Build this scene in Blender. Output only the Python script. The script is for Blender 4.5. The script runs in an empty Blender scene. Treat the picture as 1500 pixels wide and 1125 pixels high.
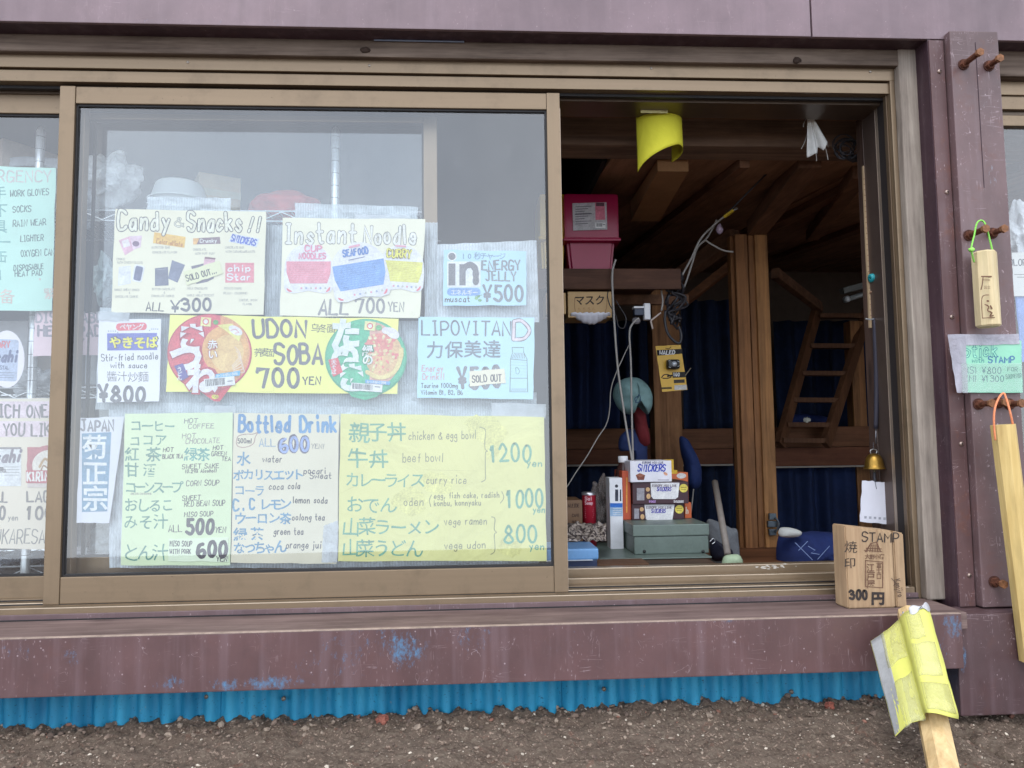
import bpy, bmesh, math, random
from mathutils import Vector, Matrix, noise
from mathutils.geometry import tessellate_polygon

# ------------------------------------------------------------------ camera
sc = bpy.context.scene
FPX = 1080.0
CAM = Vector((0.0, -1.45, 0.55))
xw = Vector((18910, -154, 1080)).normalized()          # wall direction seen by the camera
zw = Vector((-152, -14562, 1080)).normalized()
zw = (zw - xw * zw.dot(xw)).normalized()
yw = xw.cross(zw)
if yw.z < 0: yw = -yw
RIGHT = Vector((xw.x, yw.x, zw.x)); DOWN = Vector((xw.y, yw.y, zw.y)); FWD = Vector((xw.z, yw.z, zw.z))
cam_d = bpy.data.cameras.new('camera'); cam = bpy.data.objects.new('camera', cam_d)
sc.collection.objects.link(cam); sc.camera = cam
cam.matrix_world = Matrix(((RIGHT.x, -DOWN.x, -FWD.x, CAM.x), (RIGHT.y, -DOWN.y, -FWD.y, CAM.y), (RIGHT.z, -DOWN.z, -FWD.z, CAM.z), (0, 0, 0, 1)))
cam_d.sensor_width = 36.0; cam_d.lens = 36.0 * FPX / 1500.0
cam_d.clip_start = 0.02; cam_d.clip_end = 9000.0

# ------------------------------------------------------------------ sky, sun, exposure
world = bpy.data.worlds.new("World"); sc.world = world; world.use_nodes = True
nt = world.node_tree; bg = nt.nodes['Background']
SUN_EL, SUN_AZ = math.radians(52), math.radians(205)
sky = nt.nodes.new('ShaderNodeTexSky'); sky.sky_type = 'NISHITA'; sky.sun_disc = False
sky.sun_elevation = SUN_EL; sky.sun_rotation = SUN_AZ; sky.altitude = 3000; sky.dust_density = 2.0
# thin bright overcast over the whole sky
tc = nt.nodes.new('ShaderNodeTexCoord'); nz = nt.nodes.new('ShaderNodeTexNoise')
nz.inputs['Scale'].default_value = 1.6; nz.inputs['Detail'].default_value = 5; nz.inputs['Roughness'].default_value = .5
nt.links.new(tc.outputs['Generated'], nz.inputs['Vector'])
cr = nt.nodes.new('ShaderNodeValToRGB'); cr.color_ramp.elements[0].position = .3; cr.color_ramp.elements[1].position = .75
cr.color_ramp.elements[0].color = (9.5, 10.6, 12.2, 1); cr.color_ramp.elements[1].color = (15.0, 15.6, 16.5, 1)
nt.links.new(nz.outputs['Fac'], cr.inputs['Fac'])
mx = nt.nodes.new('ShaderNodeMixRGB'); mx.inputs['Fac'].default_value = .8
nt.links.new(sky.outputs['Color'], mx.inputs['Color1']); nt.links.new(cr.outputs['Color'], mx.inputs['Color2'])
nt.links.new(mx.outputs['Color'], bg.inputs['Color']); bg.inputs['Strength'].default_value = 0.13
sun_d = bpy.data.lights.new('sun', 'SUN'); sun = bpy.data.objects.new('sun', sun_d); sc.collection.objects.link(sun)
sun_d.energy = 0.9; sun_d.angle = math.radians(25); sun_d.color = (1.0, .96, .9)
sd = Vector((math.sin(SUN_AZ) * math.cos(SUN_EL), math.cos(SUN_AZ) * math.cos(SUN_EL), math.sin(SUN_EL)))
sun.rotation_euler = sd.to_track_quat('Z', 'Y').to_euler()
sc.view_settings.view_transform = 'Standard'; sc.view_settings.look = 'None'
sc.view_settings.gamma = 1; sc.view_settings.use_curve_mapping = False
sc.view_settings.exposure = 0.5
sc.render.engine = 'CYCLES'; sc.cycles.max_bounces = 10; sc.cycles.transparent_max_bounces = 24
sc.cycles.use_denoising = True; sc.cycles.caustics_reflective = False; sc.cycles.caustics_refractive = False

# ------------------------------------------------------------------ helpers
C = sc.collection
R = random.Random(7)
def P(px, py, Y=0.0):
    """point where the sight line through photo pixel (px,py) meets the plane y=Y"""
    d = FWD * FPX + RIGHT * (px - 750.0) + DOWN * (py - 562.5)
    return CAM + d * ((Y - CAM.y) / d.y)
def RC(x0, y0, x1, y1, Y):
    xm, ym = (x0 + x1) / 2, (y0 + y1) / 2
    return P(x0, ym, Y).x, P(x1, ym, Y).x, P(xm, y1, Y).z, P(xm, y0, Y).z
def ZP(px, py, Y=0.0): return P(px, py, Y).z
def XP(px, py, Y=0.0): return P(px, py, Y).x
def lin(c):
    return tuple((v / 12.92 if v <= .04045 else ((v + .055) / 1.055) ** 2.4) for v in [u / 255.0 for u in c])

def tag(o, label=None, cat=None, group=None, kind=None):
    if label: o['label'] = label
    if cat: o['category'] = cat
    if group: o['group'] = group
    if kind: o['kind'] = kind
    return o
WORLD_LOC = {}
def empty(name, loc, label=None, cat=None, group=None, kind=None):
    o = bpy.data.objects.new(name, None); C.objects.link(o); o.location = loc; o.empty_display_size = .05
    WORLD_LOC[o.name] = Vector(loc)
    return tag(o, label, cat, group, kind)
def link_mesh(name, verts, faces, mat, parent=None, smooth=False, origin=None, mats=None, fmi=None):
    me = bpy.data.meshes.new(name)
    if origin is None:
        n = max(1, len(verts))
        origin = Vector((sum(v[0] for v in verts) / n, sum(v[1] for v in verts) / n, sum(v[2] for v in verts) / n))
    origin = Vector(origin)
    me.from_pydata([(v[0] - origin.x, v[1] - origin.y, v[2] - origin.z) for v in verts], [], faces)
    for m in (mats or [mat]): me.materials.append(m)
    if fmi:
        me.polygons.foreach_set('material_index', fmi)
    if smooth: me.polygons.foreach_set('use_smooth', [True] * len(me.polygons))
    me.update()
    o = bpy.data.objects.new(name, me); C.objects.link(o)
    base = Vector((0, 0, 0))
    if parent is not None:
        o.parent = parent; base = WORLD_LOC[parent.name]
    o.location = origin - base
    WORLD_LOC[o.name] = origin
    return o
class G:
    """collects shapes in world coordinates, linked as one mesh object"""
    def __init__(s): s.v = []; s.f = []
    def add(s, vs, fs):
        b = len(s.v); s.v += [tuple(v) for v in vs]; s.f += [tuple(i + b for i in f) for f in fs]; return s
    def box(s, x0, x1, y0, y1, z0, z1, bev=0.0, M=None):
        bm = bmesh.new(); bmesh.ops.create_cube(bm, size=1)
        for v in bm.verts: v.co = Vector(((x0 + x1) / 2 + v.co.x * (x1 - x0), (y0 + y1) / 2 + v.co.y * (y1 - y0), (z0 + z1) / 2 + v.co.z * (z1 - z0)))
        if bev: bmesh.ops.bevel(bm, geom=list(bm.edges), offset=bev, segments=2, affect='EDGES', profile=.6)
        if M is not None: bmesh.ops.transform(bm, matrix=M, verts=bm.verts)
        return s.bm(bm)
    def bm(s, bm):
        bm.verts.index_update(); s.add([v.co.copy() for v in bm.verts], [[v.index for v in f.verts] for f in bm.faces]); bm.free(); return s
    def beam(s, p0, p1, w, d, bev=0.0, up=None, roll=0):
        p0 = Vector(p0); p1 = Vector(p1); L = (p1 - p0).length
        M = Matrix.Translation((p0 + p1) / 2) @ (p1 - p0).to_track_quat('Z', 'Y').to_matrix().to_4x4() @ Matrix.Rotation(roll, 4, 'Z')
        return s.box(-w / 2, w / 2, -d / 2, d / 2, -L / 2, L / 2, bev, M)
    def prism(s, p0, p1, r0, r1=None, n=12, cap=True, roll=0.0):
        r1 = r0 if r1 is None else r1
        p0 = Vector(p0); p1 = Vector(p1); q = (p1 - p0).to_track_quat('Z', 'Y')
        vs = []
        for p, r in ((p0, r0), (p1, r1)):
            for i in range(n):
                a = roll + 2 * math.pi * i / n; vs.append(p + q @ Vector((r * math.cos(a), r * math.sin(a), 0)))
        fs = [(i, (i + 1) % n, n + (i + 1) % n, n + i) for i in range(n)]
        if cap: fs += [tuple(reversed(range(n))), tuple(range(n, 2 * n))]
        return s.add(vs, fs)
    def tube(s, pts, r, n=8, smooth=True):
        pts = [Vector(p) for p in pts]
        if smooth and len(pts) > 2: pts = catmull(pts, 6)
        vs = []; up = Vector((.13, .97, .2)).normalized()
        for i, p in enumerate(pts):
            t = (pts[min(i + 1, len(pts) - 1)] - pts[max(i - 1, 0)])
            if t.length < 1e-9: t = Vector((0, 0, 1))
            t.normalize()
            up = (up - t * up.dot(t))
            if up.length < 1e-4: up = t.orthogonal()
            up.normalize(); b = t.cross(up)
            rr = r(i / (len(pts) - 1)) if callable(r) else r
            for k in range(n):
                a = 2 * math.pi * k / n; vs.append(p + up * (rr * math.cos(a)) + b * (rr * math.sin(a)))
        fs = []
        for i in range(len(pts) - 1):
            for k in range(n):
                fs.append((i * n + k, i * n + (k + 1) % n, (i + 1) * n + (k + 1) % n, (i + 1) * n + k))
        fs += [tuple(reversed(range(n))), tuple(range((len(pts) - 1) * n, len(pts) * n))]
        return s.add(vs, fs)
    def lathe(s, prof, c, n=28, M=None):
        c = Vector(c); vs = []; fs = []
        for (r, z) in prof:
            for k in range(n):
                a = 2 * math.pi * k / n; p = Vector((r * math.cos(a), r * math.sin(a), z))
                if M is not None: p = M @ p
                vs.append(c + p)
        for i in range(len(prof) - 1):
            for k in range(n): fs.append((i * n + k, i * n + (k + 1) % n, (i + 1) * n + (k + 1) % n, (i + 1) * n + k))
        return s.add(vs, fs)
    def grid(s, fn, nu, nv, thick=0.0):
        vs = [Vector(fn(i / nu, j / nv)) for j in range(nv + 1) for i in range(nu + 1)]
        w = nu + 1
        fs = [(j * w + i, j * w + i + 1, (j + 1) * w + i + 1, (j + 1) * w + i) for j in range(nv) for i in range(nu)]
        if thick:
            ns = []
            for j in range(nv + 1):
                for i in range(nu + 1):
                    a = vs[j * w + min(i + 1, nu)] - vs[j * w + max(i - 1, 0)]; b = vs[min(j + 1, nv) * w + i] - vs[max(j - 1, 0) * w + i]
                    n = a.cross(b); ns.append(n.normalized() if n.length > 0 else Vector((0, 1, 0)))
            m = len(vs); vs = vs + [v + n * thick for v, n in zip(vs, ns)]
            fs = fs + [tuple(reversed([k + m for k in f])) for f in fs]
            rim = [i for i in range(w)] + [j * w + nu for j in range(1, nv + 1)] + [nv * w + i for i in range(nu - 1, -1, -1)] + [j * w for j in range(nv - 1, 0, -1)]
            for a, b in zip(rim, rim[1:] + rim[:1]): fs.append((b, a, a + m, b + m))
        return s.add(vs, fs)
    def ico(s, c, r, sub=2, jit=0.0, sc_=(1, 1, 1), seed=0, freq=3.0):
        bm = bmesh.new(); bmesh.ops.create_icosphere(bm, subdivisions=sub, radius=1)
        for v in bm.verts:
            n = noise.noise(v.co * freq + Vector((seed * 7.3, seed * 1.7, seed))) if jit else 0
            k = r * (1 + jit * n); v.co = Vector(c) + Vector((v.co.x * k * sc_[0], v.co.y * k * sc_[1], v.co.z * k * sc_[2]))
        return s.bm(bm)
    def make(s, name, mat, parent=None, smooth=False, origin=None):
        return link_mesh(name, s.v, s.f, mat, parent, smooth, origin)
def catmull(pts, k=5, closed=False):
    out = []; n = len(pts)
    rng = n if closed else n - 1
    for i in range(rng):
        if closed: p0, p1, p2, p3 = pts[(i - 1) % n], pts[i], pts[(i + 1) % n], pts[(i + 2) % n]
        else: p0, p1, p2, p3 = pts[max(i - 1, 0)], pts[i], pts[i + 1], pts[min(i + 2, n - 1)]
        for j in range(k):
            t = j / k; out.append(.5 * ((2 * p1) + (p2 - p0) * t + (2 * p0 - 5 * p1 + 4 * p2 - p3) * t * t + (3 * p1 - p0 - 3 * p2 + p3) * t ** 3))
    if not closed: out.append(pts[-1])
    return out
def smooth_by_angle(o, ang=35):
    me = o.data
    me.polygons.foreach_set('use_smooth', [True] * len(me.polygons))
    try: me.set_sharp_from_angle(angle=math.radians(ang))
    except Exception: pass
    return o

# ------------------------------------------------------------------ materials
MC = {}
def newmat(name):
    m = bpy.data.materials.new(name); m.use_nodes = True
    return m, m.node_tree, m.node_tree.nodes['Principled BSDF']
def N(nt, t, **kw):
    n = nt.nodes.new(t)
    for k, v in kw.items():
        if k in n.inputs: n.inputs[k].default_value = v
        else: setattr(n, k, v)
    return n
def math_n(nt, op, a, b=None, clamp=False):
    n = nt.nodes.new('ShaderNodeMath'); n.operation = op; n.use_clamp = clamp
    for i, x in enumerate((a, b)):
        if x is None: continue
        if isinstance(x, (int, float)): n.inputs[i].default_value = x
        else: nt.links.new(x, n.inputs[i])
    return n.outputs[0]
def ramp(nt, fac, p0, p1, c0=(0, 0, 0), c1=(1, 1, 1)):
    r = nt.nodes.new('ShaderNodeValToRGB'); e = r.color_ramp.elements
    e[0].position = p0; e[1].position = p1; e[0].color = (*c0, 1); e[1].color = (*c1, 1)
    nt.links.new(fac, r.inputs['Fac']); return r.outputs['Color']
def mixc(nt, fac, a, b, bt='MIX'):
    n = nt.nodes.new('ShaderNodeMixRGB'); n.blend_type = bt
    for i, x in ((0, fac), (1, a), (2, b)):
        if isinstance(x, (int, float)): n.inputs[i].default_value = x
        elif isinstance(x, tuple): n.inputs[i].default_value = (*x, 1)
        else: nt.links.new(x, n.inputs[i])
    return n.outputs[0]
def coords(nt, scale=(1, 1, 1), rot=(0, 0, 0), loc=(0, 0, 0), world=False):
    if world:
        g = nt.nodes.new('ShaderNodeNewGeometry'); src = g.outputs['Position']
    else:
        t = nt.nodes.new('ShaderNodeTexCoord'); src = t.outputs['Object']
    mp = nt.nodes.new('ShaderNodeMapping'); mp.inputs['Scale'].default_value = scale
    mp.inputs['Rotation'].default_value = rot; mp.inputs['Location'].default_value = loc
    nt.links.new(src, mp.inputs['Vector']); return mp.outputs[0]
def noise_n(nt, vec, scale, detail=4, rough=.55, dist=0.0):
    n = N(nt, 'ShaderNodeTexNoise'); n.inputs['Scale'].default_value = scale; n.inputs['Detail'].default_value = detail
    n.inputs['Roughness'].default_value = rough; n.inputs['Distortion'].default_value = dist
    nt.links.new(vec, n.inputs['Vector']); return n.outputs['Fac']
def bump(nt, bsdf, h, strength=.3, dist=.001):
    b = nt.nodes.new('ShaderNodeBump'); b.inputs['Strength'].default_value = strength; b.inputs['Distance'].default_value = dist
    nt.links.new(h, b.inputs['Height']); nt.links.new(b.outputs[0], bsdf.inputs['Normal'])
def plain(col, rough=.6, var=.12, scale=25, metal=0.0, bmp=.15, spec=.5, name='plain', trans=0.0):
    key = ('plain', col, rough, var, scale, metal, bmp, spec, trans)
    if key in MC: return MC[key]
    m, nt, b = newmat(name); c = lin(col); v = coords(nt, world=True)
    n1 = noise_n(nt, v, scale); n2 = noise_n(nt, v, scale * 7, 3)
    f = math_n(nt, 'ADD', math_n(nt, 'MULTIPLY', n1, .65), math_n(nt, 'MULTIPLY', n2, .35))
    colr = ramp(nt, f, .3, .7, tuple(x * (1 - var * 1.4) for x in c), tuple(min(1, x * (1 + var)) for x in c))
    nt.links.new(colr, b.inputs['Base Color']); b.inputs['Roughness'].default_value = rough
    b.inputs['Metallic'].default_value = metal; b.inputs['Specular IOR Level'].default_value = spec
    if bmp: bump(nt, b, f, bmp, .002)
    MC[key] = m; return m
def paper(col, wr=.4, name='paper'):
    key = ('paper', col, wr)
    if key in MC: return MC[key]
    m, nt, b = newmat(name); c = lin(col); v = coords(nt)
    n1 = noise_n(nt, v, 7, 5, .5, .6); n2 = noise_n(nt, v, 60, 3)
    colr = ramp(nt, n1, .25, .8, tuple(x * .90 for x in c), tuple(min(.95, x * 1.03) for x in c))
    colr = mixc(nt, math_n(nt, 'MULTIPLY', ramp(nt, noise_n(nt, v, 18, 3, .5, 1.), .58, .62), .10), colr, tuple(x * .8 for x in c))
    nt.links.new(colr, b.inputs['Base Color']); b.inputs['Roughness'].default_value = .75; b.inputs['Specular IOR Level'].default_value = .25
    f = math_n(nt, 'ADD', n1, math_n(nt, 'MULTIPLY', n2, .05))
    bump(nt, b, f, wr, .012)
    MC[key] = m; return m
def ink(col, var=.35, name='marker_ink'):
    key = ('ink', col, var)
    if key in MC: return MC[key]
    m, nt, b = newmat(name); c = lin(col); v = coords(nt, scale=(1, 1, 1))
    n1 = noise_n(nt, v, 260, 3, .6); n2 = noise_n(nt, v, 45, 3)
    f = math_n(nt, 'ADD', math_n(nt, 'MULTIPLY', n1, .5), math_n(nt, 'MULTIPLY', n2, .5))
    colr = ramp(nt, f, .3, .72, tuple(x * (1 - var) for x in c), tuple(min(.9, x * (1 + var) + .06 * var) for x in c))
    nt.links.new(colr, b.inputs['Base Color']); b.inputs['Roughness'].default_value = .7; b.inputs['Specular IOR Level'].default_value = .2
    MC[key] = m; return m
def wood(dark, light, grain=(60, 60, 3), rough=.75, bmp=.5, crack=.5, name='wood', knots=True):
    key = ('wood', dark, light, grain, rough, bmp, crack)
    if key in MC: return MC[key]
    m, nt, b = newmat(name); d, l = lin(dark), lin(light)
    v = coords(nt, scale=grain); v2 = coords(nt)
    n1 = noise_n(nt, v, 1.0, 6, .6, .8); n2 = noise_n(nt, v, 4.0, 4, .7, .3); n3 = noise_n(nt, v2, 9, 3)
    f = math_n(nt, 'ADD', math_n(nt, 'MULTIPLY', n1, .6), math_n(nt, 'ADD', math_n(nt, 'MULTIPLY', n2, .25), math_n(nt, 'MULTIPLY', n3, .2)))
    colr = ramp(nt, f, .35, .7, d, l)
    cm = ramp(nt, n2, .22, .34, (1, 1, 1), (0, 0, 0))
    colr = mixc(nt, math_n(nt, 'MULTIPLY', cm, crack), colr, tuple(x * .35 for x in d))
    gm = ramp(nt, noise_n(nt, coords(nt, scale=tuple(max(1.6, g * .12) for g in grain)), 3.0, 5, .65), .46, .68)
    colr = mixc(nt, math_n(nt, 'MULTIPLY', gm, .42), colr, tuple(x * .42 for x in d))
    if knots:
        vo = N(nt, 'ShaderNodeTexVoronoi'); vo.inputs['Scale'].default_value = 1.0
        nt.links.new(coords(nt, scale=tuple(max(4, g * .28) if g > 10 else g * 1.6 for g in grain)), vo.inputs['Vector'])
        km = ramp(nt, vo.outputs['Distance'], .06, .16, (1, 1, 1), (0, 0, 0))
        colr = mixc(nt, math_n(nt, 'MULTIPLY', km, .55), colr, tuple(x * .45 for x in d))
    nt.links.new(colr, b.inputs['Base Color']); b.inputs['Roughness'].default_value = rough; b.inputs['Specular IOR Level'].default_value = .3
    bump(nt, b, math_n(nt, 'SUBTRACT', f, math_n(nt, 'MULTIPLY', cm, .3)), bmp, .003)
    MC[key] = m; return m
def hair(nt, v, scale, width, dist=1.5):
    n = noise_n(nt, v, scale, 2, .5, dist)
    a = math_n(nt, 'ABSOLUTE', math_n(nt, 'SUBTRACT', n, .5))
    return ramp(nt, a, width * .4, width, (1, 1, 1), (0, 0, 0))
def painted(col, chips=(), rust=0.0, rough=.42, scr=.6, name='painted_steel', light=(190, 170, 175), blue=(84, 122, 156)):
    """old brown-mauve paint: hairline scratches, pale specks, chips down to a blue coat at the places given (x, z, r)"""
    m, nt, b = newmat(name); c = lin(col)
    v = coords(nt, world=True)
    base = ramp(nt, noise_n(nt, v, 5, 6, .6), .3, .72, tuple(x * .74 for x in c), tuple(x * 1.22 for x in c))
    base = mixc(nt, math_n(nt, 'MULTIPLY', ramp(nt, noise_n(nt, coords(nt, scale=(1, 1, .45), world=True), 13, 7, .7), .50, .70), .35), base, tuple(x * .55 for x in c))
    base = mixc(nt, math_n(nt, 'MULTIPLY', ramp(nt, noise_n(nt, coords(nt, scale=(40, 40, 2.5), world=True), 1, 5), .5, .75), .22), base, lin((150, 130, 138)))
    msk = ramp(nt, noise_n(nt, v, 9, 3), .48, .62)
    h1 = hair(nt, coords(nt, scale=(1, 1, .10), rot=(0, .35, 0), world=True), 60, .010, .4)
    h2 = hair(nt, coords(nt, scale=(.09, 1, 1), rot=(0, .3, 0), loc=(3, 1, 2), world=True), 60, .008, .4)
    h1 = math_n(nt, 'MULTIPLY', h1, ramp(nt, noise_n(nt, v, 45, 3), .50, .60)); h2 = math_n(nt, 'MULTIPLY', h2, ramp(nt, noise_n(nt, coords(nt, loc=(5, 5, 5), world=True), 40, 3), .52, .62))
    h = math_n(nt, 'MAXIMUM', h1, h2); h = math_n(nt, 'MULTIPLY', math_n(nt, 'MULTIPLY', h, msk), scr * .45)
    hc = math_n(nt, 'MULTIPLY', math_n(nt, 'MULTIPLY', hair(nt, v, 26, .004, 1.2), ramp(nt, noise_n(nt, v, 30, 3), .56, .64)), scr * .8); h = math_n(nt, 'MAXIMUM', h, hc)
    base = mixc(nt, h, base, lin(light))
    vo = N(nt, 'ShaderNodeTexVoronoi'); vo.inputs['Scale'].default_value = 75; nt.links.new(v, vo.inputs['Vector'])
    sp = ramp(nt, vo.outputs['Distance'], .07, .13, (1, 1, 1), (0, 0, 0))
    sp = math_n(nt, 'MULTIPLY', sp, ramp(nt, noise_n(nt, v, 16, 3), .50, .60))
    vo2 = N(nt, 'ShaderNodeTexVoronoi'); vo2.inputs['Scale'].default_value = 1; nt.links.new(coords(nt, scale=(190, 190, 60), rot=(0, .25, 0), world=True), vo2.inputs['Vector'])
    sp2 = math_n(nt, 'MULTIPLY', ramp(nt, vo2.outputs['Distance'], .10, .17, (1, 1, 1), (0, 0, 0)), ramp(nt, noise_n(nt, v, 10, 5, .7), .48, .62))
    sp = math_n(nt, 'MAXIMUM', sp, math_n(nt, 'MULTIPLY', sp2, .7))
    base = mixc(nt, math_n(nt, 'MULTIPLY', sp, .75 * scr), base, lin(light))
    if rust:
        rm = ramp(nt, noise_n(nt, v, 22, 6, .7), .55, .68)
        base = mixc(nt, math_n(nt, 'MULTIPLY', rm, rust), base, lin((110, 66, 48)))
    if chips:
        tot = None
        sep = nt.nodes.new('ShaderNodeSeparateXYZ'); nt.links.new(v, sep.inputs[0])
        for (cx, cz, rx, rz, amt) in chips:
            dx = math_n(nt, 'DIVIDE', math_n(nt, 'SUBTRACT', sep.outputs[0], cx), rx); dz = math_n(nt, 'DIVIDE', math_n(nt, 'SUBTRACT', sep.outputs[2], cz), rz)
            d2 = math_n(nt, 'ADD', math_n(nt, 'MULTIPLY', dx, dx), math_n(nt, 'MULTIPLY', dz, dz))
            g = math_n(nt, 'MULTIPLY', math_n(nt, 'SUBTRACT', 1.0, d2, True), amt)
            tot = g if tot is None else math_n(nt, 'MAXIMUM', tot, g)
        nn = noise_n(nt, coords(nt, scale=(1, 1, .55), world=True), 110, 8, .85)
        cm = ramp(nt, math_n(nt, 'ADD', math_n(nt, 'MULTIPLY', tot, .21), nn), .64, .80)
        cm = math_n(nt, 'MULTIPLY', cm, ramp(nt, tot, .0, .1))
        base = mixc(nt, cm, base, lin(blue))
    nt.links.new(base, b.inputs['Base Color'])
    nt.links.new(ramp(nt, noise_n(nt, v, 30, 5), .3, .7, (rough - .08,) * 3, (rough + .14,) * 3), b.inputs['Roughness'])
    bump(nt, b, math_n(nt, 'ADD', noise_n(nt, v, 120, 4), math_n(nt, 'MULTIPLY', h, .5)), .12, .001)
    return m
def alum(col, name='bronze_aluminium', grime=.5, axis='x'):
    key = ('alum', col, axis, grime)
    if key in MC: return MC[key]
    m, nt, b = newmat(name); c = lin(col)
    v = coords(nt, scale=(3, 30, 90) if axis == 'x' else (90, 30, 3), world=True); w = coords(nt, world=True)
    f = noise_n(nt, v, 1.0, 5, .6)
    base = ramp(nt, f, .3, .7, tuple(x * .95 for x in c), tuple(x * 1.04 for x in c))
    g = ramp(nt, noise_n(nt, w, 14, 6, .65), .52, .75)
    base = mixc(nt, math_n(nt, 'MULTIPLY', g, grime), base, tuple(x * .55 for x in c))
    sp = ramp(nt, noise_n(nt, w, 160, 3), .70, .76); base = mixc(nt, math_n(nt, 'MULTIPLY', sp, .5), base, lin((60, 48, 40)))
    nt.links.new(base, b.inputs['Base Color']); b.inputs['Metallic'].default_value = .5; b.inputs['Roughness'].default_value = .34
    bump(nt, b, f, .02, .001)
    MC[key] = m; return m
def glass_mat(name, dust=.05, tint=(.93, .97, .98)):
    key = ('glass', dust, tint)
    if key in MC: return MC[key]
    m = bpy.data.materials.new(name); m.use_nodes = True; nt = m.node_tree; nt.nodes.clear()
    out = nt.nodes.new('ShaderNodeOutputMaterial')
    tr = N(nt, 'ShaderNodeBsdfTransparent'); tr.inputs[0].default_value = (*tint, 1)
    gl = N(nt, 'ShaderNodeBsdfGlossy'); gl.inputs['Roughness'].default_value = .015; gl.inputs[0].default_value = (1, 1, 1, 1)
    ge = N(nt, 'ShaderNodeNewGeometry'); dt = N(nt, 'ShaderNodeVectorMath'); dt.operation = 'DOT_PRODUCT'
    nt.links.new(ge.outputs['Normal'], dt.inputs[0]); nt.links.new(ge.outputs['Incoming'], dt.inputs[1])
    ct = math_n(nt, 'SUBTRACT', 1.0, math_n(nt, 'ABSOLUTE', dt.outputs['Value']), True)
    fre = math_n(nt, 'ADD', .135, math_n(nt, 'MULTIPLY', math_n(nt, 'POWER', ct, 5.0), .9))   # both faces of the pane
    m1 = N(nt, 'ShaderNodeMixShader'); nt.links.new(fre, m1.inputs[0]); nt.links.new(tr.outputs[0], m1.inputs[1]); nt.links.new(gl.outputs[0], m1.inputs[2])
    df = N(nt, 'ShaderNodeBsdfDiffuse'); df.inputs[0].default_value = (.7, .72, .75, 1)
    v = coords(nt, world=True)
    d1 = noise_n(nt, v, 5, 5, .6, .5); d2 = noise_n(nt, coords(nt, scale=(1, 1, .4), world=True), 16, 3)
    sm = ramp(nt, noise_n(nt, v, 24, 6, .7, 1.0), .60, .72)
    fac = math_n(nt, 'MULTIPLY', math_n(nt, 'ADD', math_n(nt, 'MULTIPLY', d1, d2), math_n(nt, 'MULTIPLY', sm, .35)), dust * 4)
    m2 = N(nt, 'ShaderNodeMixShader'); nt.links.new(fac, m2.inputs[0]); nt.links.new(m1.outputs[0], m2.inputs[1]); nt.links.new(df.outputs[0], m2.inputs[2])
    nt.links.new(m2.outputs[0], out.inputs[0]); MC[key] = m; return m
def film(col, alpha=.5, rib=0.0, name='film', rough=.4, axis=0, crumple=.4):
    """part-transparent plastic: bubble wrap, tape, bags"""
    key = ('film', col, alpha, rib, rough, axis, crumple)
    if key in MC: return MC[key]
    m, nt, b = newmat(name); c = lin(col); v = coords(nt)
    out = nt.nodes['Material Output']
    n1 = noise_n(nt, v, 22, 5, .6, .8)
    base = ramp(nt, n1, .3, .7, tuple(x * .8 for x in c), tuple(min(.95, x * 1.15) for x in c))
    nt.links.new(base, b.inputs['Base Color']); b.inputs['Roughness'].default_value = rough
    h = math_n(nt, 'MULTIPLY', n1, crumple * 3); h = math_n(nt, 'ADD', h, math_n(nt, 'MULTIPLY', noise_n(nt, v, 90, 4, .6, 1.5), crumple * 1.2))
    a = math_n(nt, 'ADD', alpha - .12, math_n(nt, 'MULTIPLY', n1, .24))
    if rib:
        wv = N(nt, 'ShaderNodeTexWave'); wv.bands_direction = 'XYZ'[axis]; wv.inputs['Scale'].default_value = rib; wv.inputs['Distortion'].default_value = 2.5
        wv.inputs['Detail'].default_value = 2; wv.inputs['Detail Scale'].default_value = 2
        nt.links.new(v, wv.inputs['Vector'])
        h = math_n(nt, 'ADD', h, math_n(nt, 'MULTIPLY', wv.outputs['Fac'], .28))
        a = math_n(nt, 'ADD', a, math_n(nt, 'MULTIPLY', wv.outputs['Fac'], .16))
    bump(nt, b, h, .6, .004)
    tr = N(nt, 'ShaderNodeBsdfTransparent'); ms = N(nt, 'ShaderNodeMixShader')
    nt.links.new(math_n(nt, 'MINIMUM', a, 1.0), ms.inputs[0]); nt.links.new(tr.outputs[0], ms.inputs[1]); nt.links.new(b.outputs[0], ms.inputs[2])
    nt.links.new(ms.outputs[0], out.inputs['Surface']); MC[key] = m; return m

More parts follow.
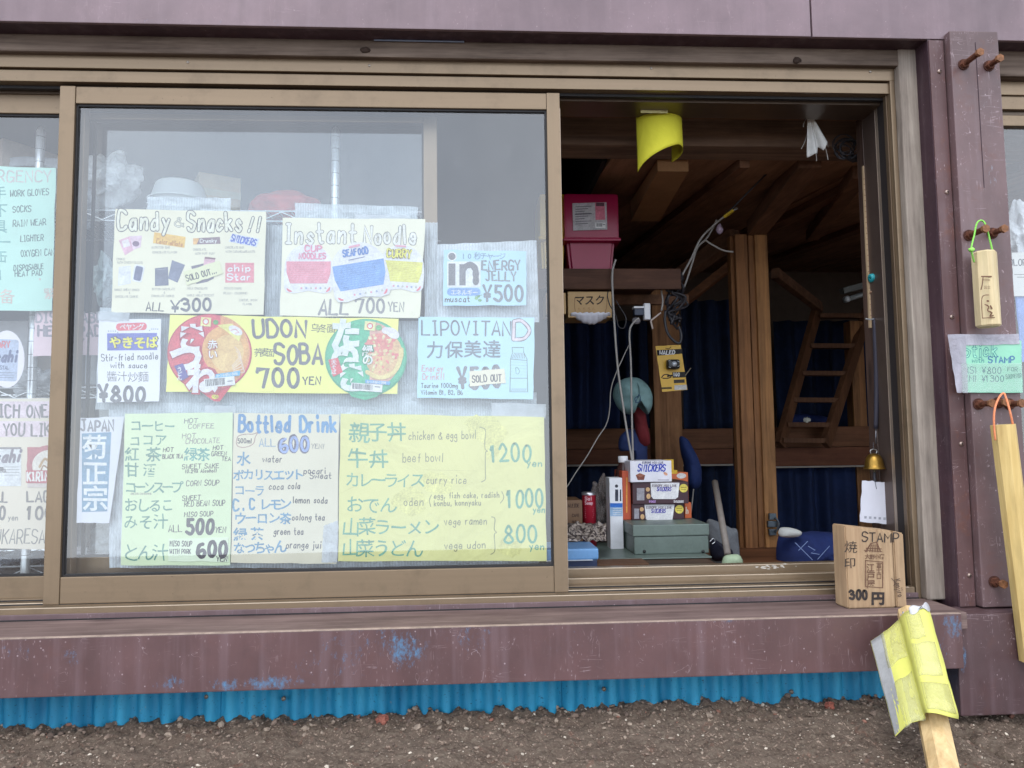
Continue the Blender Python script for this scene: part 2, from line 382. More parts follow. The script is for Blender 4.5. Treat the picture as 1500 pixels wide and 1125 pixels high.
# ------------------------------------------------------------------ hand lettering
# pen strokes on a 0-6 by 0-9 field, baseline 2, x-height 6, capitals 9; '~' marks a curved stroke
GL = {
'A':'02 39 62|14 54','B':'02 09|~09 39 58 46 06|~06 46 64 42 02','C':'~68 49 19 06 04 12 42 63','D':'02 09|~09 39 66 64 42 02',
'E':'59 09 02 62|06 46','F':'59 09 02|06 46','G':'~68 49 19 06 04 12 42 64|35 65 62','H':'09 02|69 62|06 66','I':'19 49|39 32|12 52','J':'29 69|~49 43 22 03',
'K':'09 02|69 05|26 62','L':'09 02 62','M':'02 09 35 69 62','N':'02 09 62 69','O':'~39 17 05 13 32 53 65 57 39','P':'02 09|~09 49 67 45 05',
'Q':'~39 17 05 13 32 53 65 57 39|44 61','R':'02 09|~09 49 67 45 05|35 62','S':'~68 49 19 07 16 55 64 42 12 03','T':'09 69|39 32','U':'~09 04 12 42 64 69',
'V':'09 32 69','W':'09 12 36 52 69','X':'09 62|69 02','Y':'09 35 69|35 32','Z':'09 69 02 62',
'a':'~55 36 15 03 22 43 55|56 52','b':'09 02|~05 36 55 53 32 03','c':'~55 36 15 03 22 53','d':'59 52|~55 36 15 03 22 53','e':'~04 54 46 26 15 03 22 42 53',
'f':'~59 38 35 32|16 56','g':'~55 36 15 04 23 54|~56 52 40 10 01','h':'09 02|~04 36 55 52','i':'36 32|38 39','j':'~36 32 20 00|38 39','k':'09 02|56 04|24 52',
'l':'39 32','m':'06 02|~04 26 35 32|~34 56 65 62','n':'06 02|~04 36 55 52','o':'~36 15 04 13 32 53 54 55 36','p':'06 00|~05 36 55 53 32 03','q':'56 50|~55 36 15 03 32 54',
'r':'06 02|~04 26 46','s':'~55 36 15 34 53 32 03','t':'~29 24 32 52|06 56','u':'~06 03 22 43 55|56 52','v':'06 32 56','w':'06 12 35 52 66','x':'06 52|56 02','y':'06 33|56 10','z':'06 56 02 52',
'0':'~39 16 05 14 32 54 65 56 39','1':'17 39 32','2':'~07 29 48 56 34 02|02 62','3':'~08 29 58 46 26|~26 56 64 42 03','4':'49 04 64|49 42','5':'59 19 16|~16 46 64 42 03',
'6':'~48 17 04 22 52 64 45 14','7':'08 09 69 32','8':'~39 17 26 45 63 42 22 03 25 46 57 39','9':'~66 45 16 18 39 59 66 42',
'&':'~62 27 38 47 05 03 32 64','!':'39 34|33 32','.':'32 33','-':'05 55','(':'~59 36 35 52','ï':'','?':'~08 29 58 56 35 34|33 32',')':'~19 36 35 12',',':'33 21','%':'~19 27 18 19|69 02|~54 42 53 54',
'¥':'09 35 69|35 32|15 55|14 54',':':'35 36|32 33','~':'~04 15 34 45','/':'02 69','*':'15 53|13 55',"'":'39 37','"':'29 27|49 47','{':'~59 37 35 15 33 31 50'}
NARROW = {'i': .45, 'l': .45, 'I': .75, '!': .5, '.': .4, ',': .45, "'": .4, 'j': .7, '1': .7, '(': .55, ')': .55, 't': .85, 'r': .85, 'f': .85, ':': .4, ' ': .6, 'm': 1.2, 'w': 1.15, 'M': 1.15, 'W': 1.2, '-': .7}
def glyph(ch):
    out = []
    if ch in 'O0oQ':
        rx, ry, cx_, cy_ = (2.5, 2.0, 2.6, 4.0) if ch == 'o' else ((2.75, 3.5, 3, 5.5) if ch == '0' else (3, 3.5, 3, 5.5))
        out.append([Vector((cx_ + rx * math.cos(a), cy_ + ry * math.sin(a))) for a in [1.75 + 6.283 * i / 16 for i in range(17)]])
        if ch == 'Q': out.append([Vector((4, 4)), Vector((6, 1))])
        return out
    for s in GL.get(ch, '').split('|'):
        if not s: continue
        cur = s[0] == '~'; pts = [Vector((int(p[0]), int(p[1]))) for p in s.replace('~', '').split()]
        if cur:
            closed = (pts[0] - pts[-1]).length < .1
            pts = catmull(pts[:-1], 4, True) + [pts[0]] if closed else catmull(pts, 4)
        out.append(pts)
    return out
JPC = {}
def jp_char(ch, bold):
    k = (ch, bold)
    if k not in JPC:
        cu = bpy.data.curves.new('t', 'FONT'); cu.body = ch; cu.size = 1.0; cu.offset = bold; cu.resolution_u = 3
        ob = bpy.data.objects.new('t', cu); C.objects.link(ob)
        dg = bpy.context.evaluated_depsgraph_get(); me = bpy.data.meshes.new_from_object(ob.evaluated_get(dg))
        JPC[k] = ([v.co.to_2d() for v in me.vertices], [tuple(p.vertices) for p in me.polygons])
        bpy.data.objects.remove(ob); bpy.data.curves.remove(cu); bpy.data.meshes.remove(me)
    return JPC[k]
FIT = {('Candy', 173): 251, ('&', 257): 270, ('Snacks', 276): 357, ('!!', 362): 384, ('Instant', 418): 524, ('Noodle', 534): 612, ('ENERGY', 706): 763, ('JELLY', 712): 757, ('¥500', 708): 768, ('muscat', 652): 689,
('UDON', 372): 450, ('SOBA', 403): 474, ('700', 378): 440, ('YEN', 444): 470, ('Stir-fried noodle', 149): 232, ('with sauce', 162): 216, ('¥800', 146): 214, ('LIPOVITAN', 618): 749, ('D', 752): 777, ('Energy', 618): 650,
('Drink!!', 619): 652, ('Taurine 1000mg', 617): 671, ('Vitamin B1, B2, B6', 617): 678, ('¥500', 672): 736, ('SOLD OUT', 692): 735, ('SOLD OUT...', 274): 320, ('ALL', 467): 511, ('700', 521): 565, ('YEN', 569): 592, ('ALL', 214): 240, ('¥', 250): 264, ('300', 266): 311,
('HOT', 270): 290, ('COFFEE', 276): 314, ('HOT', 267): 287, ('CHOCOLATE', 272): 322, ('HOT', 239): 254, ('BLACK TEA', 238): 268, ('HOT', 312): 327, ('GREEN', 310): 332, ('TEA', 325): 338, ('SWEET SAKE', 267): 321, ('(0.29% Alcohol)', 271): 318,
('CORN SOUP', 273): 321, ('SWEET', 267): 294, ('RED BEAN SOUP', 270): 330, ('MISO SOUP', 270): 312, ('ALL', 247): 267, ('500', 273): 314, ('YEN', 315): 331, ('MISO SOUP', 249): 281, ('WITH PORK', 249): 280, ('600', 289): 334, ('YEN', 317): 333,
('Bottled', 350): 427, ('Drink', 440): 495, ('ALL', 380): 404, ('600', 410): 454, ('YEN!', 456): 475, ('500ml', 348): 369, ('water', 385): 414, ('pocari', 445): 478, ('Sweat', 454): 486, ('coca', 394): 416, ('cola', 422): 440, ('lemon soda', 429): 480,
('oolong tea', 428): 476, ('green tea', 401): 445, ('orange jui', 419): 471, ('chicken & egg bowl', 599): 698, ('beef bowl', 590): 650, ('curry rice', 625): 684, ('oden', 592): 621, ('egg, fish cake, radish', 636): 732, ('konbu, konnyaku', 636): 705,
('vege ramen', 651): 714, ('vege udon', 651): 712, ('1200', 720): 779, ('1000', 744): 797, ('800', 739): 788, ('yen', 772): 795, ('yen', 781): 799, ('yen', 776): 798, ('WORK GLOVES', 15): 72, ('SOCKS', 19): 46, ('RAIN WEAR', 19): 68, ('LIGHTER', 30): 64,
('OXYGEN CAN', 31): 80, ('DISPOSABLE', 20): 64, ('HEAT PAD', 22): 62, ('EMERGENCY', -46): 76, ('JAPAN', 119): 168, ('DISPOSABLE', 53): 164, ('HEAT PAD', 56): 150, ('WHICH ONE', -25): 71, ('DO YOU LIKE?', -24): 97, ('LAGER', 40): 99, ('1000', 40): 94,
('TSUKARESA', -30): 66, ('MA!!', 78): 106, ('BEER', 112): 120, ('KIRIN BEER', 40): 106, ('Asahi', -20): 30, ('Asahi', -18): 26, ('CalorieMate', 229): 268, ('Crunky', 293): 318, ('SNICKERS', 338): 375, ('chip', 334): 368, ('Star', 333): 369,
('CUP', 447): 472, ('NOODLES', 438): 478, ('CURRY', 567): 603, ('SEAFOOD', 503): 541}
class Sheet:
    """a sheet of paper or face of a box; writing on it is given in photo pixels and laid on the sheet's own plane"""
    def __init__(s, root, Y, fn=None, seed=1):
        s.root = root; s.Y = Y; s.fn = fn; s.b = {}; s.n = 0; s.r = random.Random(seed); s.k = 0
    def m(s, x, y, lv):
        if s.fn: return s.fn(x, y, lv)
        return P(x, y, s.Y - .00022 * lv)
    def bucket(s, col, lv, name):
        return s.b.setdefault((col, lv, name), ([], []))
    def put(s, pts, faces, col, lv, name='lettering', micro=True):
        vs, fs = s.bucket(col, lv, name); s.k = (s.k + 1) % 24 if micro else 0
        b = len(vs); e = s.k * .006
        vs += [s.m(p[0], p[1], lv + e) for p in pts]; fs += [tuple(i + b for i in f) for f in faces]
    def stroke(s, pts, w, col, lv=1, name='lettering', taper=True, jit=.08):
        """ribbon with round ends"""
        pts = [Vector(p) for p in pts]; n = len(pts)
        if n < 2: return
        L = []; Rr = []
        ph = s.r.random() * 9
        for i, p in enumerate(pts):
            t = pts[min(i + 1, n - 1)] - pts[max(i - 1, 0)]
            if t.length < 1e-6: t = Vector((1, 0))
            t.normalize(); nn = Vector((-t.y, t.x))
            if 0 < i < n - 1:
                a = (pts[i] - pts[i - 1]).normalized(); b_ = (pts[i + 1] - pts[i]).normalized(); c = max(.55, (1 + a.dot(b_)) / 2) ** .5
            else: c = 1
            ww = w * .5 / c * (1 + jit * math.sin(ph + i * 1.3))
            L.append(p + nn * ww); Rr.append(p - nn * ww)
        t0 = (pts[0] - pts[1]).normalized(); t1 = (pts[-1] - pts[-2]).normalized()
        h = w * .5
        n0 = Vector((-t0.y, t0.x)); n1 = Vector((-t1.y, t1.x))
        vs = L + Rr; fs = [(i, i + 1, n + i + 1, n + i) for i in range(n - 1)]
        for (c, t, nn) in ((pts[0], t0, n0), (pts[-1], t1, n1)):
            b = len(vs); vs += [c + nn * h, c + nn * h * .7 + t * h * .7, c + t * h, c - nn * h * .7 + t * h * .7, c - nn * h]
            fs.append((b, b + 1, b + 2, b + 3, b + 4))
        s.put(vs, fs, col, lv, name)
    def text(s, t, x, y, h, w=1.0, col=(70, 70, 75), lv=1, adv=1.0, slant=0.0, ang=0.0, jit=.035, name='lettering', inner=None, iw=.45, ilv=None, wj=.1):
        """y is the baseline, h the capital height, w the pen width, all in photo pixels"""
        u = h / 7.0; cx = 0.0; ca, sa = math.cos(ang), math.sin(ang); s.n += 1; name = '%s#%d' % (name, s.n)
        to = FIT.get((t, x))
        if to:
            A = sum(6 * u * .78 * NARROW.get(c, 1.0) * (.86 if c.islower() and c not in 'mw' else 1) + u * 1.25 for c in t)
            A -= u * 1.25; B = w * .45 * (len(t) - 1) + w * .5; adv = max(.35, (to - x - B) / A)
        for ch in t:
            wd = 6 * u * .78 * adv
            k = NARROW.get(ch, 1.0)
            small = ch.islower() and ch not in 'mw'
            if ch != ' ':
                gw = wd * (.62 if k < .7 and ch in "il!.,'1:" else (k if k < 1 else k)) * (.86 if small else 1)
                off = 0.0
                jr = s.r.uniform(-jit, jit) * 2; jy = s.r.uniform(-1, 1) * jit * h; js = 1 + s.r.uniform(-1, 1) * jit * 1.5
                for st in glyph(ch):
                    pp = []
                    for q in st:
                        a = ((q.x / 6.0) if ch not in "il!.,'1:" else (q.x - 3) / 6.0 + .3)
                        X = a * gw; Yv = (q.y - 2) * u * js
                        X, Yv = X * math.cos(jr) - Yv * math.sin(jr), X * math.sin(jr) + Yv * math.cos(jr)
                        X += Yv * slant
                        X += cx; Yv += jy
                        wn = wj * w * .5
                        X += wn * noise.noise(Vector((x + X * .3, y + Yv * .3, 1))); Yv += wn * noise.noise(Vector((x + X * .3, y + Yv * .3, 9)))
                        pp.append((x + X * ca + Yv * sa, y + X * sa - Yv * ca))
                    s.stroke(pp, w, col, lv, name)
                    if inner: s.stroke(pp, w * iw, inner, ilv if ilv else lv + 1, name)
            cx += (wd * k * (.86 if small else 1)) + u * 1.25 * adv + w * .45
        return x + cx
    def jp(s, t, x, y, h, col=(70, 120, 110), lv=1, bold=.012, adv=1.0, ang=0.0, jit=.03, warp=.05, name='lettering', sx=1.0, vert=False, slant=0.0):
        """y is the bottom of the characters, h their height"""
        cx = 0.0; cy = 0.0; ca, sa = math.cos(ang), math.sin(ang)
        if name == 'lettering': s.n += 1; name = '%s#%d' % (name, s.n)
        for ch in t:
            vs, fs = jp_char(ch, bold); jr = s.r.uniform(-jit, jit); js = 1 + s.r.uniform(-jit, jit) * 1.5; jy = s.r.uniform(-jit, jit) * h
            sd_ = s.r.random() * 50
            pp = []
            for q in vs:
                X = (q.x) * h * 1.05 * js * sx; Yv = (q.y + .08) * h * 1.05 * js
                X += warp * h * noise.noise(Vector((q.x * 2.2, q.y * 2.2, sd_))); Yv += warp * h * noise.noise(Vector((q.x * 2.2, q.y * 2.2, sd_ + 20)))
                X, Yv = X * math.cos(jr) - Yv * math.sin(jr), X * math.sin(jr) + Yv * math.cos(jr)
                X += Yv * slant
                X += cx; Yv += jy + cy
                pp.append((x + X * ca + Yv * sa, y + X * sa - Yv * ca))
            s.put(pp, fs, col, lv, name)
            if vert: cy -= h * adv
            else: cx += h * adv * sx
        return x + cx
    def poly(s, pts, col, lv=1, name='picture', div=0):
        tri = tessellate_polygon([[Vector((p[0], p[1], 0)) for p in pts]])
        s.put(pts, [tuple(t) for t in tri], col, lv, name)
    def rect(s, x0, y0, x1, y1, col, lv=1, name='picture', ang=0.0, r=0.0):
        cx, cy = (x0 + x1) / 2, (y0 + y1) / 2; ca, sa = math.cos(ang), math.sin(ang)
        w, h = (x1 - x0) / 2, (y1 - y0) / 2; pts = []
        if r:
            for (sx_, sy_, a0) in ((1, 1, 0), (-1, 1, 90), (-1, -1, 180), (1, -1, 270)):
                for k in range(5):
                    a = math.radians(a0 + k * 22.5); pts.append((sx_ * (w - r) + r * math.cos(a), sy_ * (h - r) + r * math.sin(a)))
        else: pts = [(-w, -h), (w, -h), (w, h), (-w, h)]
        s.poly([(cx + a * ca - b * sa, cy + a * sa + b * ca) for a, b in pts], col, lv, name)
    def ell(s, cx, cy, rx, ry, col, lv=1, name='picture', n=28, a0=0, a1=360, ang=0.0):
        pts = []; ca, sa = math.cos(ang), math.sin(ang)
        for k in range(n):
            a = math.radians(a0 + (a1 - a0) * k / (n if a1 - a0 >= 360 else n - 1)); X, Yv = rx * math.cos(a), ry * math.sin(a)
            pts.append((cx + X * ca - Yv * sa, cy + X * sa + Yv * ca))
        s.poly(pts, col, lv, name)
    def line(s, pts, w, col, lv=1, name='lettering', curve=False):
        pts = [Vector(p) for p in pts]
        s.stroke(catmull(pts, 5) if curve and len(pts) > 2 else pts, w, col, lv, name)
    def done(s, mf=None):
        for (col, lv, name), (vs, fs) in s.b.items():
            if vs: link_mesh(name.split('#')[0], vs, fs, (mf or ink)(col), s.root)
def paper_sheet(name, label, cat, corners, Y, col, seed=1, wr=.4, group=None, mat=None, parent=None, edge=0.7, thick=.00018):
    """a sheet with slightly uneven edges; corners TL TR BR BL in photo pixels"""
    rr = random.Random(seed); pts = []
    for i in range(4):
        a = Vector(corners[i]); b = Vector(corners[(i + 1) % 4]); n = 7
        nn = Vector((-(b - a).y, (b - a).x)).normalized()
        for k in range(n):
            off = 0 if k == 0 else rr.uniform(-edge, edge)
            pts.append(a + (b - a) * (k / n) + nn * off)
    tri = tessellate_polygon([[Vector((p.x, p.y, 0)) for p in pts]])
    f = [P(p.x, p.y, Y) for p in pts]; bk = [v + Vector((0, thick, 0)) for v in f]; n = len(pts)
    faces = [tuple(t) for t in tri] + [tuple(n + i for i in reversed(t)) for t in tri] + [(i, (i + 1) % n, n + (i + 1) % n, n + i) for i in range(n)]
    o = link_mesh(name, f + bk, faces, mat or paper(col, wr), parent)
    if label: tag(o, label, cat, group)
    return o, Sheet(o, Y, seed=seed)
# ================================================================== GROUND
def axis_pts(a, b, step, far, grow=1.35):
    xs = []; x = a
    while x <= b + 1e-9: xs.append(x); x += step
    s_ = step; x = xs[-1]; hi = []
    while x < far: s_ *= grow; x += s_; hi.append(x)
    s_ = step; x = xs[0]; lo = []
    while x > -far: s_ *= grow; x -= s_; lo.append(x)
    return list(reversed(lo)) + xs + hi
GZ = ZP(750, 1038, -.03)
def ground_z(x, y):
    d = math.hypot(x, y + .2)
    nz_ = .5 if d < 4 else 0
    z = GZ - .06 * max(0, -.04 - y)
    e = math.exp(-((y + .06) / .05) ** 2)                       # crust thrown up against the sheet
    if -1.6 < x < 1.6 and -.9 < y < .3:
        v = Vector((x, y, 0))
        z += .006 * noise.noise(v * 9) + .0065 * noise.noise(v * 34) + .0045 * noise.noise(v * 85) + .0035 * noise.noise(v * 190)
        z += e * (.010 + .013 * abs(noise.noise(v * 22)) + .009 * abs(noise.noise(v * 60)))
        z -= .030 * max(0, min(1, (x - .80) / .08)) * max(0, min(1, (y + .5) / .3))
        cr_ = abs((x - .88) + .35 * (y + .2) + .02 * noise.noise(v * 14)); z -= .018 * math.exp(-(cr_ / .006) ** 2) if y > -.45 else 0
    if y < -2: z -= .5 * (-2 - y) if y > -900 else .5 * 898
    if y > 4: z += .18 * min(y - 4, 300)
    return z
xs = axis_pts(-1.15, 1.15, .0052, 5000); ys = axis_pts(-.52, .03, .0045, 5000)
gv = [(x, y, ground_z(x, y)) for y in ys for x in xs]; w_ = len(xs)
gf = [(j * w_ + i, j * w_ + i + 1, (j + 1) * w_ + i + 1, (j + 1) * w_ + i) for j in range(len(ys) - 1) for i in range(w_ - 1)]
m, nt, b = newmat('volcanic_grit')
v = coords(nt, world=True)
n1 = noise_n(nt, v, 9, 5, .6); n2 = noise_n(nt, v, 120, 5, .7); n3 = noise_n(nt, v, 38, 5, .65)
base = ramp(nt, n3, .32, .70, lin((126, 107, 94)), lin((176, 157, 140)))
base = mixc(nt, math_n(nt, 'MULTIPLY', ramp(nt, n1, .45, .7), .35), base, lin((130, 110, 98)))
base = mixc(nt, math_n(nt, 'MULTIPLY', ramp(nt, n2, .53, .62), .85), base, lin((204, 188, 166)))
base = mixc(nt, math_n(nt, 'MULTIPLY', ramp(nt, n2, .40, .30), .8), base, lin((80, 68, 60)))
vo = N(nt, 'ShaderNodeTexVoronoi'); vo.inputs['Scale'].default_value = 110; nt.links.new(v, vo.inputs['Vector'])
rd = math_n(nt, 'MULTIPLY', ramp(nt, noise_n(nt, v, 26, 3), .60, .66), ramp(nt, vo.outputs['Distance'], .55, .25))
base = mixc(nt, math_n(nt, 'MULTIPLY', rd, .2), base, lin((130, 78, 64)))
nt.links.new(base, b.inputs['Base Color']); b.inputs['Roughness'].default_value = .95; b.inputs['Specular IOR Level'].default_value = .15
bump(nt, b, math_n(nt, 'ADD', math_n(nt, 'ADD', n2, math_n(nt, 'MULTIPLY', vo.outputs['Distance'], -.8)), n3), .9, .004)
GM = m
tag(link_mesh('ground', gv, gf, m, smooth=True, origin=(0, 0, 0)), kind='structure')
# loose grit
def pebbles(name, cnt, rmin, rmax, cols, seed, y0=-.5, y1=-.03, pw=1.0):
    r = random.Random(seed); vs = []; fs = []; mi = []
    bm = bmesh.new(); bmesh.ops.create_icosphere(bm, subdivisions=1, radius=1)
    base_v = [v_.co.copy() for v_ in bm.verts]; base_f = [[q.index for q in f.verts] for f in bm.faces]; bm.free()
    for i in range(cnt):
        x = r.uniform(-1.12, 1.12); y = y1 - (y1 - y0) * r.random() ** pw; rad = rmin * (rmax / rmin) ** (r.random() ** 2.2)
        z = ground_z(x, y) + rad * .15; k = len(vs); sx, sy, sz = r.uniform(.7, 1.3), r.uniform(.7, 1.3), r.uniform(.4, .8)
        q = Matrix.Rotation(r.random() * 6, 3, 'Z') @ Matrix.Rotation(r.random() * .8, 3, 'X')
        for bv in base_v:
            p = bv * (1 + r.uniform(-.28, .22)); p = q @ Vector((p.x * sx, p.y * sy, p.z * sz)) * rad
            vs.append((x + p.x, y + p.y, z + p.z))
        fs += [tuple(a + k for a in f) for f in base_f]; c = r.choices(range(len(cols)), weights=[cc[1] for cc in cols])[0]; mi += [c] * len(base_f)
    o = link_mesh(name, vs, fs, None, origin=(0, 0, 0), mats=[plain(cc[0], .95, .35, 90, bmp=.5, spec=.2, name='grit') for cc in cols], fmi=mi)
    return o
pc = [((132, 114, 102), 5), ((152, 136, 122), 4), ((98, 84, 76), 4), ((200, 188, 172), 2), ((146, 106, 92), .3)]
tag(pebbles('gravel', 6500, .0010, .0042, pc, 3), kind='stuff')
tag(pebbles('gravel', 1000, .002, .0075, pc[:3] + [pc[4]], 5, -.12, -.05), kind='stuff')
for (px, py, rr_, cl, lb) in ((560, 1060, .011, (150, 92, 78), 'reddish lava lump lying against the blue sheet left of the middle'), (1217, 1078, .009, (140, 80, 66), 'small dark red stone lying alone on the grit near the yellow flag')):
    p = P(px, py, -.09); g = G(); g.ico((p.x, -.09, ground_z(p.x, -.09) + rr_ * .4), rr_, 3, .5, (1, .8, .8), 3, 2.0)
    tag(g.make('stone', plain(cl, .95, .3, 120, bmp=.7), smooth=False), lb, 'stone')

# ================================================================== HUT SHELL
MAUVE = (118, 92, 102)
chips_sill = []
for (px, py, rx, rz, a) in ((590, 950, 42, 34, 1), (480, 905, 40, 20, .7), (560, 905, 30, 18, .8), (690, 925, 45, 38, .55), (1395, 915, 22, 26, 1), (1375, 950, 25, 25, .6), (1320, 925, 30, 20, .35),
                            (250, 1000, 26, 15, .9), (330, 1003, 26, 14, 1), (400, 1000, 60, 13, 1.1), (500, 960, 60, 45, .5), (455, 985, 40, 25, .5), (100, 958, 10, 8, .8), (105, 965, 16, 14, .5), (20, 950, 40, 30, .35),
                            (1040, 905, 60, 12, .55), (1067, 910, 14, 6, .9), (840, 940, 60, 30, .25), (560, 930, 90, 45, .45)):
    p = P(px, py, -.14); chips_sill.append((p.x, p.z, rx * .00125, rz * .00125, a))
M_sill = painted((97, 70, 70), chips_sill, rust=.12, rough=.45, scr=.75)
M_fas = painted((124, 104, 110), [(P(120 + i * 90, 30, -.07).x, P(300, 34, -.07).z, .05, .012, .35) for i in range(5)], rust=0, rough=.38, scr=.35)
M_post = painted((106, 84, 85), [(P(1452, 270, -.085).x, P(1452, 270, -.085).z, .016, .05, .45), (P(1440, 150, -.085).x, P(1440, 150, -.085).z, .01, .06, .3)], rust=.3, rough=.42, scr=1.0, blue=(150, 165, 180))
M_strip = painted((94, 68, 68), [], rust=.45, rough=.5, scr=1.0)
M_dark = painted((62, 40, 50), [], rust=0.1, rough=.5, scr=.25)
M_base = painted((86, 64, 66), [(P(1414, 965, -.13).x, P(1414, 965, -.13).z, .012, .04, 1)], rust=.15, rough=.42, scr=.7)
hut = empty('mountain_hut', (0, .2, GZ), 'brown painted mountain hut front with serving window and blue sheet skirting', 'hut')
Wd_old = wood((80, 66, 58), (136, 120, 108), (2.2, 50, 60), .85, .7, .6, 'weathered_wood')
Wd_grey = wood((118, 106, 98), (176, 164, 152), (55, 50, 2.4), .85, .6, .3, 'grey_wood')
Wd_led = wood((86, 68, 66), (142, 120, 114), (2.5, 45, 60), .7, .6, .5, 'ledge_wood')

zf = ZP(750, 45, -.07); xj = XP(1188, 28, -.07)
G().box(-1.9, xj - .0015, -.07, -.062, zf, zf + .24, .0012).make('fascia_sheet', M_fas, hut)
G().box(xj + .0015, 1.9, -.071, -.063, zf - .001, zf + .24, .0012).make('fascia_sheet', M_fas, hut)
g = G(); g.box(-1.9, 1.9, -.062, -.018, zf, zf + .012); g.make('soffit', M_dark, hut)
# torn paint / bent lip under the fascia
g = G(); pt = [P(548 + i * 12, 57 + (i % 2) * .6, -.03) for i in range(12)]
g.tube([(p.x, -.03, zf - .002) for p in pt], .0016, 6); g.make('bent_lip', plain((120, 130, 150), .5), hut)
zb1 = ZP(400, 62, -.02); zb0 = ZP(400, 83, -.02)
g = G()
def beamsurf(u, w):
    x = -1.9 + 3.25 * u; a = w * math.pi / 2
    return (x, -.012 - .016 * math.cos(a) + .002 * noise.noise(Vector((x * 3, w * 2, 0))), zb0 - .004 + (zb1 - zb0 + .02) * math.sin(a) if w > .5 else zb0 + (zb1 - zb0) * w * 1.3)
g.box(-1.9, XP(1330, 80), -.026, .06, zb0, zf + .001, .004); g.make('lintel_beam', Wd_old, hut)
# knots on the lintel
for px, py in ((535, 73), (1168, 88)):
    p = P(px, py, -.027); g = G(); g.ico((p.x, -.026, p.z), .009, 2, .35, (1.1, .35, .8), px, 4); g.make('knot', plain((58, 42, 34), .9, .4, 200, bmp=.6), hut, True)
# small nails in the head
# sill board, ledge, strip
zt = ZP(750, 917, -.14); zbm = ZP(750, 1000, -.14); xr = XP(1410, 930, -.14)
g = G(); g.box(-1.9, xr, -.14, -.132, zbm, zt, .0015); g.box(-1.9, xr, -.132, -.095, zbm, zbm + .006); g.make('sill_board', M_sill, hut)
G().box(-1.9, xr - .001, -.1405, -.131, zt, zt + .0013, .0004).make('sill_trim', plain((168, 146, 134), .6, .3, 60), hut)
zl = zt + .0005
G().box(-1.9, XP(1400, 890, -.1), -.131, -.012, zl - .03, zl, .002).make('window_ledge', Wd_led, hut)
z1s = ZP(250, 887, -.012)
G().box(-1.9, XP(1345, 880, -.01), -.0125, .10, zl - .03, ZP(500, 889, -.012), .0015).make('sill_strip', painted((104, 84, 86), [], rust=.15, rough=.5, scr=.6), hut)
# blue corrugated skirting
m, nt, b = newmat('blue_corrugated_sheet'); v = coords(nt, world=True)
base = ramp(nt, noise_n(nt, coords(nt, scale=(22, 22, 5), world=True), 1, 6, .6), .3, .72, lin((12, 110, 150)), lin((54, 158, 196)))
sp = ramp(nt, noise_n(nt, coords(nt, scale=(1, 1, 1.6), world=True), 190, 3, .6), .64, .70)
base = mixc(nt, math_n(nt, 'MULTIPLY', sp, .8), base, lin((16, 48, 66)))
ch_ = ramp(nt, noise_n(nt, v, 30, 5, .7), .66, .70); base = mixc(nt, math_n(nt, 'MULTIPLY', ch_, .7), base, lin((128, 140, 140)))
nt.links.new(base, b.inputs['Base Color']); b.inputs['Roughness'].default_value = .5; bump(nt, b, noise_n(nt, v, 90, 4), .15, .001)
M_corr = m
zc1 = zbm + .015; zc0 = GZ - .05
seams = [-1.9, XP(-180, 1040, -.07), XP(315, 1030, -.07), XP(830, 1020, -.07), XP(1415, 1010, -.07)]
for i in range(4):
    a, bb = seams[i], seams[i + 1]; n = int((bb - a + .02) / .0026)
    ph = i * .7
    def cs(u, w, a=a, bb=bb, ph=ph, i=i):
        x = a - .008 + (bb - a + .016) * u
        k = math.cos(2 * math.pi * x / .0385 + ph); k2 = k * (1.15 - .25 * k * k)
        return (x, -.066 - .0075 * k2 - .0012 * (i % 2) + .0015 * noise.noise(Vector((x * 12, w * 2, i))), zc0 + (zc1 - zc0) * w)
    g = G().grid(cs, n, 4, .0006); g.make('corrugated_sheet', M_corr, hut, True)
for px, py in ((302, 1021), (415, 1024), (1160, 1014), (885, 1010)):
    p = P(px, py, -.074); G().lathe([(0, -.002), (.0035, -.0018), (.004, 0), (.0042, .002)], (p.x, -.0725, p.z), 10, Matrix.Rotation(-math.pi / 2, 3, 'X')).make('sheet_nail', plain((130, 120, 110), .5, .3, 100, .5), hut, True)

# window opening, right hand side: grey board, purple return, screwed strip, main post
YJ = -.004
def col_px(x, ytop, ybot, Y): return XP(x, (ytop + ybot) / 2, Y)
gx0, gx1 = XP(1337, 480, -.028), XP(1366, 480, -.028)
ztop = zf; zled = zl
G().box(gx0, gx1, -.028, .09, zled, ztop + .01, .003).make('jamb_board', Wd_grey, hut)
px0, px1 = XP(1391, 480, -.072), XP(1420, 480, -.072)
px0 = XP(1384, 480, -.072); px1 = XP(1414, 480, -.072)
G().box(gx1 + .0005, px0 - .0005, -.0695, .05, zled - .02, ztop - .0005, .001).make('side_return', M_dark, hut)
zpb = ZP(1420, 890, -.085)
g = G(); g.box(px0, XP(1406, 480, -.072), -.0722, -.064, zpb - .0015, ztop - .004, .001); g.make('side_strip', M_strip, hut)
for px, py in ((1377, 104), (1388, 281), (1395, 464), (1409, 650), (1421, 843)):
    p = P(px, py, -.0745); g = G(); g.lathe([(.0001, -.002), (.0030, -.0018), (.0042, -.0004), (.0044, .002)], (p.x, -.0735, p.z), 14, Matrix.Rotation(-math.pi / 2, 3, 'X'))
    s_ = g.make('screw', plain((170, 150, 140), .35, .2, 200, .8), hut, True)
    G().box(p.x - .0022, p.x + .0022, -.0762, -.0752, p.z - .0004, p.z + .0004).box(p.x - .0004, p.x + .0004, -.0763, -.0753, p.z - .0022, p.z + .0022).make('screw_slot', plain((50, 35, 35), .8), s_)
G().box(XP(1406, 480, -.072) - .002, px1 + .03, -.060, -.052, zpb - .0015, ztop - .004).make('recess_shade', M_dark, hut)  # dark plate standing in for the shadow between side strip and post
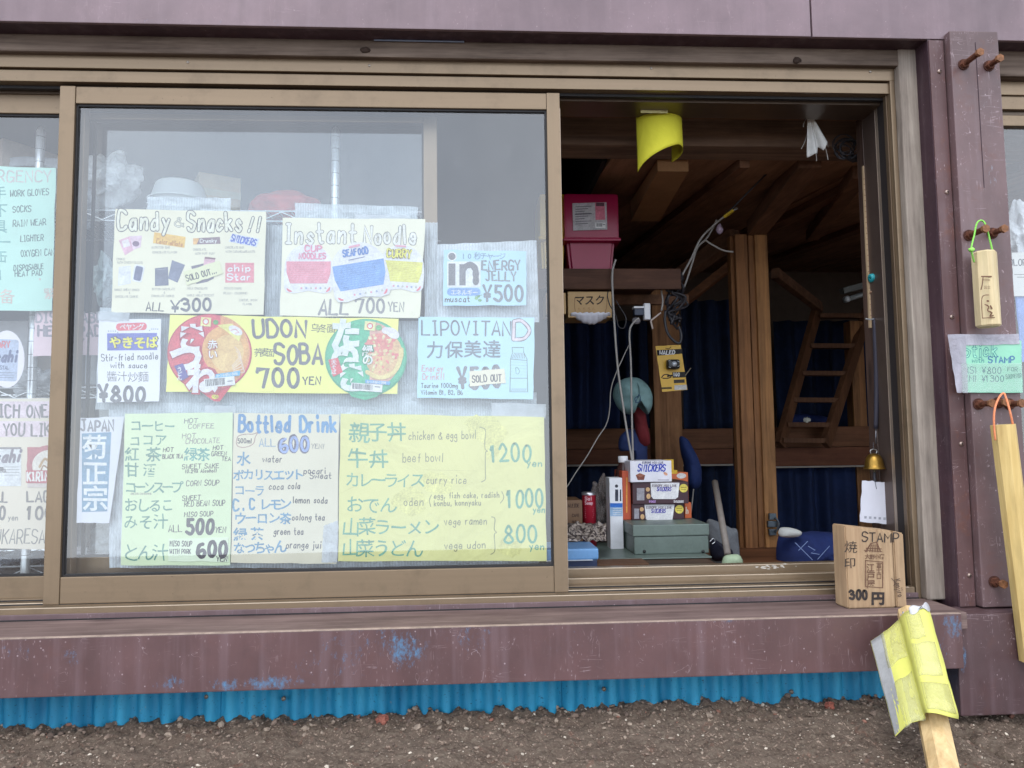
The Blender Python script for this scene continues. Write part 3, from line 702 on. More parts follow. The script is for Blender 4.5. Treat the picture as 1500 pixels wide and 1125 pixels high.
post = empty('steel_post', (XP(1445, 900, -.09), -.08, GZ), 'mauve painted post with rusty bolts right of the serving window', 'post')
qx0, qx1 = XP(1416, 480, -.088), XP(1489, 480, -.088)
G().box(qx0, qx1, -.088, -.04, zpb, zf + .0075, .0022).make('cover_board', M_post, post)
xm_ = (qx0 + qx1) / 2 + .002
G().box(xm_ - .0006, xm_ + .0006, -.0886, -.0875, ZP(1437, 275, -.088), ZP(1428, 62, -.088)).make('crack', plain((60, 44, 52), .9), post)
G().box(xr + .0012, 1.9, -.122, -.06, ZP(1450, 1048, -.122), zpb - .003, .002).make('base_plate', M_base, post)
G().box(px1 - .004, 1.35, -.05, .05, GZ, zpb + .02, .002).make('post_core', M_dark, post)
M_rust = plain((112, 68, 50), .8, .45, 160, .35, .5, name='rusty_iron')
def bolt(px, py, ln, r=.0072, hexa=True):
    p = P(px, py, -.088); s_ = empty('bolt', (p.x, -.088, p.z)); s_.parent = post; s_.location = Vector((p.x, -.088, p.z)) - WORLD_LOC[post.name]
    WORLD_LOC[s_.name] = Vector((p.x, -.088, p.z))
    g = G(); g.prism((p.x, -.086, p.z), (p.x, -.088 - ln, p.z), r * .62, n=12)
    for k in range(int(ln / .0022)): g.prism((p.x, -.089 - k * .0022, p.z), (p.x, -.0899 - k * .0022, p.z), r * .72, n=12)
    g.prism((p.x, -.0882, p.z), (p.x, -.0905, p.z), r * 1.5, n=16); g.prism((p.x, -.0905, p.z), (p.x, -.097, p.z), r * 1.15, n=6)
    return g, p, s_
def bolt(px, py, ln, r=.0072, roll=.2):
    p = P(px, py, -.088)
    g = G(); g.prism((p.x, -.086, p.z), (p.x, -.088 - ln, p.z), r * .66, n=12)
    for k in range(int((ln - .012) / .0024)): g.prism((p.x, -.099 - k * .0024, p.z), (p.x, -.1002 - k * .0024, p.z), r * .78, n=12)
    o = g.make('bolt', M_rust, post)
    G().prism((p.x, -.0882, p.z), (p.x, -.0902, p.z), r * 1.55, n=18).make('washer', plain((84, 50, 40), .85, .4, 160, .3, .5), o)
    G().prism((p.x, -.0903, p.z), (p.x, -.0965, p.z), r * 1.2, n=6, roll=roll).make('nut', M_rust, o)
    G().prism((p.x, -.088 - ln, p.z), (p.x, -.0935 - ln, p.z), r * 1.12, n=6, roll=roll + .3).make('bolt_head', plain((140, 96, 66), .7, .4, 160, .3, .5), o)
bolt(1411, 95, .045); bolt(1448, 97, .028); bolt(1419, 345, .044); bolt(1453, 342, .030); bolt(1433, 592, .034); bolt(1462, 590, .018); bolt(1456, 852, .022); bolt(1478, 592, .03)

# ------------------------------------------------------------------ sliding window frame
AL = (136, 117, 95); M_al = alum(AL); M_alv = alum(AL, axis='z'); M_ald = alum((98, 84, 72)); M_gask_shade = plain((34, 32, 34), .6, .2, name='rubber_and_shade')  # near-black serves the rubber gaskets and the painted shade lines
fr = empty('window_frame', (0, .03, ZP(700, 880)), 'bronze aluminium outer track frame of the sliding windows', 'window frame')
xR = XP(1320, 480, -.01)
zh = [ZP(700, y, -.01) for y in (87.5, 111, 127)]
G().box(-1.9, XP(1310, 105, -.012), .002, .09, zh[1] - .001, zh[1] + .003).make('head_shade_line', M_gask_shade, fr)  # dark backing strip, paints the shade in the gap between head pieces
G().box(-1.9, XP(1300, 128, -.004), .012, .0215, zh[2] - .006, zh[2] - .0003).make('head_shade_line', M_gask_shade, fr)  # dark strip imitating the shade line above the sash
G().box(-1.9, XP(1310, 105, -.012), -.012, .10, zh[1] + .0024, zb0 + .002, .001).make('frame_head', M_al, fr)
G().box(-1.9, XP(1307, 120, -.006), -.006, .10, zh[2], zh[1], .001).make('frame_head', M_al, fr)
for px, py in ((541, 96), (954, 100), (275, 91), (1275, 105)):
    p = P(px, py, -.0125); G().lathe([(.0001, -.0014), (.0024, -.0012), (.003, .001)], (p.x, -.0122, p.z), 10, Matrix.Rotation(-math.pi / 2, 3, 'X')).make('rivet', plain((180, 170, 160), .4, .2, 99, .7), fr, True)
# head tracks in the opening (three ridges hanging down) and rails behind the sashes
zo = ZP(1040, 157, .05)
for (y0, y1, dz) in ((.022, .026, 0), (.046, .050, -.001), (.078, .082, -.001)):
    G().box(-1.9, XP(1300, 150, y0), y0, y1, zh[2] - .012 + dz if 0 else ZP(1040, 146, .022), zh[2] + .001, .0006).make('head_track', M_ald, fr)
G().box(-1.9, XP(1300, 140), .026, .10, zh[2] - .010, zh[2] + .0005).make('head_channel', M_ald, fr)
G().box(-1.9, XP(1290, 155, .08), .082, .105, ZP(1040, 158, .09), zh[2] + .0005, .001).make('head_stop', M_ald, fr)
# bottom tracks
zs = [ZP(1000, y, d) for y, d in ((871, -.010), (860, 0.005), (850, .02), (838, .045), (828, .085))]
G().box(-1.9, xR, -.011, .004, ZP(500, 890, -.012) - .001, zs[0] + .004, .001).make('sill_track', M_al, fr)
G().box(-1.9, xR - .01, .004, .018, zs[0] - .012, zs[1] - .001, .0008).make('sill_track', M_al, fr)
G().box(-1.9, xR - .01, .018, .040, zs[0] - .012, zs[2] - .006, .0008).make('sill_track', M_al, fr)
G().box(-1.9, xR - .01, .040, .044, zs[0] - .012, zs[2] + .004, .0008).make('sill_track', M_al, fr)
G().box(-1.9, xR - .01, .044, .072, zs[0] - .012, zs[3] - .010, .0008).make('sill_track', M_al, fr)
G().box(-1.9, xR - .01, .072, .10, zs[0] - .012, zs[4], .0015).make('sill_track', M_al, fr)
M_highlight = plain((206, 188, 166), .35, .1, 60, .4, .03)  # lighter metal imitating bright highlights on the step edges
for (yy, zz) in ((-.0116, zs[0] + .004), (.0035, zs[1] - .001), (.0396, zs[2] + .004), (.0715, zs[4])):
    G().box(-1.9, xR - .012, yy, yy + .0016, zz - .0009, zz + .0007, .0003).make('track_highlight', M_highlight, fr)
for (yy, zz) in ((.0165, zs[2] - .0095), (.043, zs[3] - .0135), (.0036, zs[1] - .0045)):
    G().box(-1.9, xR - .012, yy, yy + .0012, zz, zz + .0022).make('track_shade_line', M_gask_shade, fr)  # dark strips painting the shade between the sill steps
G().box(-1.9, XP(1345, 880, -.01), -.0139, -.0127, zl + .0002, zl + .0024).make('sill_shade_line', M_gask_shade, fr)  # dark strip drawn as the shade line between ledge and sill strip
# right jamb: outer strip, ridges with slots
xo = XP(1318, 480, -.01)
jz0, jz1 = zl - .001, zh[1] + .002
G().box(XP(1322, 480, -.011), gx0 - .0008, -.011, .09, jz0, zb0 + .002, .001).make('frame_jamb', M_alv, fr)
G().box(XP(1311, 480, .010), XP(1322, 480, -.011) - .0003, .001, .012, jz0, jz1, .0006).make('frame_jamb', alum((116, 98, 80), axis='z'), fr)
G().box(XP(1311, 480, .018), XP(1322, 480, -.011) - .0003, .012, .040, jz0, jz1).make('jamb_channel', plain((36, 30, 30), .7), fr)
G().box(XP(1298, 480, .050), XP(1322, 480, -.011) - .0003, .040, .050, jz0, jz1, .0006).make('frame_jamb', alum((158, 142, 128), axis='z'), fr)
G().box(XP(1285, 480, .10), XP(1322, 480, -.011) - .0003, .0503, .10, jz0, jz1, .0008).make('frame_jamb', alum((96, 82, 76), axis='z'), fr)
G().box(XP(1309, 492, .036), XP(1316, 492, .036), .030, .0398, ZP(1305, 500, .036), ZP(1305, 470, .036), .001).make('latch_keeper', plain((96, 80, 70), .5, .2, 60, .5), fr)

# ------------------------------------------------------------------ sashes
def sash(name, label, x0, x1, zb_, zt_, gl, Y, t, sw, pane_dust, right_stile=True, left_stile=True):
    """x0..x1, zb..zt outer; gl = (gx0,gx1,gz0,gz1) glass daylight"""
    o = empty(name, ((x0 + x1) / 2, Y + t / 2, zb_), label, 'window')
    a, b_, c, d = gl
    if left_stile: G().box(x0, a - .004, Y, Y + t, zb_, zt_, .0015).make('stile', M_alv, o)
    if right_stile: G().box(b_ + .004, x1, Y, Y + t, zb_, zt_, .0015).make('stile', M_alv, o)
    xa = a - .004 + .0003 if left_stile else x0; xb = b_ + .004 - .0003 if right_stile else x1
    G().box(xa, xb, Y + .0015, Y + t - .001, d + .004, zt_ - .0005, .0015).make('top_rail', M_al, o)
    G().box(xa, xb, Y + .0015, Y + t - .001, zb_ + .0005, c - .004, .0015).make('bottom_rail', M_al, o)
    g = G()
    g.box(xa, xb, Y + .006, Y + t - .004, d, d + .0039); g.box(xa, xb, Y + .006, Y + t - .004, c - .0039, c)
    g.box(a - .0039, a, Y + .006, Y + t - .004, c, d); g.box(b_, b_ + .0039, Y + .006, Y + t - .004, c, d)
    g.make('gasket', M_gask_shade, o)
    link_mesh('pane', [(a - .001, Y + t * .5, c - .001), (b_ + .001, Y + t * .5, c - .001), (b_ + .001, Y + t * .5, d + .001), (a - .001, Y + t * .5, d + .001)], [(0, 1, 2, 3)], glass_mat('window_glass', pane_dust), o)
    return o
# main (front) sash, from photo measurements at the face
sx0 = XP(75, 505, 0); sx1 = XP(826, 500, 0); szt = ZP(455, 130.5, 0); szb = ZP(446, 877, 0)
ga, gb = XP(104, 500, .006), XP(803, 500, .006); gd = ZP(455, 160, .006); gc = ZP(446, 834, .006)
main = sash('sliding_window', 'front sliding window covered with handwritten menu sheets', sx0, sx1, szb, szt, (ga, gb, gc, gd), .0, .021, .03, .032)
# reveal strip at the meeting stile
G().box(sx1 - .0055, sx1 + .0008, .0005, .020, szb + .001, ZP(820, 158, 0), .0008).make('stile_lip', alum((168, 150, 132), axis='z'), main)
# left rear sash
lzt, lzb = ZP(30, 133, .03), ZP(30, 884, .03); lgd, lgc = ZP(30, 170, .036), ZP(30, 841, .036)
left = sash('sliding_window', 'rear sliding window at the left edge with the mint emergency list', -1.9, sx0 + .034, lzb + .006, lzt, (-1.85, sx0 + .012, lgc, lgd), .030, .020, .03, .03)
# inner sash slid behind the main one
ix0, ix1 = XP(118, 400, .055), XP(641, 400, .055); izt, izb = ZP(400, 168, .055), ZP(400, 838, .055)
inn = sash('sliding_window', 'inner sliding window seen through the front pane behind the menu sheets', ix0, ix1, izb, izt, (ix0 + .018, XP(618, 400, .055), izb + .04, ZP(400, 180, .058)), .055, .018, .02, .02, left_stile=False)

# ------------------------------------------------------------------ neighbouring window at the far right
rw = empty('side_window', (1.05, .03, ZP(1490, 800)), 'window right of the post with a white bag behind the glass', 'window')
rz = [ZP(1490, y, .0) for y in (122, 142, 161, 167, 183)]
G().box(gx1 + .04, 1.9, -.028, .02, rz[0] + .001, ztop + .01, .003).make('lintel_board', Wd_old, rw)
G().box(1.0 - .1, 1.9, -.008, .06, rz[1] + .0006, rz[0], .001).make('frame_head', M_al, rw)
G().box(1.0 - .1, 1.9, -.003, .06, rz[2], rz[1], .001).make('frame_head', M_al, rw)
G().box(1.0 - .1, 1.9, .006, .060, rz[3], rz[2] - .0005, .001).make('head_channel', M_ald, rw)
G().box(1.0 - .1, 1.9, .004, .024, rz[4], rz[3] - .001, .001).make('top_rail', M_al, rw)
link_mesh('pane', [(.9, .014, GZ + .05), (1.9, .014, GZ + .05), (1.9, .014, rz[4] + .002), (.9, .014, rz[4] + .002)], [(0, 1, 2, 3)], glass_mat('window_glass', .045), rw)
G().box(.9, 1.9, -.012, .06, GZ, ZP(1490, 900, 0), .001).make('bottom_rail', M_al, rw)

# ================================================================== ROOM BEHIND
room = (-1.95, 2.2, .10, 2.45)
M_ply = wood((88, 62, 48), (142, 104, 80), (30, 2.2, 30), .8, .3, .25, 'dark_plywood', knots=False)
M_brn = wood((98, 64, 40), (168, 116, 72), (55, 55, 2.2), .65, .35, .3, 'stained_timber')
M_brx = wood((84, 52, 34), (140, 92, 60), (2.2, 50, 55), .7, .35, .3, 'stained_timber_beam')
M_rail = wood((88, 56, 36), (134, 88, 60), (2.2, 40, 50), .7, .3, .2, 'rail_timber')
ZF = -.35
def quad(name, pts, mat, kind='structure', parent=None):
    o = link_mesh(name, pts, [(0, 1, 2, 3)], mat, parent); tag(o, kind=kind) if parent is None else None; return o
G().box(-1.95, 2.2, .12, 2.5, ZF - .05, ZF).make('floor', M_ply)['kind'] = 'structure'
G().box(-1.95, 2.2, 2.45, 2.5, ZF, 1.9).make('wall_back', plain((110, 92, 80), .8))['kind'] = 'structure'
G().box(-2.0, -1.9505, -.0, 2.5, ZF, 1.9).make('wall_left', plain((130, 124, 116), .8))['kind'] = 'structure'
G().box(2.2005, 2.25, -.0, 2.5, ZF, 1.9).make('wall_right', plain((130, 110, 96), .8))['kind'] = 'structure'
G().box(-2.0, 2.25, .106, .13, zo + .07, 1.9).make('wall_front', M_ply)['kind'] = 'structure'
G().box(-2.0, 2.25, .0, .12, ZF, zs[4] - .06).make('wall_front_lower', M_ply)['kind'] = 'structure'
G().box(-2.0, 2.25, -.01, .13, zf + .20, 1.92).make('wall_front_upper', M_fas)['kind'] = 'structure'
G().box(XP(1350, 300, .1), 1.0, .001, .13, ZF, 1.9).make('wall_pier', M_ply)['kind'] = 'structure'
# high ceiling over the loft on the left, lower boarded ceiling on the right rising slightly with depth
cz = lambda y: 1.252 + .09 * (y - .33)
G().box(-2.0, 2.25, .0, 2.5, 1.9, 1.93).make('roof', plain((60, 50, 45), .8))['kind'] = 'structure'
XE = .36
ceil = empty('ceiling', (1.2, 1.2, 1.3)); ceil['kind'] = 'structure'
xb_ = [XE, .70, 1.05, 1.45, 1.85, 2.2]
for i in range(5):
    a, b_ = xb_[i], xb_[i + 1]; d = .003 * (i % 2)
    link_mesh('ceiling_board', [(a + .002, .335, cz(.335) + d), (b_ - .002, .335, cz(.335) + d), (b_ - .002, 2.45, cz(2.45) + d), (a + .002, 2.45, cz(2.45) + d),
                                (a + .002, .335, cz(.335) + d + .02), (b_ - .002, .335, cz(.335) + d + .02), (b_ - .002, 2.45, cz(2.45) + d + .02), (a + .002, 2.45, cz(2.45) + d + .02)],
              [(0, 1, 2, 3), (7, 6, 5, 4), (0, 4, 5, 1), (1, 5, 6, 2), (2, 6, 7, 3), (3, 7, 4, 0)], wood((118, 88, 68), (180, 140, 112), (30, 2.2, 30), .8, .3, .25, 'ceiling_plywood', knots=False), ceil)
for xj_ in (.70, 1.10, 1.45):
    G().beam((xj_, .336, cz(.336) - .013), (xj_, 2.44, cz(2.44) - .013), .026 if xj_ < 1 else .045, .024, .002).make('joist', M_ply, ceil)
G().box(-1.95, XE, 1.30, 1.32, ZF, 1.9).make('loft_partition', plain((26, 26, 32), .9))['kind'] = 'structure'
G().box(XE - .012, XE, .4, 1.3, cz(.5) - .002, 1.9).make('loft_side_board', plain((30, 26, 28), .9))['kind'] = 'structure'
def thing_box(name, label, cat, mat, *a, **k):
    g = G(); g.box(*a, **k); return tag(g.make(name, mat), label, cat)
# beam across the top of the opening, just inside
a = RC(820, 172, 1290, 214, .24)
thing_box('timber_beam', 'dark rough beam across the top of the open hatch just inside', 'beam', wood((92, 74, 64), (150, 124, 106), (2.2, 40, 40), .85, .6, .4, 'rough_beam'), a[0] - .02, 2.1, .24, .33, a[2], a[3], .004)
thing_box('timber_beam', 'thin dark board above the rough beam inside the hatch', 'beam', M_ply, XP(815, 165, .14), 2.1, .131, .15, ZP(1040, 172, .14), zo + .08, .002)
# main doubled post
def post_px(name, label, parts, Y, top, bot, parent=None):
    o = empty(name, (XP((parts[0][0] + parts[-1][1]) / 2, bot, Y), Y, ZF), label, 'post')
    for (x0, x1, dy, d, m_) in parts:
        xa, xb = XP(x0, (top + bot) / 2, Y + dy), XP(x1, (top + bot) / 2, Y + dy)
        G().box(xa, xb, Y + dy, Y + dy + d, ZF + .001, ZP(x0, top, Y) if top > 0 else cz(Y), .0025).make('timber', m_, o)
    return o
post_px('timber_post', 'doubled orange brown timber post standing in the middle of the hatch', [(1077, 1084, .02, .03, M_brn), (1085, 1103, 0, .05, M_brn), (1104, 1113, .012, .04, M_brn), (1114, 1133, .004, .065, wood((112, 76, 44), (190, 136, 84), (50, 50, 2.0), .6, .35, .3, 'orange_timber'))], .85, 343, 822)
post_px('timber_post', 'single timber post behind the stacked snack boxes', [(957, 997, 0, .075, wood((110, 72, 46), (186, 134, 90), (45, 45, 1.8), .65, .35, .3, 'light_timber'))], 1.2, 395, 690)
post_px('timber_post', 'timber post beyond the foot of the ladder at the right', [(1253, 1272, 0, .06, M_brn)], 1.66, 470, 820)
# diagonal braces
def beam_px(label, p0, p1, Y0, Y1, w, d, mat, name='timber_beam'):
    a, b_ = P(p0[0], p0[1], Y0), P(p1[0], p1[1], Y1); g = G(); g.beam(a, b_, w, d, .003)
    return tag(g.make(name, mat), label, 'beam')
beam_px('sloping brace rising right behind the cable bundle', (1000, 445), (1075, 385), 1.2, 1.1, .03, .03, M_brx)
beam_px('sloping rafter rising from the single post to the doubled post', (975, 420), (1078, 345), 1.3, 1.0, .05, .05, M_ply)
beam_px('short rafter sloping down right of the doubled post', (1135, 400), (1200, 450), 1.3, 1.7, .03, .04, M_ply)
beam_px('thick rafter running back over the doubled post', (1186, 232), (1108, 334), .36, .87, .06, .05, M_ply)
beam_px('rafter running back at the right of the hatch under the ceiling', (1262, 250), (1190, 345), .40, 1.2, .045, .04, M_ply)
# long rail over the curtains
for (x0, x1, y0, y1, lb) in ((815, 955, 628, 680, 'left length of the wide wall rail'), (998, 1074, 628, 680, 'middle length of the wide wall rail'), (1136, 1300, 625, 682, 'right length of the wide wall rail under the ladder')):
    o = empty('wall_rail', (XP((x0 + x1) / 2, 655, 1.6), 1.6, ZP((x0 + x1) / 2, 680, 1.6)), lb + ', two brown boards', 'rail')
    a = RC(x0, y0, x1, y0 + 30, 1.6); G().box(a[0], a[1], 1.6, 1.65, a[2] + .002, a[3], .003).make('board', M_rail, o)
    a = RC(x0, y0 + 30, x1, y1, 1.58); G().box(a[0], a[1], 1.58, 1.65, a[2], a[3], .003).make('board', wood((88, 50, 34), (124, 76, 52), (2.2, 30, 34), .7, .3, .2, 'red_board'), o)
    a = RC(x0, y1, x1, y1 + 2.5, 1.585); G().box(a[0], a[1], 1.585, 1.60, a[2], a[3] - .0005).make('curtain_track', plain((150, 140, 130), .5), o)
# curtains
M_cur = plain((17, 34, 66), .9, .4, 8, bmp=.2, name='navy_curtain'); M_cur2 = plain((20, 38, 78), .85, .25, 8, bmp=.2)
def curtain(label, x0, y0, x1, y1, Y, seed, mat=M_cur, folds=9, amp=.018, name='curtain', gather=0):
    a = RC(x0, y0, x1, y1, Y)
    def f(u, w):
        uu = u + .015 * noise.noise(Vector((u * 3, w * 2, seed)))
        k = 1 - gather * w * .4
        x = (a[0] + a[1]) / 2 + (a[1] - a[0]) * (uu - .5) * k
        am = amp * (.7 + .6 * noise.noise(Vector((u * 5, seed, w))))
        return (x, Y + 1.5 * am * math.sin(uu * folds * .55 * 6.283 + .8 * noise.noise(Vector((u * 4, w * 1.5, seed)))), a[3] + (a[2] - a[3]) * w)
    o = G().grid(f, folds * 10, 12, .001).make(name, mat, None, True)
    return tag(o, label, 'curtain', 'navy curtains at the back of the hut')
curtain('narrow navy curtain hanging under the mask box', 828, 470, 905, 628, 1.5, 1, M_cur2, 5)
curtain('navy curtain between the single post and the doubled post, upper half', 1000, 440, 1080, 628, 1.68, 2, folds=6)
curtain('dark navy curtain behind the ladder rungs', 1136, 470, 1290, 628, 1.9, 3, folds=10)
curtain('navy curtain below the left rail behind the red can', 815, 683, 960, 830, 1.66, 4, folds=9)
curtain('navy curtain below the rail beside the grey pole', 998, 683, 1080, 830, 1.66, 5, folds=6)
curtain('navy curtain below the rail right of the doubled post', 1136, 684, 1262, 830, 1.66, 6, M_cur2, 8)
curtain('dark navy curtain in shade behind the teal cap', 900, 470, 962, 628, 1.75, 8, folds=5)
# ladder
lad = empty('ladder', tuple(P(1175, 650, 1.5)), 'wooden loft ladder leaning behind the doubled post', 'ladder')
def LP(px, py): return P(px, py, 1.5 + (650 - py) / 230 * .25)
M_lad = wood((78, 50, 34), (122, 82, 56), (40, 40, 2), .7, .3, .2, 'ladder_wood')
g = G(); g.beam(LP(1142, 652), LP(1199, 446), .026, .05, .003); g.make('rail', M_lad, lad)
g = G(); g.beam(LP(1209, 652), LP(1276, 440), .026, .05, .003); g.make('rail', M_lad, lad)
for (x0, x1, y) in ((1198, 1265, 463), (1184, 1251, 507), (1172, 1238, 547), (1160, 1226, 586), (1151, 1214, 622), (1144, 1206, 645)):
    g = G(); g.beam(LP(x0, y), LP(x1, y + .5), .020, .05, .002, roll=math.pi / 2); g.make('rung', M_lad, lad)
# shelf for the bins
a = RC(815, 395, 990, 404, .5)
sh = empty('shelf', (a[0], .7, a[2]), 'dark wooden shelf carrying the pink bin', 'shelf')
M_sh = wood((60, 40, 32), (98, 68, 54), (2.2, 30, 40), .8, .4, .3, 'shelf_wood')
zsh = ZP(900, 394, .5)
G().box(a[0] - .1, a[1], .5, .95, zsh - .012, zsh, .002).make('shelf_board', M_sh, sh)
G().box(a[0] - .1, a[1] + .01, .485, .4995, zsh - .058, zsh - .002, .003).make('front_edge', M_sh, sh)
G().box(a[0] - .1, a[1] + .12, .78, .80, ZP(900, 446, .78), zsh - .014, .003).make('back_board', M_ply, sh)
# ================================================================== SIGNS ON THE GLASS
DK = (72, 72, 80); GR = (104, 104, 112); LG = (135, 132, 130); TEAL = (84, 134, 124); BLU = (84, 130, 164)
Wt = (238, 238, 240)
YG = .0165          # plane of the sheets taped behind the front pane (pane at .0105)
CREAM = (228, 223, 200); MINTG = (208, 223, 186); YEL = (218, 215, 146); PKC = (222, 196, 204)
# --- bubble wrap sheets taped behind the papers
M_bub = film((200, 210, 218), .66, 62, 'bubble_wrap', .35, 0, .5)
M_bub2 = film((206, 214, 222), .76, 52, 'bubble_wrap', .35, 0, .6)
def wrap(label, cs, Y, seed, mat=M_bub, e=1.2, amp=.0015):
    a, b_, c, d = [Vector(q) for q in cs]
    def f(u, w):
        ee = .6 * e
        q = (a + (b_ - a) * u) * (1 - w) + (d + (c - d) * u) * w
        q = q + Vector((ee * noise.noise(Vector((u * 2, w * 9, seed))), ee * noise.noise(Vector((u * 9, w * 2, seed + 5)))))
        p = P(q.x, q.y, Y); p.y += amp * 2 * noise.noise(Vector((u * 8, w * 8, seed + .5)))
        return p
    o = G().grid(f, 18, 14).make('bubble_wrap', mat, None, True)
    return tag(o, label, 'bubble wrap', 'bubble wrap sheets taped behind the signs')
wrap('strip of bubble wrap standing above the candy sign under the white bowl', [(216, 288), (338, 290), (338, 330), (216, 330)], .034, 1)
wrap('bubble wrap showing above the instant noodle sign', [(432, 297), (612, 303), (610, 350), (432, 350)], .034, 2)
wrap('upright bubble wrap between the candy sign and the instant noodle sign', [(388, 330), (414, 330), (414, 470), (388, 470)], .034, 3)
wrap('bubble wrap behind the pale blue energy jelly sign', [(640, 358), (786, 352), (790, 472), (640, 472)], .034, 4, M_bub2)
wrap('upright bubble wrap left of the pale blue energy jelly sign', [(622, 326), (641, 326), (641, 470), (622, 470)], .035, 5)
wrap('wide bubble wrap band under the noodle lid poster', [(232, 560), (610, 560), (612, 612), (232, 612)], .034, 6)
wrap('bubble wrap band above the yellow menu under the energy drink sign', [(606, 575), (786, 575), (786, 612), (606, 612)], .034, 7)
wrap('bubble wrap behind the fried noodle sign', [(146, 450), (250, 458), (244, 600), (140, 600)], .0345, 8)
wrap('bubble wrap behind the coffee menu at the lower left', [(160, 590), (345, 590), (345, 832), (160, 832)], .035, 9, M_bub2)
wrap('bubble wrap behind the bottled drink menu', [(335, 590), (505, 590), (505, 832), (335, 832)], .0355, 10, M_bub2)
wrap('bubble wrap behind the yellow rice bowl menu', [(490, 596), (796, 596), (790, 832), (490, 832)], .035, 11, M_bub2)
wrap('bubble wrap right of the green noodle lid', [(583, 470), (614, 470), (614, 592), (583, 592)], .0352, 12)

# --- candy and snacks
o, S = paper_sheet('menu_sign', 'cream candy and snacks sign with small product pictures', 'sign', [(169, 306), (390, 310), (386, 461), (163, 458)], YG, CREAM, 11)
OUT = (74, 74, 82); 
S.text('Candy', 173, 336, 26, 6.2, OUT, 1, .98, inner=(228, 224, 200), iw=.64, ilv=2, wj=.1)
S.text('&', 257, 332, 15, 2.6, OUT, 1, 1.0, inner=(228, 224, 200), iw=.5, ilv=2)
S.text('Snacks', 276, 338, 27, 6.0, OUT, 1, .80, inner=(228, 224, 200), iw=.64, ilv=2)
S.text('!!', 362, 339, 21, 5.0, OUT, 1, 1.15, slant=.25, inner=(228, 224, 200), iw=.58, ilv=2)
S.poly([(174, 352), (190, 346), (196, 366), (183, 374)], (214, 168, 186), 1); S.poly([(190, 346), (208, 345), (206, 362), (195, 366)], (222, 190, 204), 1); S.ell(199, 357, 5, 4, (120, 96, 120), 2)
S.poly([(178, 353), (188, 350), (191, 360), (181, 363)], (236, 214, 220), 2)
S.poly([(226, 340), (272, 347), (270, 363), (224, 356)], (238, 180, 92), 1); S.text('CalorieMate', 229, 356, 7, .9, (176, 106, 50), 2, .62, ang=.14)
S.poly([(286, 349), (322, 347), (323, 357), (286, 358)], (126, 106, 116), 1); S.poly([(283, 349), (292, 349), (288, 358), (283, 358)], (228, 170, 110), 2); S.text('Crunky', 293, 355, 5, 1, Wt, 2, .72)
S.poly([(340, 342), (380, 350), (376, 362), (335, 354)], (206, 212, 238), 1); S.text('SNICKERS', 338, 353, 9, 1.9, (72, 96, 186), 2, .52, ang=.18, slant=.15)
for (t, x, y) in (('cookie', 171, 381), ('with choco filling', 172, 386), ('nutrition bar', 222, 364), ('(chocolate flavor)', 223, 371), ('chocolate', 283, 367), ('with puff puff', 286, 373), ('chocolate bar', 330, 364), ('with caramel&peanuts', 331, 370),
                  ('whole wheat choco', 168, 426), ('&', 189, 430), ('chocolate cookie', 169, 436), ('bitter chocolate', 223, 425), ('&', 240, 430), ('chocolate cookie', 222, 435), ('milk chocolate', 275, 424), ('&', 292, 429), ('whole wheat biscuit', 274, 434), ('potato chips', 329, 424), ('(plain - consomme)', 327, 431), ('cheese, onion', 351, 441), ('flavor', 356, 447)):
    S.text(t.upper(), x, y, 3.0, .45, (150, 148, 146), 1, .78, jit=.06)
S.poly([(174, 391), (191, 389), (192, 415), (173, 419)], (220, 222, 234), 1); S.rect(195, 388, 210, 413, (226, 228, 240), 1, ang=.2, r=3); S.rect(197, 390, 208, 411, (98, 102, 132), 2, ang=.2, r=2.5)
S.poly([(227, 393), (246, 391), (247, 418), (227, 419)], (104, 108, 128), 1); S.poly([(252, 381), (271, 388), (260, 414), (246, 408)], (110, 116, 140), 1); S.line([(231, 395), (243, 394)], .8, (150, 150, 165), 2)
S.poly([(280, 390), (298, 386), (300, 390), (281, 394)], (110, 104, 120), 1); S.poly([(300, 376), (315, 378), (314, 392), (298, 388)], (206, 164, 178), 1); S.poly([(286, 412), (304, 408), (314, 401), (313, 408), (303, 413), (288, 416)], (110, 106, 122), 1); S.poly([(300, 376), (316, 378), (315, 380), (300, 379)], (120, 84, 92), 2)
S.rect(330, 385, 372, 414, (222, 132, 144), 1); S.text('chip', 334, 397, 8.5, 1.9, Wt, 2, .92); S.text('Star', 333, 410, 8.5, 1.9, Wt, 2, .92)
S.text('ALL', 214, 455, 12, 1.6, DK, 1, .85, slant=.1); S.text('¥', 250, 456, 16, 2.6, GR, 1, 1.0); S.text('300', 266, 455, 17, 3.8, GR, 1, .95)
S.done()
o, S = paper_sheet('sold_out_slip', 'small slanted sold out slip stuck over a chocolate picture on the candy sign', 'slip', [(269, 398), (321, 382), (327, 400), (274, 418)], YG - .0014, (222, 222, 186), 12)
S.text('SOLD OUT...', 274, 412, 8.5, 1.3, DK, 1, .72, ang=-.27); S.done()
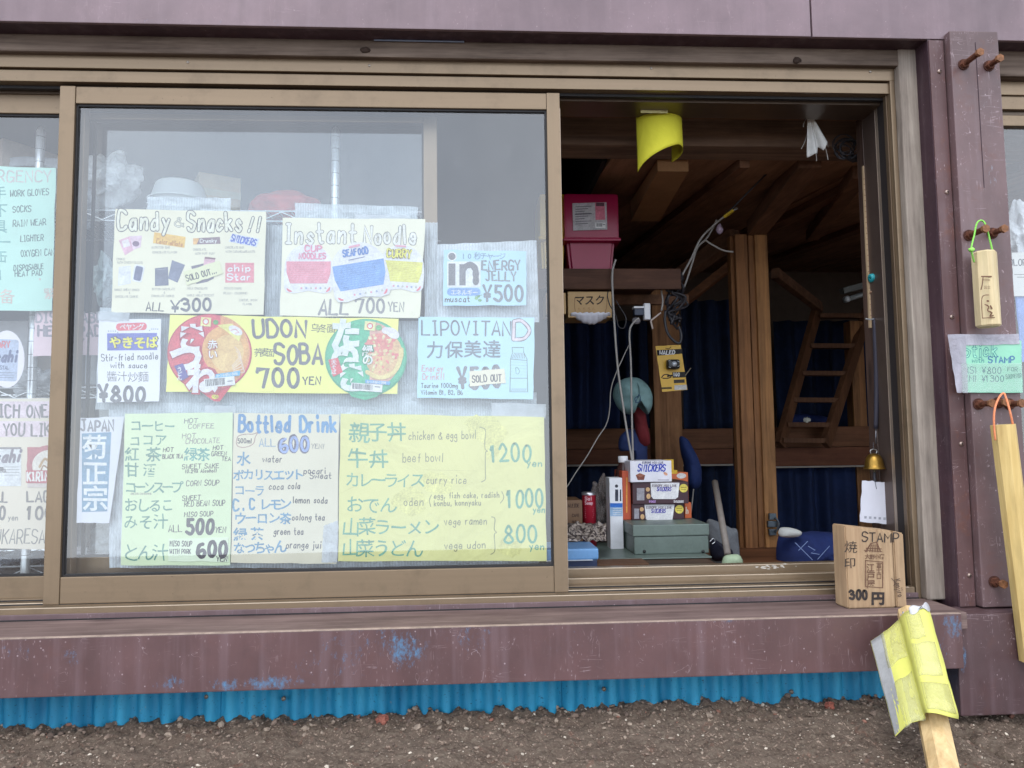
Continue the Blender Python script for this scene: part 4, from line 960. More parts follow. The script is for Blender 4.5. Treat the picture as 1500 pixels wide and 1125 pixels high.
# --- instant noodle
o, S = paper_sheet('menu_sign', 'cream instant noodle sign with three cup lids', 'sign', [(414, 319), (623, 321), (615, 466), (410, 462)], YG, (232, 228, 206), 13)
S.text('Instant', 418, 356, 27, 5.4, (112, 110, 108), 1, .78, inner=(232, 230, 212), iw=.68, ilv=2); S.text('Noodle', 534, 357, 25, 5.4, (112, 110, 108), 1, .64, inner=(232, 230, 212), iw=.68, ilv=2)
def cup(cx, cy, r, col, ang, lab, lcol, lv):
    CL = 'cup_lid#%d' % lv; SP = 'small_print#%d' % lv
    pts = []
    for k in range(24):
        a = math.radians(180 + k * 180 / 23); pts.append((r * math.cos(a), r * .98 * math.sin(a)))
    pts += [(r * 1.03, r * .3), (r * 1.02, r * .85), (r * .92, r * 1.03), (r * .62, r * 1.08), (0, r * .97), (-r * .62, r * 1.08), (-r * .92, r * 1.03), (-r * 1.02, r * .85), (-r * 1.03, r * .3)]
    ca, sa = math.cos(ang), math.sin(ang); T = lambda q: (cx + q[0] * ca - q[1] * sa, cy + q[0] * sa + q[1] * ca)
    S.poly([T(q) for q in pts], (232, 230, 240), lv, CL)
    S.poly([T(q) for q in ((-r * .93, -r * .26), (r * .93, -r * .26), (r * .92, r * .22), (r * .78, r * .66), (-r * .78, r * .66), (-r * .92, r * .22))], col, lv + 1, CL)
    rr = random.Random(int(cx))
    for k in range(11):
        yy = -r * .18 + k * r * .078
        x = -r * .76
        while x < r * .64:
            l = rr.uniform(.04, .18) * r
            S.line([T((x, yy)), T((x + l, yy))], .55, tuple(min(255, c + 34) for c in col), lv + 2, SP); x += l + .05 * r
    for k in range(6): S.ell(*T((-r * .3 + k * r * .2, r * .86)), 1.6, 1.6, [(220, 150, 165), (150, 160, 190), (180, 180, 170)][k % 3], lv + 1, CL, 10)
    S.ell(*T((-r * .8, r * .92)), 4.6, 3.0, (224, 110, 124), lv + 1, CL, 14, 0, 180, ang + .5); S.ell(*T((r * .8, r * .90)), 4.6, 3.0, (224, 110, 124), lv + 1, CL, 14, 0, 180, ang - .9)
    q = T((-r * .62 if len(lab) > 4 else -r * .5, -r * .30))
    return T, q
T, q = cup(452, 392, 35, (236, 138, 154), 0, '', None, 3)
S.text('CUP', 447, 368, 8, 2.0, (224, 130, 158), 6, .9); S.text('NOODLES', 438, 379, 8, 1.8, (224, 130, 158), 6, .66)
T, q = cup(588, 391, 33, (226, 212, 100), .06, '', None, 4)
S.text('CURRY', 567, 376, 11, 3.6, (120, 108, 40), 7, .60, ang=.04); S.text('CURRY', 567, 376, 11, 1.9, (240, 222, 80), 8, .60, ang=.04); S.line([(580, 360), (594, 361)], 2.4, (230, 150, 170), 7)
T, q = cup(526, 395, 41, (108, 150, 214), -.16, '', None, 9)
S.text('SEAFOOD', 503, 376, 9, 2.2, (70, 116, 186), 12, .66, ang=-.14); S.line([(512, 362), (526, 359)], 3, (232, 150, 170), 12); S.line([(511, 381), (534, 376)], 1.2, (120, 126, 160), 12)
S.text('ALL', 467, 460, 21, 3.4, (140, 138, 140), 1, .74, slant=.08); S.text('700', 521, 458, 20, 3.5, (138, 136, 138), 1, .84); S.text('YEN', 569, 456, 13, 2.0, (146, 144, 142), 1, .60)
S.done()
# --- energy jelly
SKY = (176, 214, 234)
o, S = paper_sheet('menu_sign', 'pale blue energy jelly sign at the right, price 500', 'sign', [(650, 366), (771, 368), (771, 447), (649, 448)], YG, SKY, 14)
S.jp('10秒チャージ', 676, 380, 10.5, (110, 140, 170), 1, .012, .86)
S.rect(655, 383, 704, 421, (228, 236, 242), 1, 'logo'); S.ell(662, 375.5, 7, 7, (228, 236, 242), 1, 'logo'); S.ell(662, 375.5, 5.2, 5.2, GR, 2, 'logo')
S.rect(657, 386, 667, 418, GR, 2, 'logo'); S.rect(673, 387, 682, 418, GR, 2, 'logo'); S.line([(677, 398), (681, 391), (690, 388), (696, 394), (697, 404), (697, 413.5)], 9, GR, 2, 'logo', True)
S.rect(655, 422, 704, 433, (110, 150, 206), 1, 'logo', r=5); S.jp('エネルギー', 660, 432, 8, (220, 232, 240), 2, .015, 1.0)
S.text('muscat', 652, 442, 8.5, 1.3, DK, 1, .95); S.ell(698, 437, 3, 2.2, (130, 176, 120), 1, 'grape', 10); S.ell(703, 440, 3, 2.2, (110, 160, 104), 1, 'grape', 10); S.ell(701, 434, 2.4, 2, (90, 146, 90), 1, 'grape', 10); S.line([(696, 434), (706, 432)], 1, (90, 140, 90), 2)
S.text('ENERGY', 706, 395, 13.5, 2.5, (116, 122, 130), 1, .70); S.text('JELLY', 712, 411, 13, 2.4, (116, 122, 130), 1, .72); S.text('¥500', 708, 441, 23, 4.0, (112, 118, 128), 1, .70)
S.done()
# --- noodle lid poster
o, S = paper_sheet('menu_sign', 'long yellow noodle soup sign with a red lid and a green lid', 'sign', [(249, 461), (584, 467), (582, 577), (243, 574)], YG + .0008, (236, 234, 136), 15)
S.text('UDON', 372, 493, 24, 4.6, GR, 1, .74); S.jp('乌冬面', 455, 487, 13, DK, 1, 0, .88, jit=.05); S.jp('荞麦面', 372, 523, 13, DK, 1, -.002, .68, jit=.05)
S.text('SOBA', 403, 532, 28, 4.8, GR, 1, .64); S.text('700', 378, 567, 26, 5.2, GR, 1, .80); S.text('YEN', 444, 563, 11, 2.0, DK, 1, .78)
S.line([(378, 541), (402, 540), (401, 573), (378, 573)], .5, (200, 198, 120), 1)
# red lid
S.ell(307, 517, 62, 57, (176, 60, 76), 3, 'noodle_lid#1', 48); S.poly([(268, 556), (346, 556), (322, 588), (314, 588)], (196, 56, 74), 2.6, 'noodle_lid#1'); S.ell(307, 517, 60.5, 55.5, (206, 84, 96), 3.6, 'noodle_lid#1', 48)
S.ell(316, 515, 50, 53, (214, 150, 104), 4, 'noodle_lid#1', 36, -82, 80); S.ell(330, 513, 34, 36, (226, 164, 104), 5, 'noodle_lid#1', 26); S.ell(333, 517, 24, 27, (236, 184, 124), 6, 'noodle_lid#1', 22, ang=.3)
S.poly([(318, 476), (340, 474), (354, 490), (350, 500), (330, 484)], (238, 222, 130), 6.5, 'noodle_lid#1'); S.ell(345, 484, 11, 6, (240, 232, 232), 7.2, 'noodle_lid#1', 18, ang=.5); S.line([(338, 484), (345, 482), (350, 487), (344, 488)], 1, (226, 140, 150), 8, 'noodle_lid#1')
for k in range(6): S.line([(344 + k * 2.2, 508 + k * 6), (352 + k * 1.1, 520 + k * 5), (340 + k * .5, 536 + k * 2)], 1.3, (238, 196, 176), 6.4, 'noodle_lid#1', True)
S.rect(294, 465, 309, 478, (236, 224, 150), 8, 'noodle_lid#1', .08); S.ell(301.5, 471, 4.8, 4.8, (220, 90, 90), 9, 'noodle_lid#1', 16); S.ell(301.5, 471, 3.3, 3.3, (244, 236, 230), 10, 'noodle_lid#1', 16); S.ell(316, 472, 4, 3.6, (90, 150, 80), 8, 'noodle_lid#1', 12)
for (t, x, y, h, a) in (('き', 258, 514, 42, .06), ('つ', 250, 546, 46, -.05), ('ね', 272, 574, 44, .05)):
    S.jp(t, x, y, h, (176, 62, 78), 9, .085, ang=a, warp=.02, name='lid_lettering#1'); S.jp(t, x, y, h, (232, 226, 236), 11, .055, ang=a, warp=.02, name='lid_lettering#1')
S.jp('赤い', 304, 512, 14.5, (168, 70, 62), 12, .05, .95, vert=True, warp=.01, name='lid_lettering#1'); S.jp('赤い', 304, 512, 14.5, (240, 236, 230), 13, .02, .95, vert=True, warp=.01, name='lid_lettering#1')
S.poly([(255, 536), (268, 532), (276, 552), (266, 558)], (92, 84, 150), 12, 'noodle_lid#1'); S.jp('うどん', 259, 544, 7, Wt, 13, .02, .95, vert=True, name='lid_lettering#1')
S.poly([(316, 548), (352, 543), (351, 550), (315, 554)], (96, 172, 214), 12, 'noodle_lid#1'); S.jp('かつお節の旨味', 317, 553, 4.6, Wt, 13, .01, .98, ang=-.12, name='small_print')
def barcode(x0, y0, x1, y1, ang, lv):
    S.rect(x0, y0, x1, y1, (236, 234, 236), lv, 'barcode', ang); rr = random.Random(int(x0)); cx, cy = (x0 + x1) / 2, (y0 + y1) / 2; x = x0 + 2
    while x < x0 + (x1 - x0) * .68:
        w = rr.choice([.5, .8, 1.2]); ca, sa = math.cos(ang), math.sin(ang)
        S.poly([(cx + (a - cx) * ca - (b_ - cy) * sa, cy + (a - cx) * sa + (b_ - cy) * ca) for a, b_ in ((x, y0 + 1), (x + w, y0 + 1), (x + w, y1 - 2), (x, y1 - 2))], (70, 70, 76), lv + 1, 'barcode'); x += w + rr.choice([.5, .7, 1.1])
    S.line([(cx + (x1 - x0) * .27, cy - 1), (cx + (x1 - x0) * .42, cy - 1 + ang * 6)], 1.4, (120, 120, 126), lv + 1, 'barcode')
barcode(299, 553, 344, 566, -.1, 12)
S.ell(315, 581, 5.2, 3.4, (236, 214, 60), 5, 'noodle_lid#1', 16); S.jp('つゆ', 311, 583.5, 4.5, (120, 90, 30), 6, .01, .9, name='small_print')
# green lid
S.ell(536, 524, 60, 57, (62, 156, 120), 3, 'noodle_lid#2', 48); S.poly([(505, 566), (568, 564), (552, 581), (535, 586), (515, 581)], (68, 168, 128), 2.6, 'noodle_lid#2'); S.ell(536, 523, 58, 55, (78, 178, 138), 3.6, 'noodle_lid#2', 48)
S.ell(536, 520, 52, 50, (216, 164, 150), 4.4, 'noodle_lid#2', 36, -84, 84); S.ell(562, 520, 27, 32, (222, 176, 132), 5, 'noodle_lid#2', 24, ang=.2); S.ell(556, 505, 20, 17, (226, 134, 124), 6, 'noodle_lid#2', 20)
rr = random.Random(4)
for k in range(60):
    a = rr.random() * 6.28; d = rr.random() ** .5; S.ell(558 + 24 * d * math.cos(a), 516 + 30 * d * math.sin(a), rr.uniform(1.5, 4), rr.uniform(1.2, 2.6), rr.choice([(232, 120, 120), (236, 196, 150), (228, 150, 130), (240, 210, 170), (206, 196, 140)]), 7 + (k % 8) * .1, 'noodle_lid#2', 9, ang=a)
S.line([(538, 545), (556, 553), (576, 546), (586, 528), (588, 512)], 6.5, (236, 200, 140), 8.5, 'noodle_lid#2', True)
S.ell(575, 488, 11, 7, (236, 224, 232), 8.6, 'noodle_lid#2', 18, ang=.6); S.ell(566, 484, 7, 5, (232, 210, 222), 8.5, 'noodle_lid#2', 16)
S.rect(534, 471, 550, 484, (240, 228, 160), 9, 'noodle_lid#2', .1); S.ell(542, 477.5, 4.6, 4.6, (220, 90, 90), 9.6, 'noodle_lid#2', 14); S.ell(542, 477.5, 3, 3, (244, 236, 226), 10, 'noodle_lid#2', 14); S.ell(555, 480, 4.5, 4, (100, 170, 110), 9, 'noodle_lid#2', 12)
for (t, x, y, h, a) in (('た', 484, 507, 42, .06), ('ぬ', 484, 540, 42, 0), ('き', 493, 572, 40, .03)):
    S.jp(t, x, y, h, (226, 238, 234), 11, .06, ang=a, warp=.02, name='lid_lettering#2')
S.jp('緑の', 530, 521, 16, (50, 140, 100), 12, .06, .85, vert=True, warp=.01, name='lid_lettering#2'); S.jp('緑の', 530, 521, 16, (238, 242, 236), 13, .025, .85, vert=True, warp=.01, name='lid_lettering#2')
S.poly([(481, 527), (495, 524), (502, 545), (488, 552)], (214, 84, 92), 12, 'noodle_lid#2'); S.jp('天そば', 485, 534, 7.5, Wt, 13, .02, .95, vert=True, ang=.0, name='lid_lettering#2')
S.poly([(535, 556), (572, 559), (571, 564), (535, 561)], (96, 160, 214), 12, 'noodle_lid#2'); S.jp('かつお節の旨味', 537, 561, 4.2, Wt, 13, .01, .98, ang=.07, name='small_print')
barcode(514, 562, 560, 573, .07, 12)
S.done()
# --- fried noodle
o, S = paper_sheet('menu_sign', 'white stir-fried noodle sign with a blue and yellow printed name', 'sign', [(145, 468), (236, 467), (233, 588), (142, 590)], YG - .0006, (226, 226, 232), 16)
S.rect(170, 473, 215, 484, (222, 96, 108), 1, 'logo', -.03, 5); S.jp('ペヤング', 175, 483, 9, Wt, 2, .02, 1.0)
S.rect(157, 488, 230, 513, (92, 100, 178), 1, 'logo', -.01)
S.jp('やきそば', 160, 510, 17.5, (70, 66, 90), 2, .06, 1.02, warp=.02); S.jp('やきそば', 160, 510, 17.5, (240, 220, 70), 3, .035, 1.02, warp=.02)
for k in range(5): S.ell(159 + k * 3.4, 485 + (k == 4) * 2, .8, .8, (90, 120, 130), 1, 'logo', 8); S.ell(219 + k * 3, 482 + (k == 0) * 2, .8, .8, (90, 120, 130), 1, 'logo', 8)
S.text('Stir-fried noodle', 149, 529, 9.5, 1.1, DK, 1, .80, ang=-.04); S.text('with sauce', 162, 539, 8, 1.1, DK, 1, .95); S.jp('醬汁炒麵', 156, 559, 15, GR, 1, -.005, 1.02, jit=.04)
S.text('¥800', 146, 588, 22, 5.0, GR, 1, .82); S.done()
# --- energy drink
o, S = paper_sheet('menu_sign', 'pale blue energy drink sign with a bottle drawing', 'sign', [(613, 464), (783, 465), (781, 585), (611, 583)], YG, (182, 220, 236), 17)
S.text('LIPOVITAN', 618, 491, 20, 2.5, (104, 110, 122), 1, .70); S.text('D', 752, 497, 26, 6.0, (108, 104, 112), 1, .85, slant=.1, inner=(214, 196, 204), iw=.62, ilv=2)
S.jp('力保美達', 624, 524, 25, (104, 116, 130), 1, .015, 1.10); S.text('Energy', 618, 544, 9, 1.3, (196, 156, 160), 1, .72); S.text('Drink!!', 619, 556, 9, 1.3, (196, 156, 160), 1, .68)
S.text('Taurine 1000mg', 617, 568, 6.5, .95, DK, 1, .78); S.text('Vitamin B1, B2, B6', 617, 578, 6.5, .95, DK, 1, .72)
S.text('¥500', 672, 568, 30, 5.2, (124, 124, 132), 1, .62)
bl = [(750, 509), (767, 509), (767, 516), (772, 526), (773, 574), (747, 574), (748, 526), (751, 516), (750, 509)]
S.line(bl, .9, (100, 120, 120), 1, 'bottle_drawing'); S.line([(748, 526), (772, 528)], .8, (100, 120, 120), 1, 'bottle_drawing'); S.line([(747, 554), (773, 554)], .8, (100, 120, 120), 1, 'bottle_drawing')
for k in range(8): S.line([(750 + k * 2.6, 525), (754 + k * 2, 517)], .7, (120, 130, 130), 1, 'bottle_drawing'); S.line([(749 + k * 2.8, 573), (751 + k * 2.8, 569)], .7, (120, 130, 130), 1, 'bottle_drawing')
for k in range(5): S.line([(749, 530 + k * 4.6), (772, 531 + k * 4.6)], .9, (170, 206, 206), 1, 'bottle_drawing')
S.text('D', 756, 548, 9, 1, (120, 160, 160), 2, .8)
S.done()
o, S = paper_sheet('sold_out_slip', 'cream sold out slip stuck over the price on the energy drink sign', 'slip', [(687, 544), (739, 540), (741, 561), (688, 566)], YG - .0014, (230, 222, 200), 18)
S.text('SOLD OUT', 692, 560, 9.5, 1.5, DK, 1, .78, ang=-.04); S.done()
# --- coffee menu
TE = (96, 142, 130)
o, S = paper_sheet('menu_sign', 'pale green hot drinks menu at the lower left of the front pane', 'sign', [(183, 606), (341, 604), (337, 828), (177, 828)], YG, MINTG, 19)
for (t, x, y, h, ad, bd) in (('コーヒー', 190, 632, 17, .98, .01), ('ココア', 189, 653, 17, 1.1, .01), ('紅茶', 183, 676, 21, 1.45, .01), ('甘酒', 183, 698, 20, 1.3, .008), ('コーンスープ', 182, 722, 18, .75, .008), ('おしるこ', 181, 749, 20, .90, .004), ('みそ汁', 180, 775, 22, 1.0, 0), ('とん汁', 178, 821, 26, .86, -.002)):
    S.jp(t, x, y, h, TE, 1, bd + .006, ad, jit=.035, warp=.07)
S.jp('緑茶', 269, 675, 19, (84, 152, 146), 1, .016, 1.0)
for (t, x, y, h, ad, cc) in (('HOT', 270, 620, 6.5, .95, GR), ('COFFEE', 276, 628, 6.5, .95, LG), ('HOT', 267, 642, 6.5, .9, LG), ('CHOCOLATE', 272, 650, 7, .85, LG), ('HOT', 239, 662, 6, .9, DK), ('BLACK TEA', 238, 672, 6, .66, DK), ('HOT', 312, 659, 6, .9, DK), ('GREEN', 310, 668, 6, .8, DK), ('TEA', 325, 675, 5.5, .8, DK),
                          ('SWEET SAKE', 267, 687, 6.5, .85, DK), ('(0.29% Alcohol)', 271, 693, 5, .75, DK), ('CORN SOUP', 273, 712, 7.5, .82, DK), ('SWEET', 267, 733, 6.5, .95, DK), ('RED BEAN SOUP', 270, 742, 8, .74, DK), ('MISO SOUP', 270, 757, 7, .82, DK)):
    S.text(t, x, y, h, 1.05, cc, 1, ad, slant=.12, ang=-.03)
S.text('*BEING CONSOMME', 191, 724.5, 2.5, .5, LG, 1, .9)
S.text('ALL', 247, 779, 10, 1.2, DK, 1, .85); S.text('500', 273, 782, 21, 5.0, (66, 66, 78), 1, .72, slant=.08); S.text('YEN', 315, 780, 8, 1.3, DK, 1, .74, slant=.1)
S.done()
o, S = paper_sheet('price_slip', 'pale slip with the 600 yen pork miso soup price pasted on the green menu', 'slip', [(247, 789), (335, 787), (335, 823), (246, 822)], YG - .0008, (220, 232, 206), 20)
S.text('MISO SOUP', 249, 800, 7.5, 1.1, DK, 1, .68, slant=.1); S.text('WITH PORK', 249, 811, 6.5, 1.1, DK, 1, .74); S.text('600', 289, 815, 22, 5.4, (62, 62, 74), 1, .74); S.text('YEN', 317, 822, 7, 1.4, DK, 1, .8)
S.done()
# --- bottled drink
o, S = paper_sheet('menu_sign', 'cream bottled drink menu with blue lettering', 'sign', [(343, 605), (497, 607), (493, 826), (338, 824)], YG + .0009, (218, 211, 190), 21)
S.text('Bottled', 350, 632, 23, 4.4, (74, 128, 178), 1, .66); S.text('Drink', 440, 632, 22, 4.4, (80, 138, 186), 1, .68)
S.line([(346, 648), (349, 639), (360, 636), (370, 636), (377, 634), (374, 640), (371, 650), (360, 655), (349, 654), (346, 648)], 1, (150, 110, 110), 1, curve=True); S.text('500ml', 348, 649, 6.5, 1.2, DK, 1, .76)
S.text('ALL', 380, 654, 11, 1.7, (140, 160, 178), 1, .85); S.text('600', 410, 661, 21, 6.4, (74, 74, 104), 1, .78); S.text('600', 410, 661, 21, 3.6, (134, 156, 206), 2, .78); S.text('YEN!', 456, 657, 6.5, .9, GR, 1, .8, slant=.15)
B2 = (84, 136, 170)
for (t, x, y, h, ad, bd) in (('水', 346, 682, 20, 1, .02), ('ポカリスエット', 341, 703, 17, .86, .02), ('コーラ', 343, 726, 16, .9, .015), ('ウーロン茶', 342, 768, 18, .93, .02), ('緑茶', 342, 791, 19, 1.3, .022), ('なっちゃん', 341, 811, 19, .78, .02)):
    S.jp(t, x, y, h, B2, 1, bd, ad, jit=.05, warp=.07)
S.text('C', 342, 748, 15, 3, B2, 1, .78); S.text('.', 355, 747, 15, 3, B2, 1, .9); S.text('C', 366, 746, 14, 3, B2, 1, .7); S.jp('レモン', 379, 747, 18, B2, 1, .02, .82)
for (t, x, y, h, cc) in (('water', 385, 677, 9.5, DK), ('pocari', 445, 694, 9, DK), ('Sweat', 454, 701, 8.5, DK), ('coca', 394, 717, 9.5, DK), ('cola', 422, 716, 9, (56, 56, 64)), ('lemon soda', 429, 737, 9, (56, 56, 64)), ('oolong tea', 428, 762, 9, DK), ('green tea', 401, 783, 9.5, DK), ('orange jui', 419, 803, 10, DK)):
    S.text(t, x, y, h, 1.3, cc, 1, .84, slant=.06)
S.done()
o = wrap('torn piece of plastic tape over the corner of the bottled drink menu', [(474, 770), (496, 762), (494, 824), (471, 824)], YG - .0006, 31, film((206, 212, 220), .7, 0, 'tape', .4, 0, .8), 2.5, .0004)
o.name = 'tape'; o['category'] = 'tape'; del o['group']
# --- yellow menu
G2 = (100, 158, 134)
o, S = paper_sheet('menu_sign', 'large wrinkled yellow rice bowl menu at the lower right of the front pane', 'sign', [(499, 606), (797, 611), (801, 822), (495, 822)], YG - .0004, YEL, 22, wr=1.0)
for (x, y, rx, ry, a, c) in ((712, 630, 34, 22, .3, (206, 203, 130)), (722, 645, 16, 30, .1, (203, 200, 128)), (640, 708, 30, 17, .2, (211, 208, 134)), (600, 735, 26, 22, 0, (210, 207, 134)), (748, 800, 20, 18, 0, (206, 203, 132))):
    rr = random.Random(int(x)); S.poly([(x + rx * rr.uniform(.75, 1.1) * math.cos(t) * math.cos(a) - ry * math.sin(t) * math.sin(a), y + rx * math.cos(t) * math.sin(a) + ry * rr.uniform(.75, 1.1) * math.sin(t) * math.cos(a)) for t in [k * 6.283 / 22 for k in range(22)]], c, .3 + int(x) % 7 * .05, 'stain')
S.line([(620, 688), (660, 689), (700, 690)], .5, (190, 186, 120), .8, 'crease'); S.line([(500, 722), (512, 716), (520, 712)], .6, (196, 192, 124), .8, 'crease')
for (t, x, y, h, ad, bd) in (('親子丼', 510, 647, 29, .97, .008), ('牛丼', 508, 686, 28, 1.15, .008), ('カレーライス', 505, 714, 22, .86, .006), ('おでん', 506, 752, 25, 1.0, .004), ('山菜ラーメン', 500, 784, 25, .95, .006), ('山菜うどん', 499, 816, 26, .90, .006)):
    S.jp(t, x, y, h, G2, 1, bd, ad, jit=.035, warp=.07)
for (t, x, y, h) in (('chicken & egg bowl', 599, 644, 12), ('beef bowl', 590, 677, 13), ('curry rice', 625, 709, 11.5), ('oden', 592, 741, 12), ('egg, fish cake, radish', 636, 730, 8), ('konbu, konnyaku', 636, 741, 8), ('vege ramen', 651, 769, 11), ('vege udon', 651, 804, 11)):
    S.text(t, x, y, h, 1.15, (124, 126, 98), 1, .80 if h > 9 else .76, ang=-.015)
S.line([(632, 725), (629, 733), (631, 742)], 1, (124, 126, 98), 1, curve=True); S.line([(735, 720), (738, 729), (733, 737)], 1, (124, 126, 98), 1, curve=True)
S.line([(703, 626), (711, 630), (710, 650), (711, 658), (714, 661), (711, 664), (711, 690), (711, 702), (705, 706)], 1.1, (130, 134, 100), 1, curve=True)
S.line([(720, 757), (725, 760), (724, 775), (727, 780), (724, 784), (725, 806), (719, 812)], 1.1, (130, 134, 100), 1, curve=True)
for (t, x, y, h, ad) in (('1200', 720, 676, 25, .62), ('1000', 744, 743, 25, .58), ('800', 739, 795, 25, .74)): S.text(t, x, y, h, 3.4, G2, 1, ad)
for (x, y) in ((772, 683), (781, 751), (776, 805)): S.text('yen', x, y, 9.5, 1.6, G2, 1, .85)
S.done()
# torn pink slip stuck at the right edge of the yellow menu is left as the red edge mark
# --- sheets behind (left of the papers)
o, S = paper_sheet('menu_sign', 'pale japanese sake sign with three big white characters on blue', 'sign', [(118, 612), (182, 610), (160, 766), (112, 766)], .024, (212, 214, 224), 23)
S.text('JAPAN', 119, 631, 15, 3.0, (124, 124, 134), 1, .62)
S.poly([(120, 635), (163, 633), (157, 749), (120, 750)], (104, 142, 172), 1, 'label_print')
for (t, y) in (('菊', 673), ('正', 710), ('宗', 748)): S.jp(t, 120, y, 36, (212, 222, 232), 2, .018, 1, warp=.03, sx=1.02, name='label_print')
S.done()
o, S = paper_sheet('menu_sign', 'pink heat pad sign behind the left stile of the front window', 'sign', [(52, 452), (162, 462), (158, 520), (48, 522)], .062, PKC, 24)
S.text('DISPOSABLE', 53, 472, 14, 3, (150, 144, 152), 1, .70); S.text('HEAT PAD', 56, 492, 14, 3.4, (130, 124, 134), 1, .95); S.text('¥', 110, 514, 18, 3, (130, 126, 134), 1, 1); S.done()
o, S = paper_sheet('menu_sign', 'mint emergency supplies list at the left edge', 'sign', [(-120, 240), (82, 246), (76, 455), (-120, 456)], .0545, (186, 226, 214), 25)
S.text('EMERGENCY', -46, 266, 16, 2.2, (190, 186, 184), 1, .72)
for (t, x, y, h) in (('WORK GLOVES', 15, 288, 9), ('SOCKS', 19, 311, 8.5), ('RAIN WEAR', 19, 332, 9), ('LIGHTER', 30, 354, 8.5), ('OXYGEN CAN', 31, 376, 9), ('DISPOSABLE', 20, 396, 7.5), ('HEAT PAD', 22, 405, 7.5)): S.text(t, x, y, h, 1.3, (96, 122, 122), 1, .72, ang=-.05, slant=.06)
for (t, x, y) in (('軍手', -30, 292), ('靴下', -30, 318), ('雨具', -30, 342), ('ライター', -66, 364), ('酸素缶', -50, 384), ('カイロ', -58, 412)): S.jp(t, x, y, 19 if y < 300 else 20, (120, 172, 168), 1, .01, 1.02)
S.jp('緊急設备', -64, 444, 21, (204, 184, 176), 1, .004, 1.0); S.jp('緊', 64, 438, 17, (204, 184, 176), 1, .004, 1.0); S.text('"', 56, 416, 8, 1, (200, 180, 176), 1, .8); S.done()
o, S = paper_sheet('menu_sign', 'cream beer sign with two printed cans at the lower left corner', 'sign', [(-90, 585), (118, 583), (104, 806), (-90, 802)], .060, (216, 206, 190), 26)
S.rect(-90, 588, 72, 612, (222, 196, 206), 1); S.rect(-90, 617, 72, 640, (222, 196, 206), 1)
S.text('WHICH ONE', -25, 611, 17, 3.0, (112, 108, 112), 2, .62); S.text('DO YOU LIKE?', -24, 638, 17, 2.8, (112, 108, 112), 2, .56); 
S.text('BEER', 112, 604, 6, 1.2, (120, 116, 118), 2, .5); S.text('?', 104, 634, 14, 2.6, (120, 116, 118), 2, .8)
S.rect(-10, 655, 31, 712, (206, 208, 214), 2, 'can_print'); S.rect(-10, 655, 31, 658, (120, 116, 124), 3, 'can_print'); S.text('Asahi', -20, 676, 17, 3.8, (110, 104, 120), 3, .62, slant=.25)
S.rect(-10, 684, 5, 690, (90, 88, 94), 3, 'can_print'); S.text('EXTRA', -8, 692, 6, 1.2, (120, 118, 124), 4, .6)
for k in range(4): S.line([(6, 684 + k * 4), (28, 684 + k * 4)], .9, (150, 150, 156), 3, 'can_print')
S.ell(73, 682, 34, 30, (170, 92, 104), 2, 'can_print', 36); S.ell(73, 682, 26, 23, (222, 208, 200), 3, 'can_print', 30); S.rect(40, 655, 108, 712, (170, 92, 104), 1.6, 'can_print')
S.line([(58, 684), (66, 672), (76, 680), (84, 670), (88, 684)], 3.4, (176, 140, 96), 4, 'can_print', True); S.line([(60, 690), (64, 682), (74, 688), (84, 680)], 2, (150, 110, 80), 4, 'can_print', True)
S.rect(38, 689, 108, 707, (178, 70, 88), 4, 'can_print'); S.text('KIRIN BEER', 40, 704, 12, 2.6, (230, 222, 216), 5, .60); S.rect(40, 708, 108, 714, (196, 184, 180), 4, 'can_print')
S.text('ALL', -16, 735, 15, 2.8, (116, 112, 112), 1, .66); S.text('LAGER', 40, 735, 15, 2.8, (116, 112, 112), 1, .66); S.text('1000', -34, 760, 18, 3.6, (112, 108, 108), 1, .66); S.text('yen', 12, 762, 8, 1.2, (120, 116, 116), 1, .8); S.text('1000', 40, 760, 18, 3.6, (112, 108, 108), 1, .62); S.text('yen', 96, 760, 8, 1.2, (120, 116, 116), 1, .6)
S.text('TSUKARESA', -30, 796, 20, 1.8, (126, 122, 118), 1, .62, slant=.1); S.text('MA!!', 78, 794, 17, 1.7, (126, 122, 118), 1, .7); S.done()
# can cutout with white border
o, S = paper_sheet('can_cutout', 'rounded white cutout of a silver beer can at the left edge', 'cutout', [(-30, 490), (20, 486), (34, 520), (34, 555)], .0535, (224, 220, 228), 27)
bpy.data.objects.remove(o)
pts = [(10 + 26 * math.cos(a), 526 + 42 * math.sin(a)) for a in [k * math.pi / 16 for k in range(32)]] 
f_ = [P(x, y, .0525) for x, y in pts]; n = len(f_)
o = link_mesh('can_cutout', f_ + [v_ + Vector((0, .0003, 0)) for v_ in f_], [tuple(range(n)), tuple(reversed(range(n, 2 * n)))] + [(i, (i + 1) % n, n + (i + 1) % n, n + i) for i in range(n)], paper((226, 220, 228)))
tag(o, 'rounded white cutout of a silver beer can at the left edge', 'cutout'); S = Sheet(o, .0525, seed=3)
S.rect(-12, 497, 26, 558, (166, 176, 200), 1, 'can_print', .05, 4); S.text('DRY', -4, 509, 9, 1.6, (200, 90, 100), 2, .8); S.text('Asahi', -18, 530, 16, 3.4, (84, 92, 130), 2, .62, slant=.25); S.text('CRYSTAL', -10, 541, 5, 1, (84, 92, 130), 2, .7)
for k in range(3): S.line([(-5, 546 + k * 3.5), (20, 546 + k * 3.5)], .8, (120, 126, 150), 2, 'can_print')
S.done()
# small notes lower left
o, S = paper_sheet('printed_note', 'small pale printed note low behind the stile at the lower left', 'note', [(98, 800), (128, 802), (124, 838), (94, 838)], .07, (206, 204, 210), 28)
for k in range(6): S.line([(100, 806 + k * 5), (121, 806 + k * 5)], .8, (160, 158, 164), 1)
S.done()
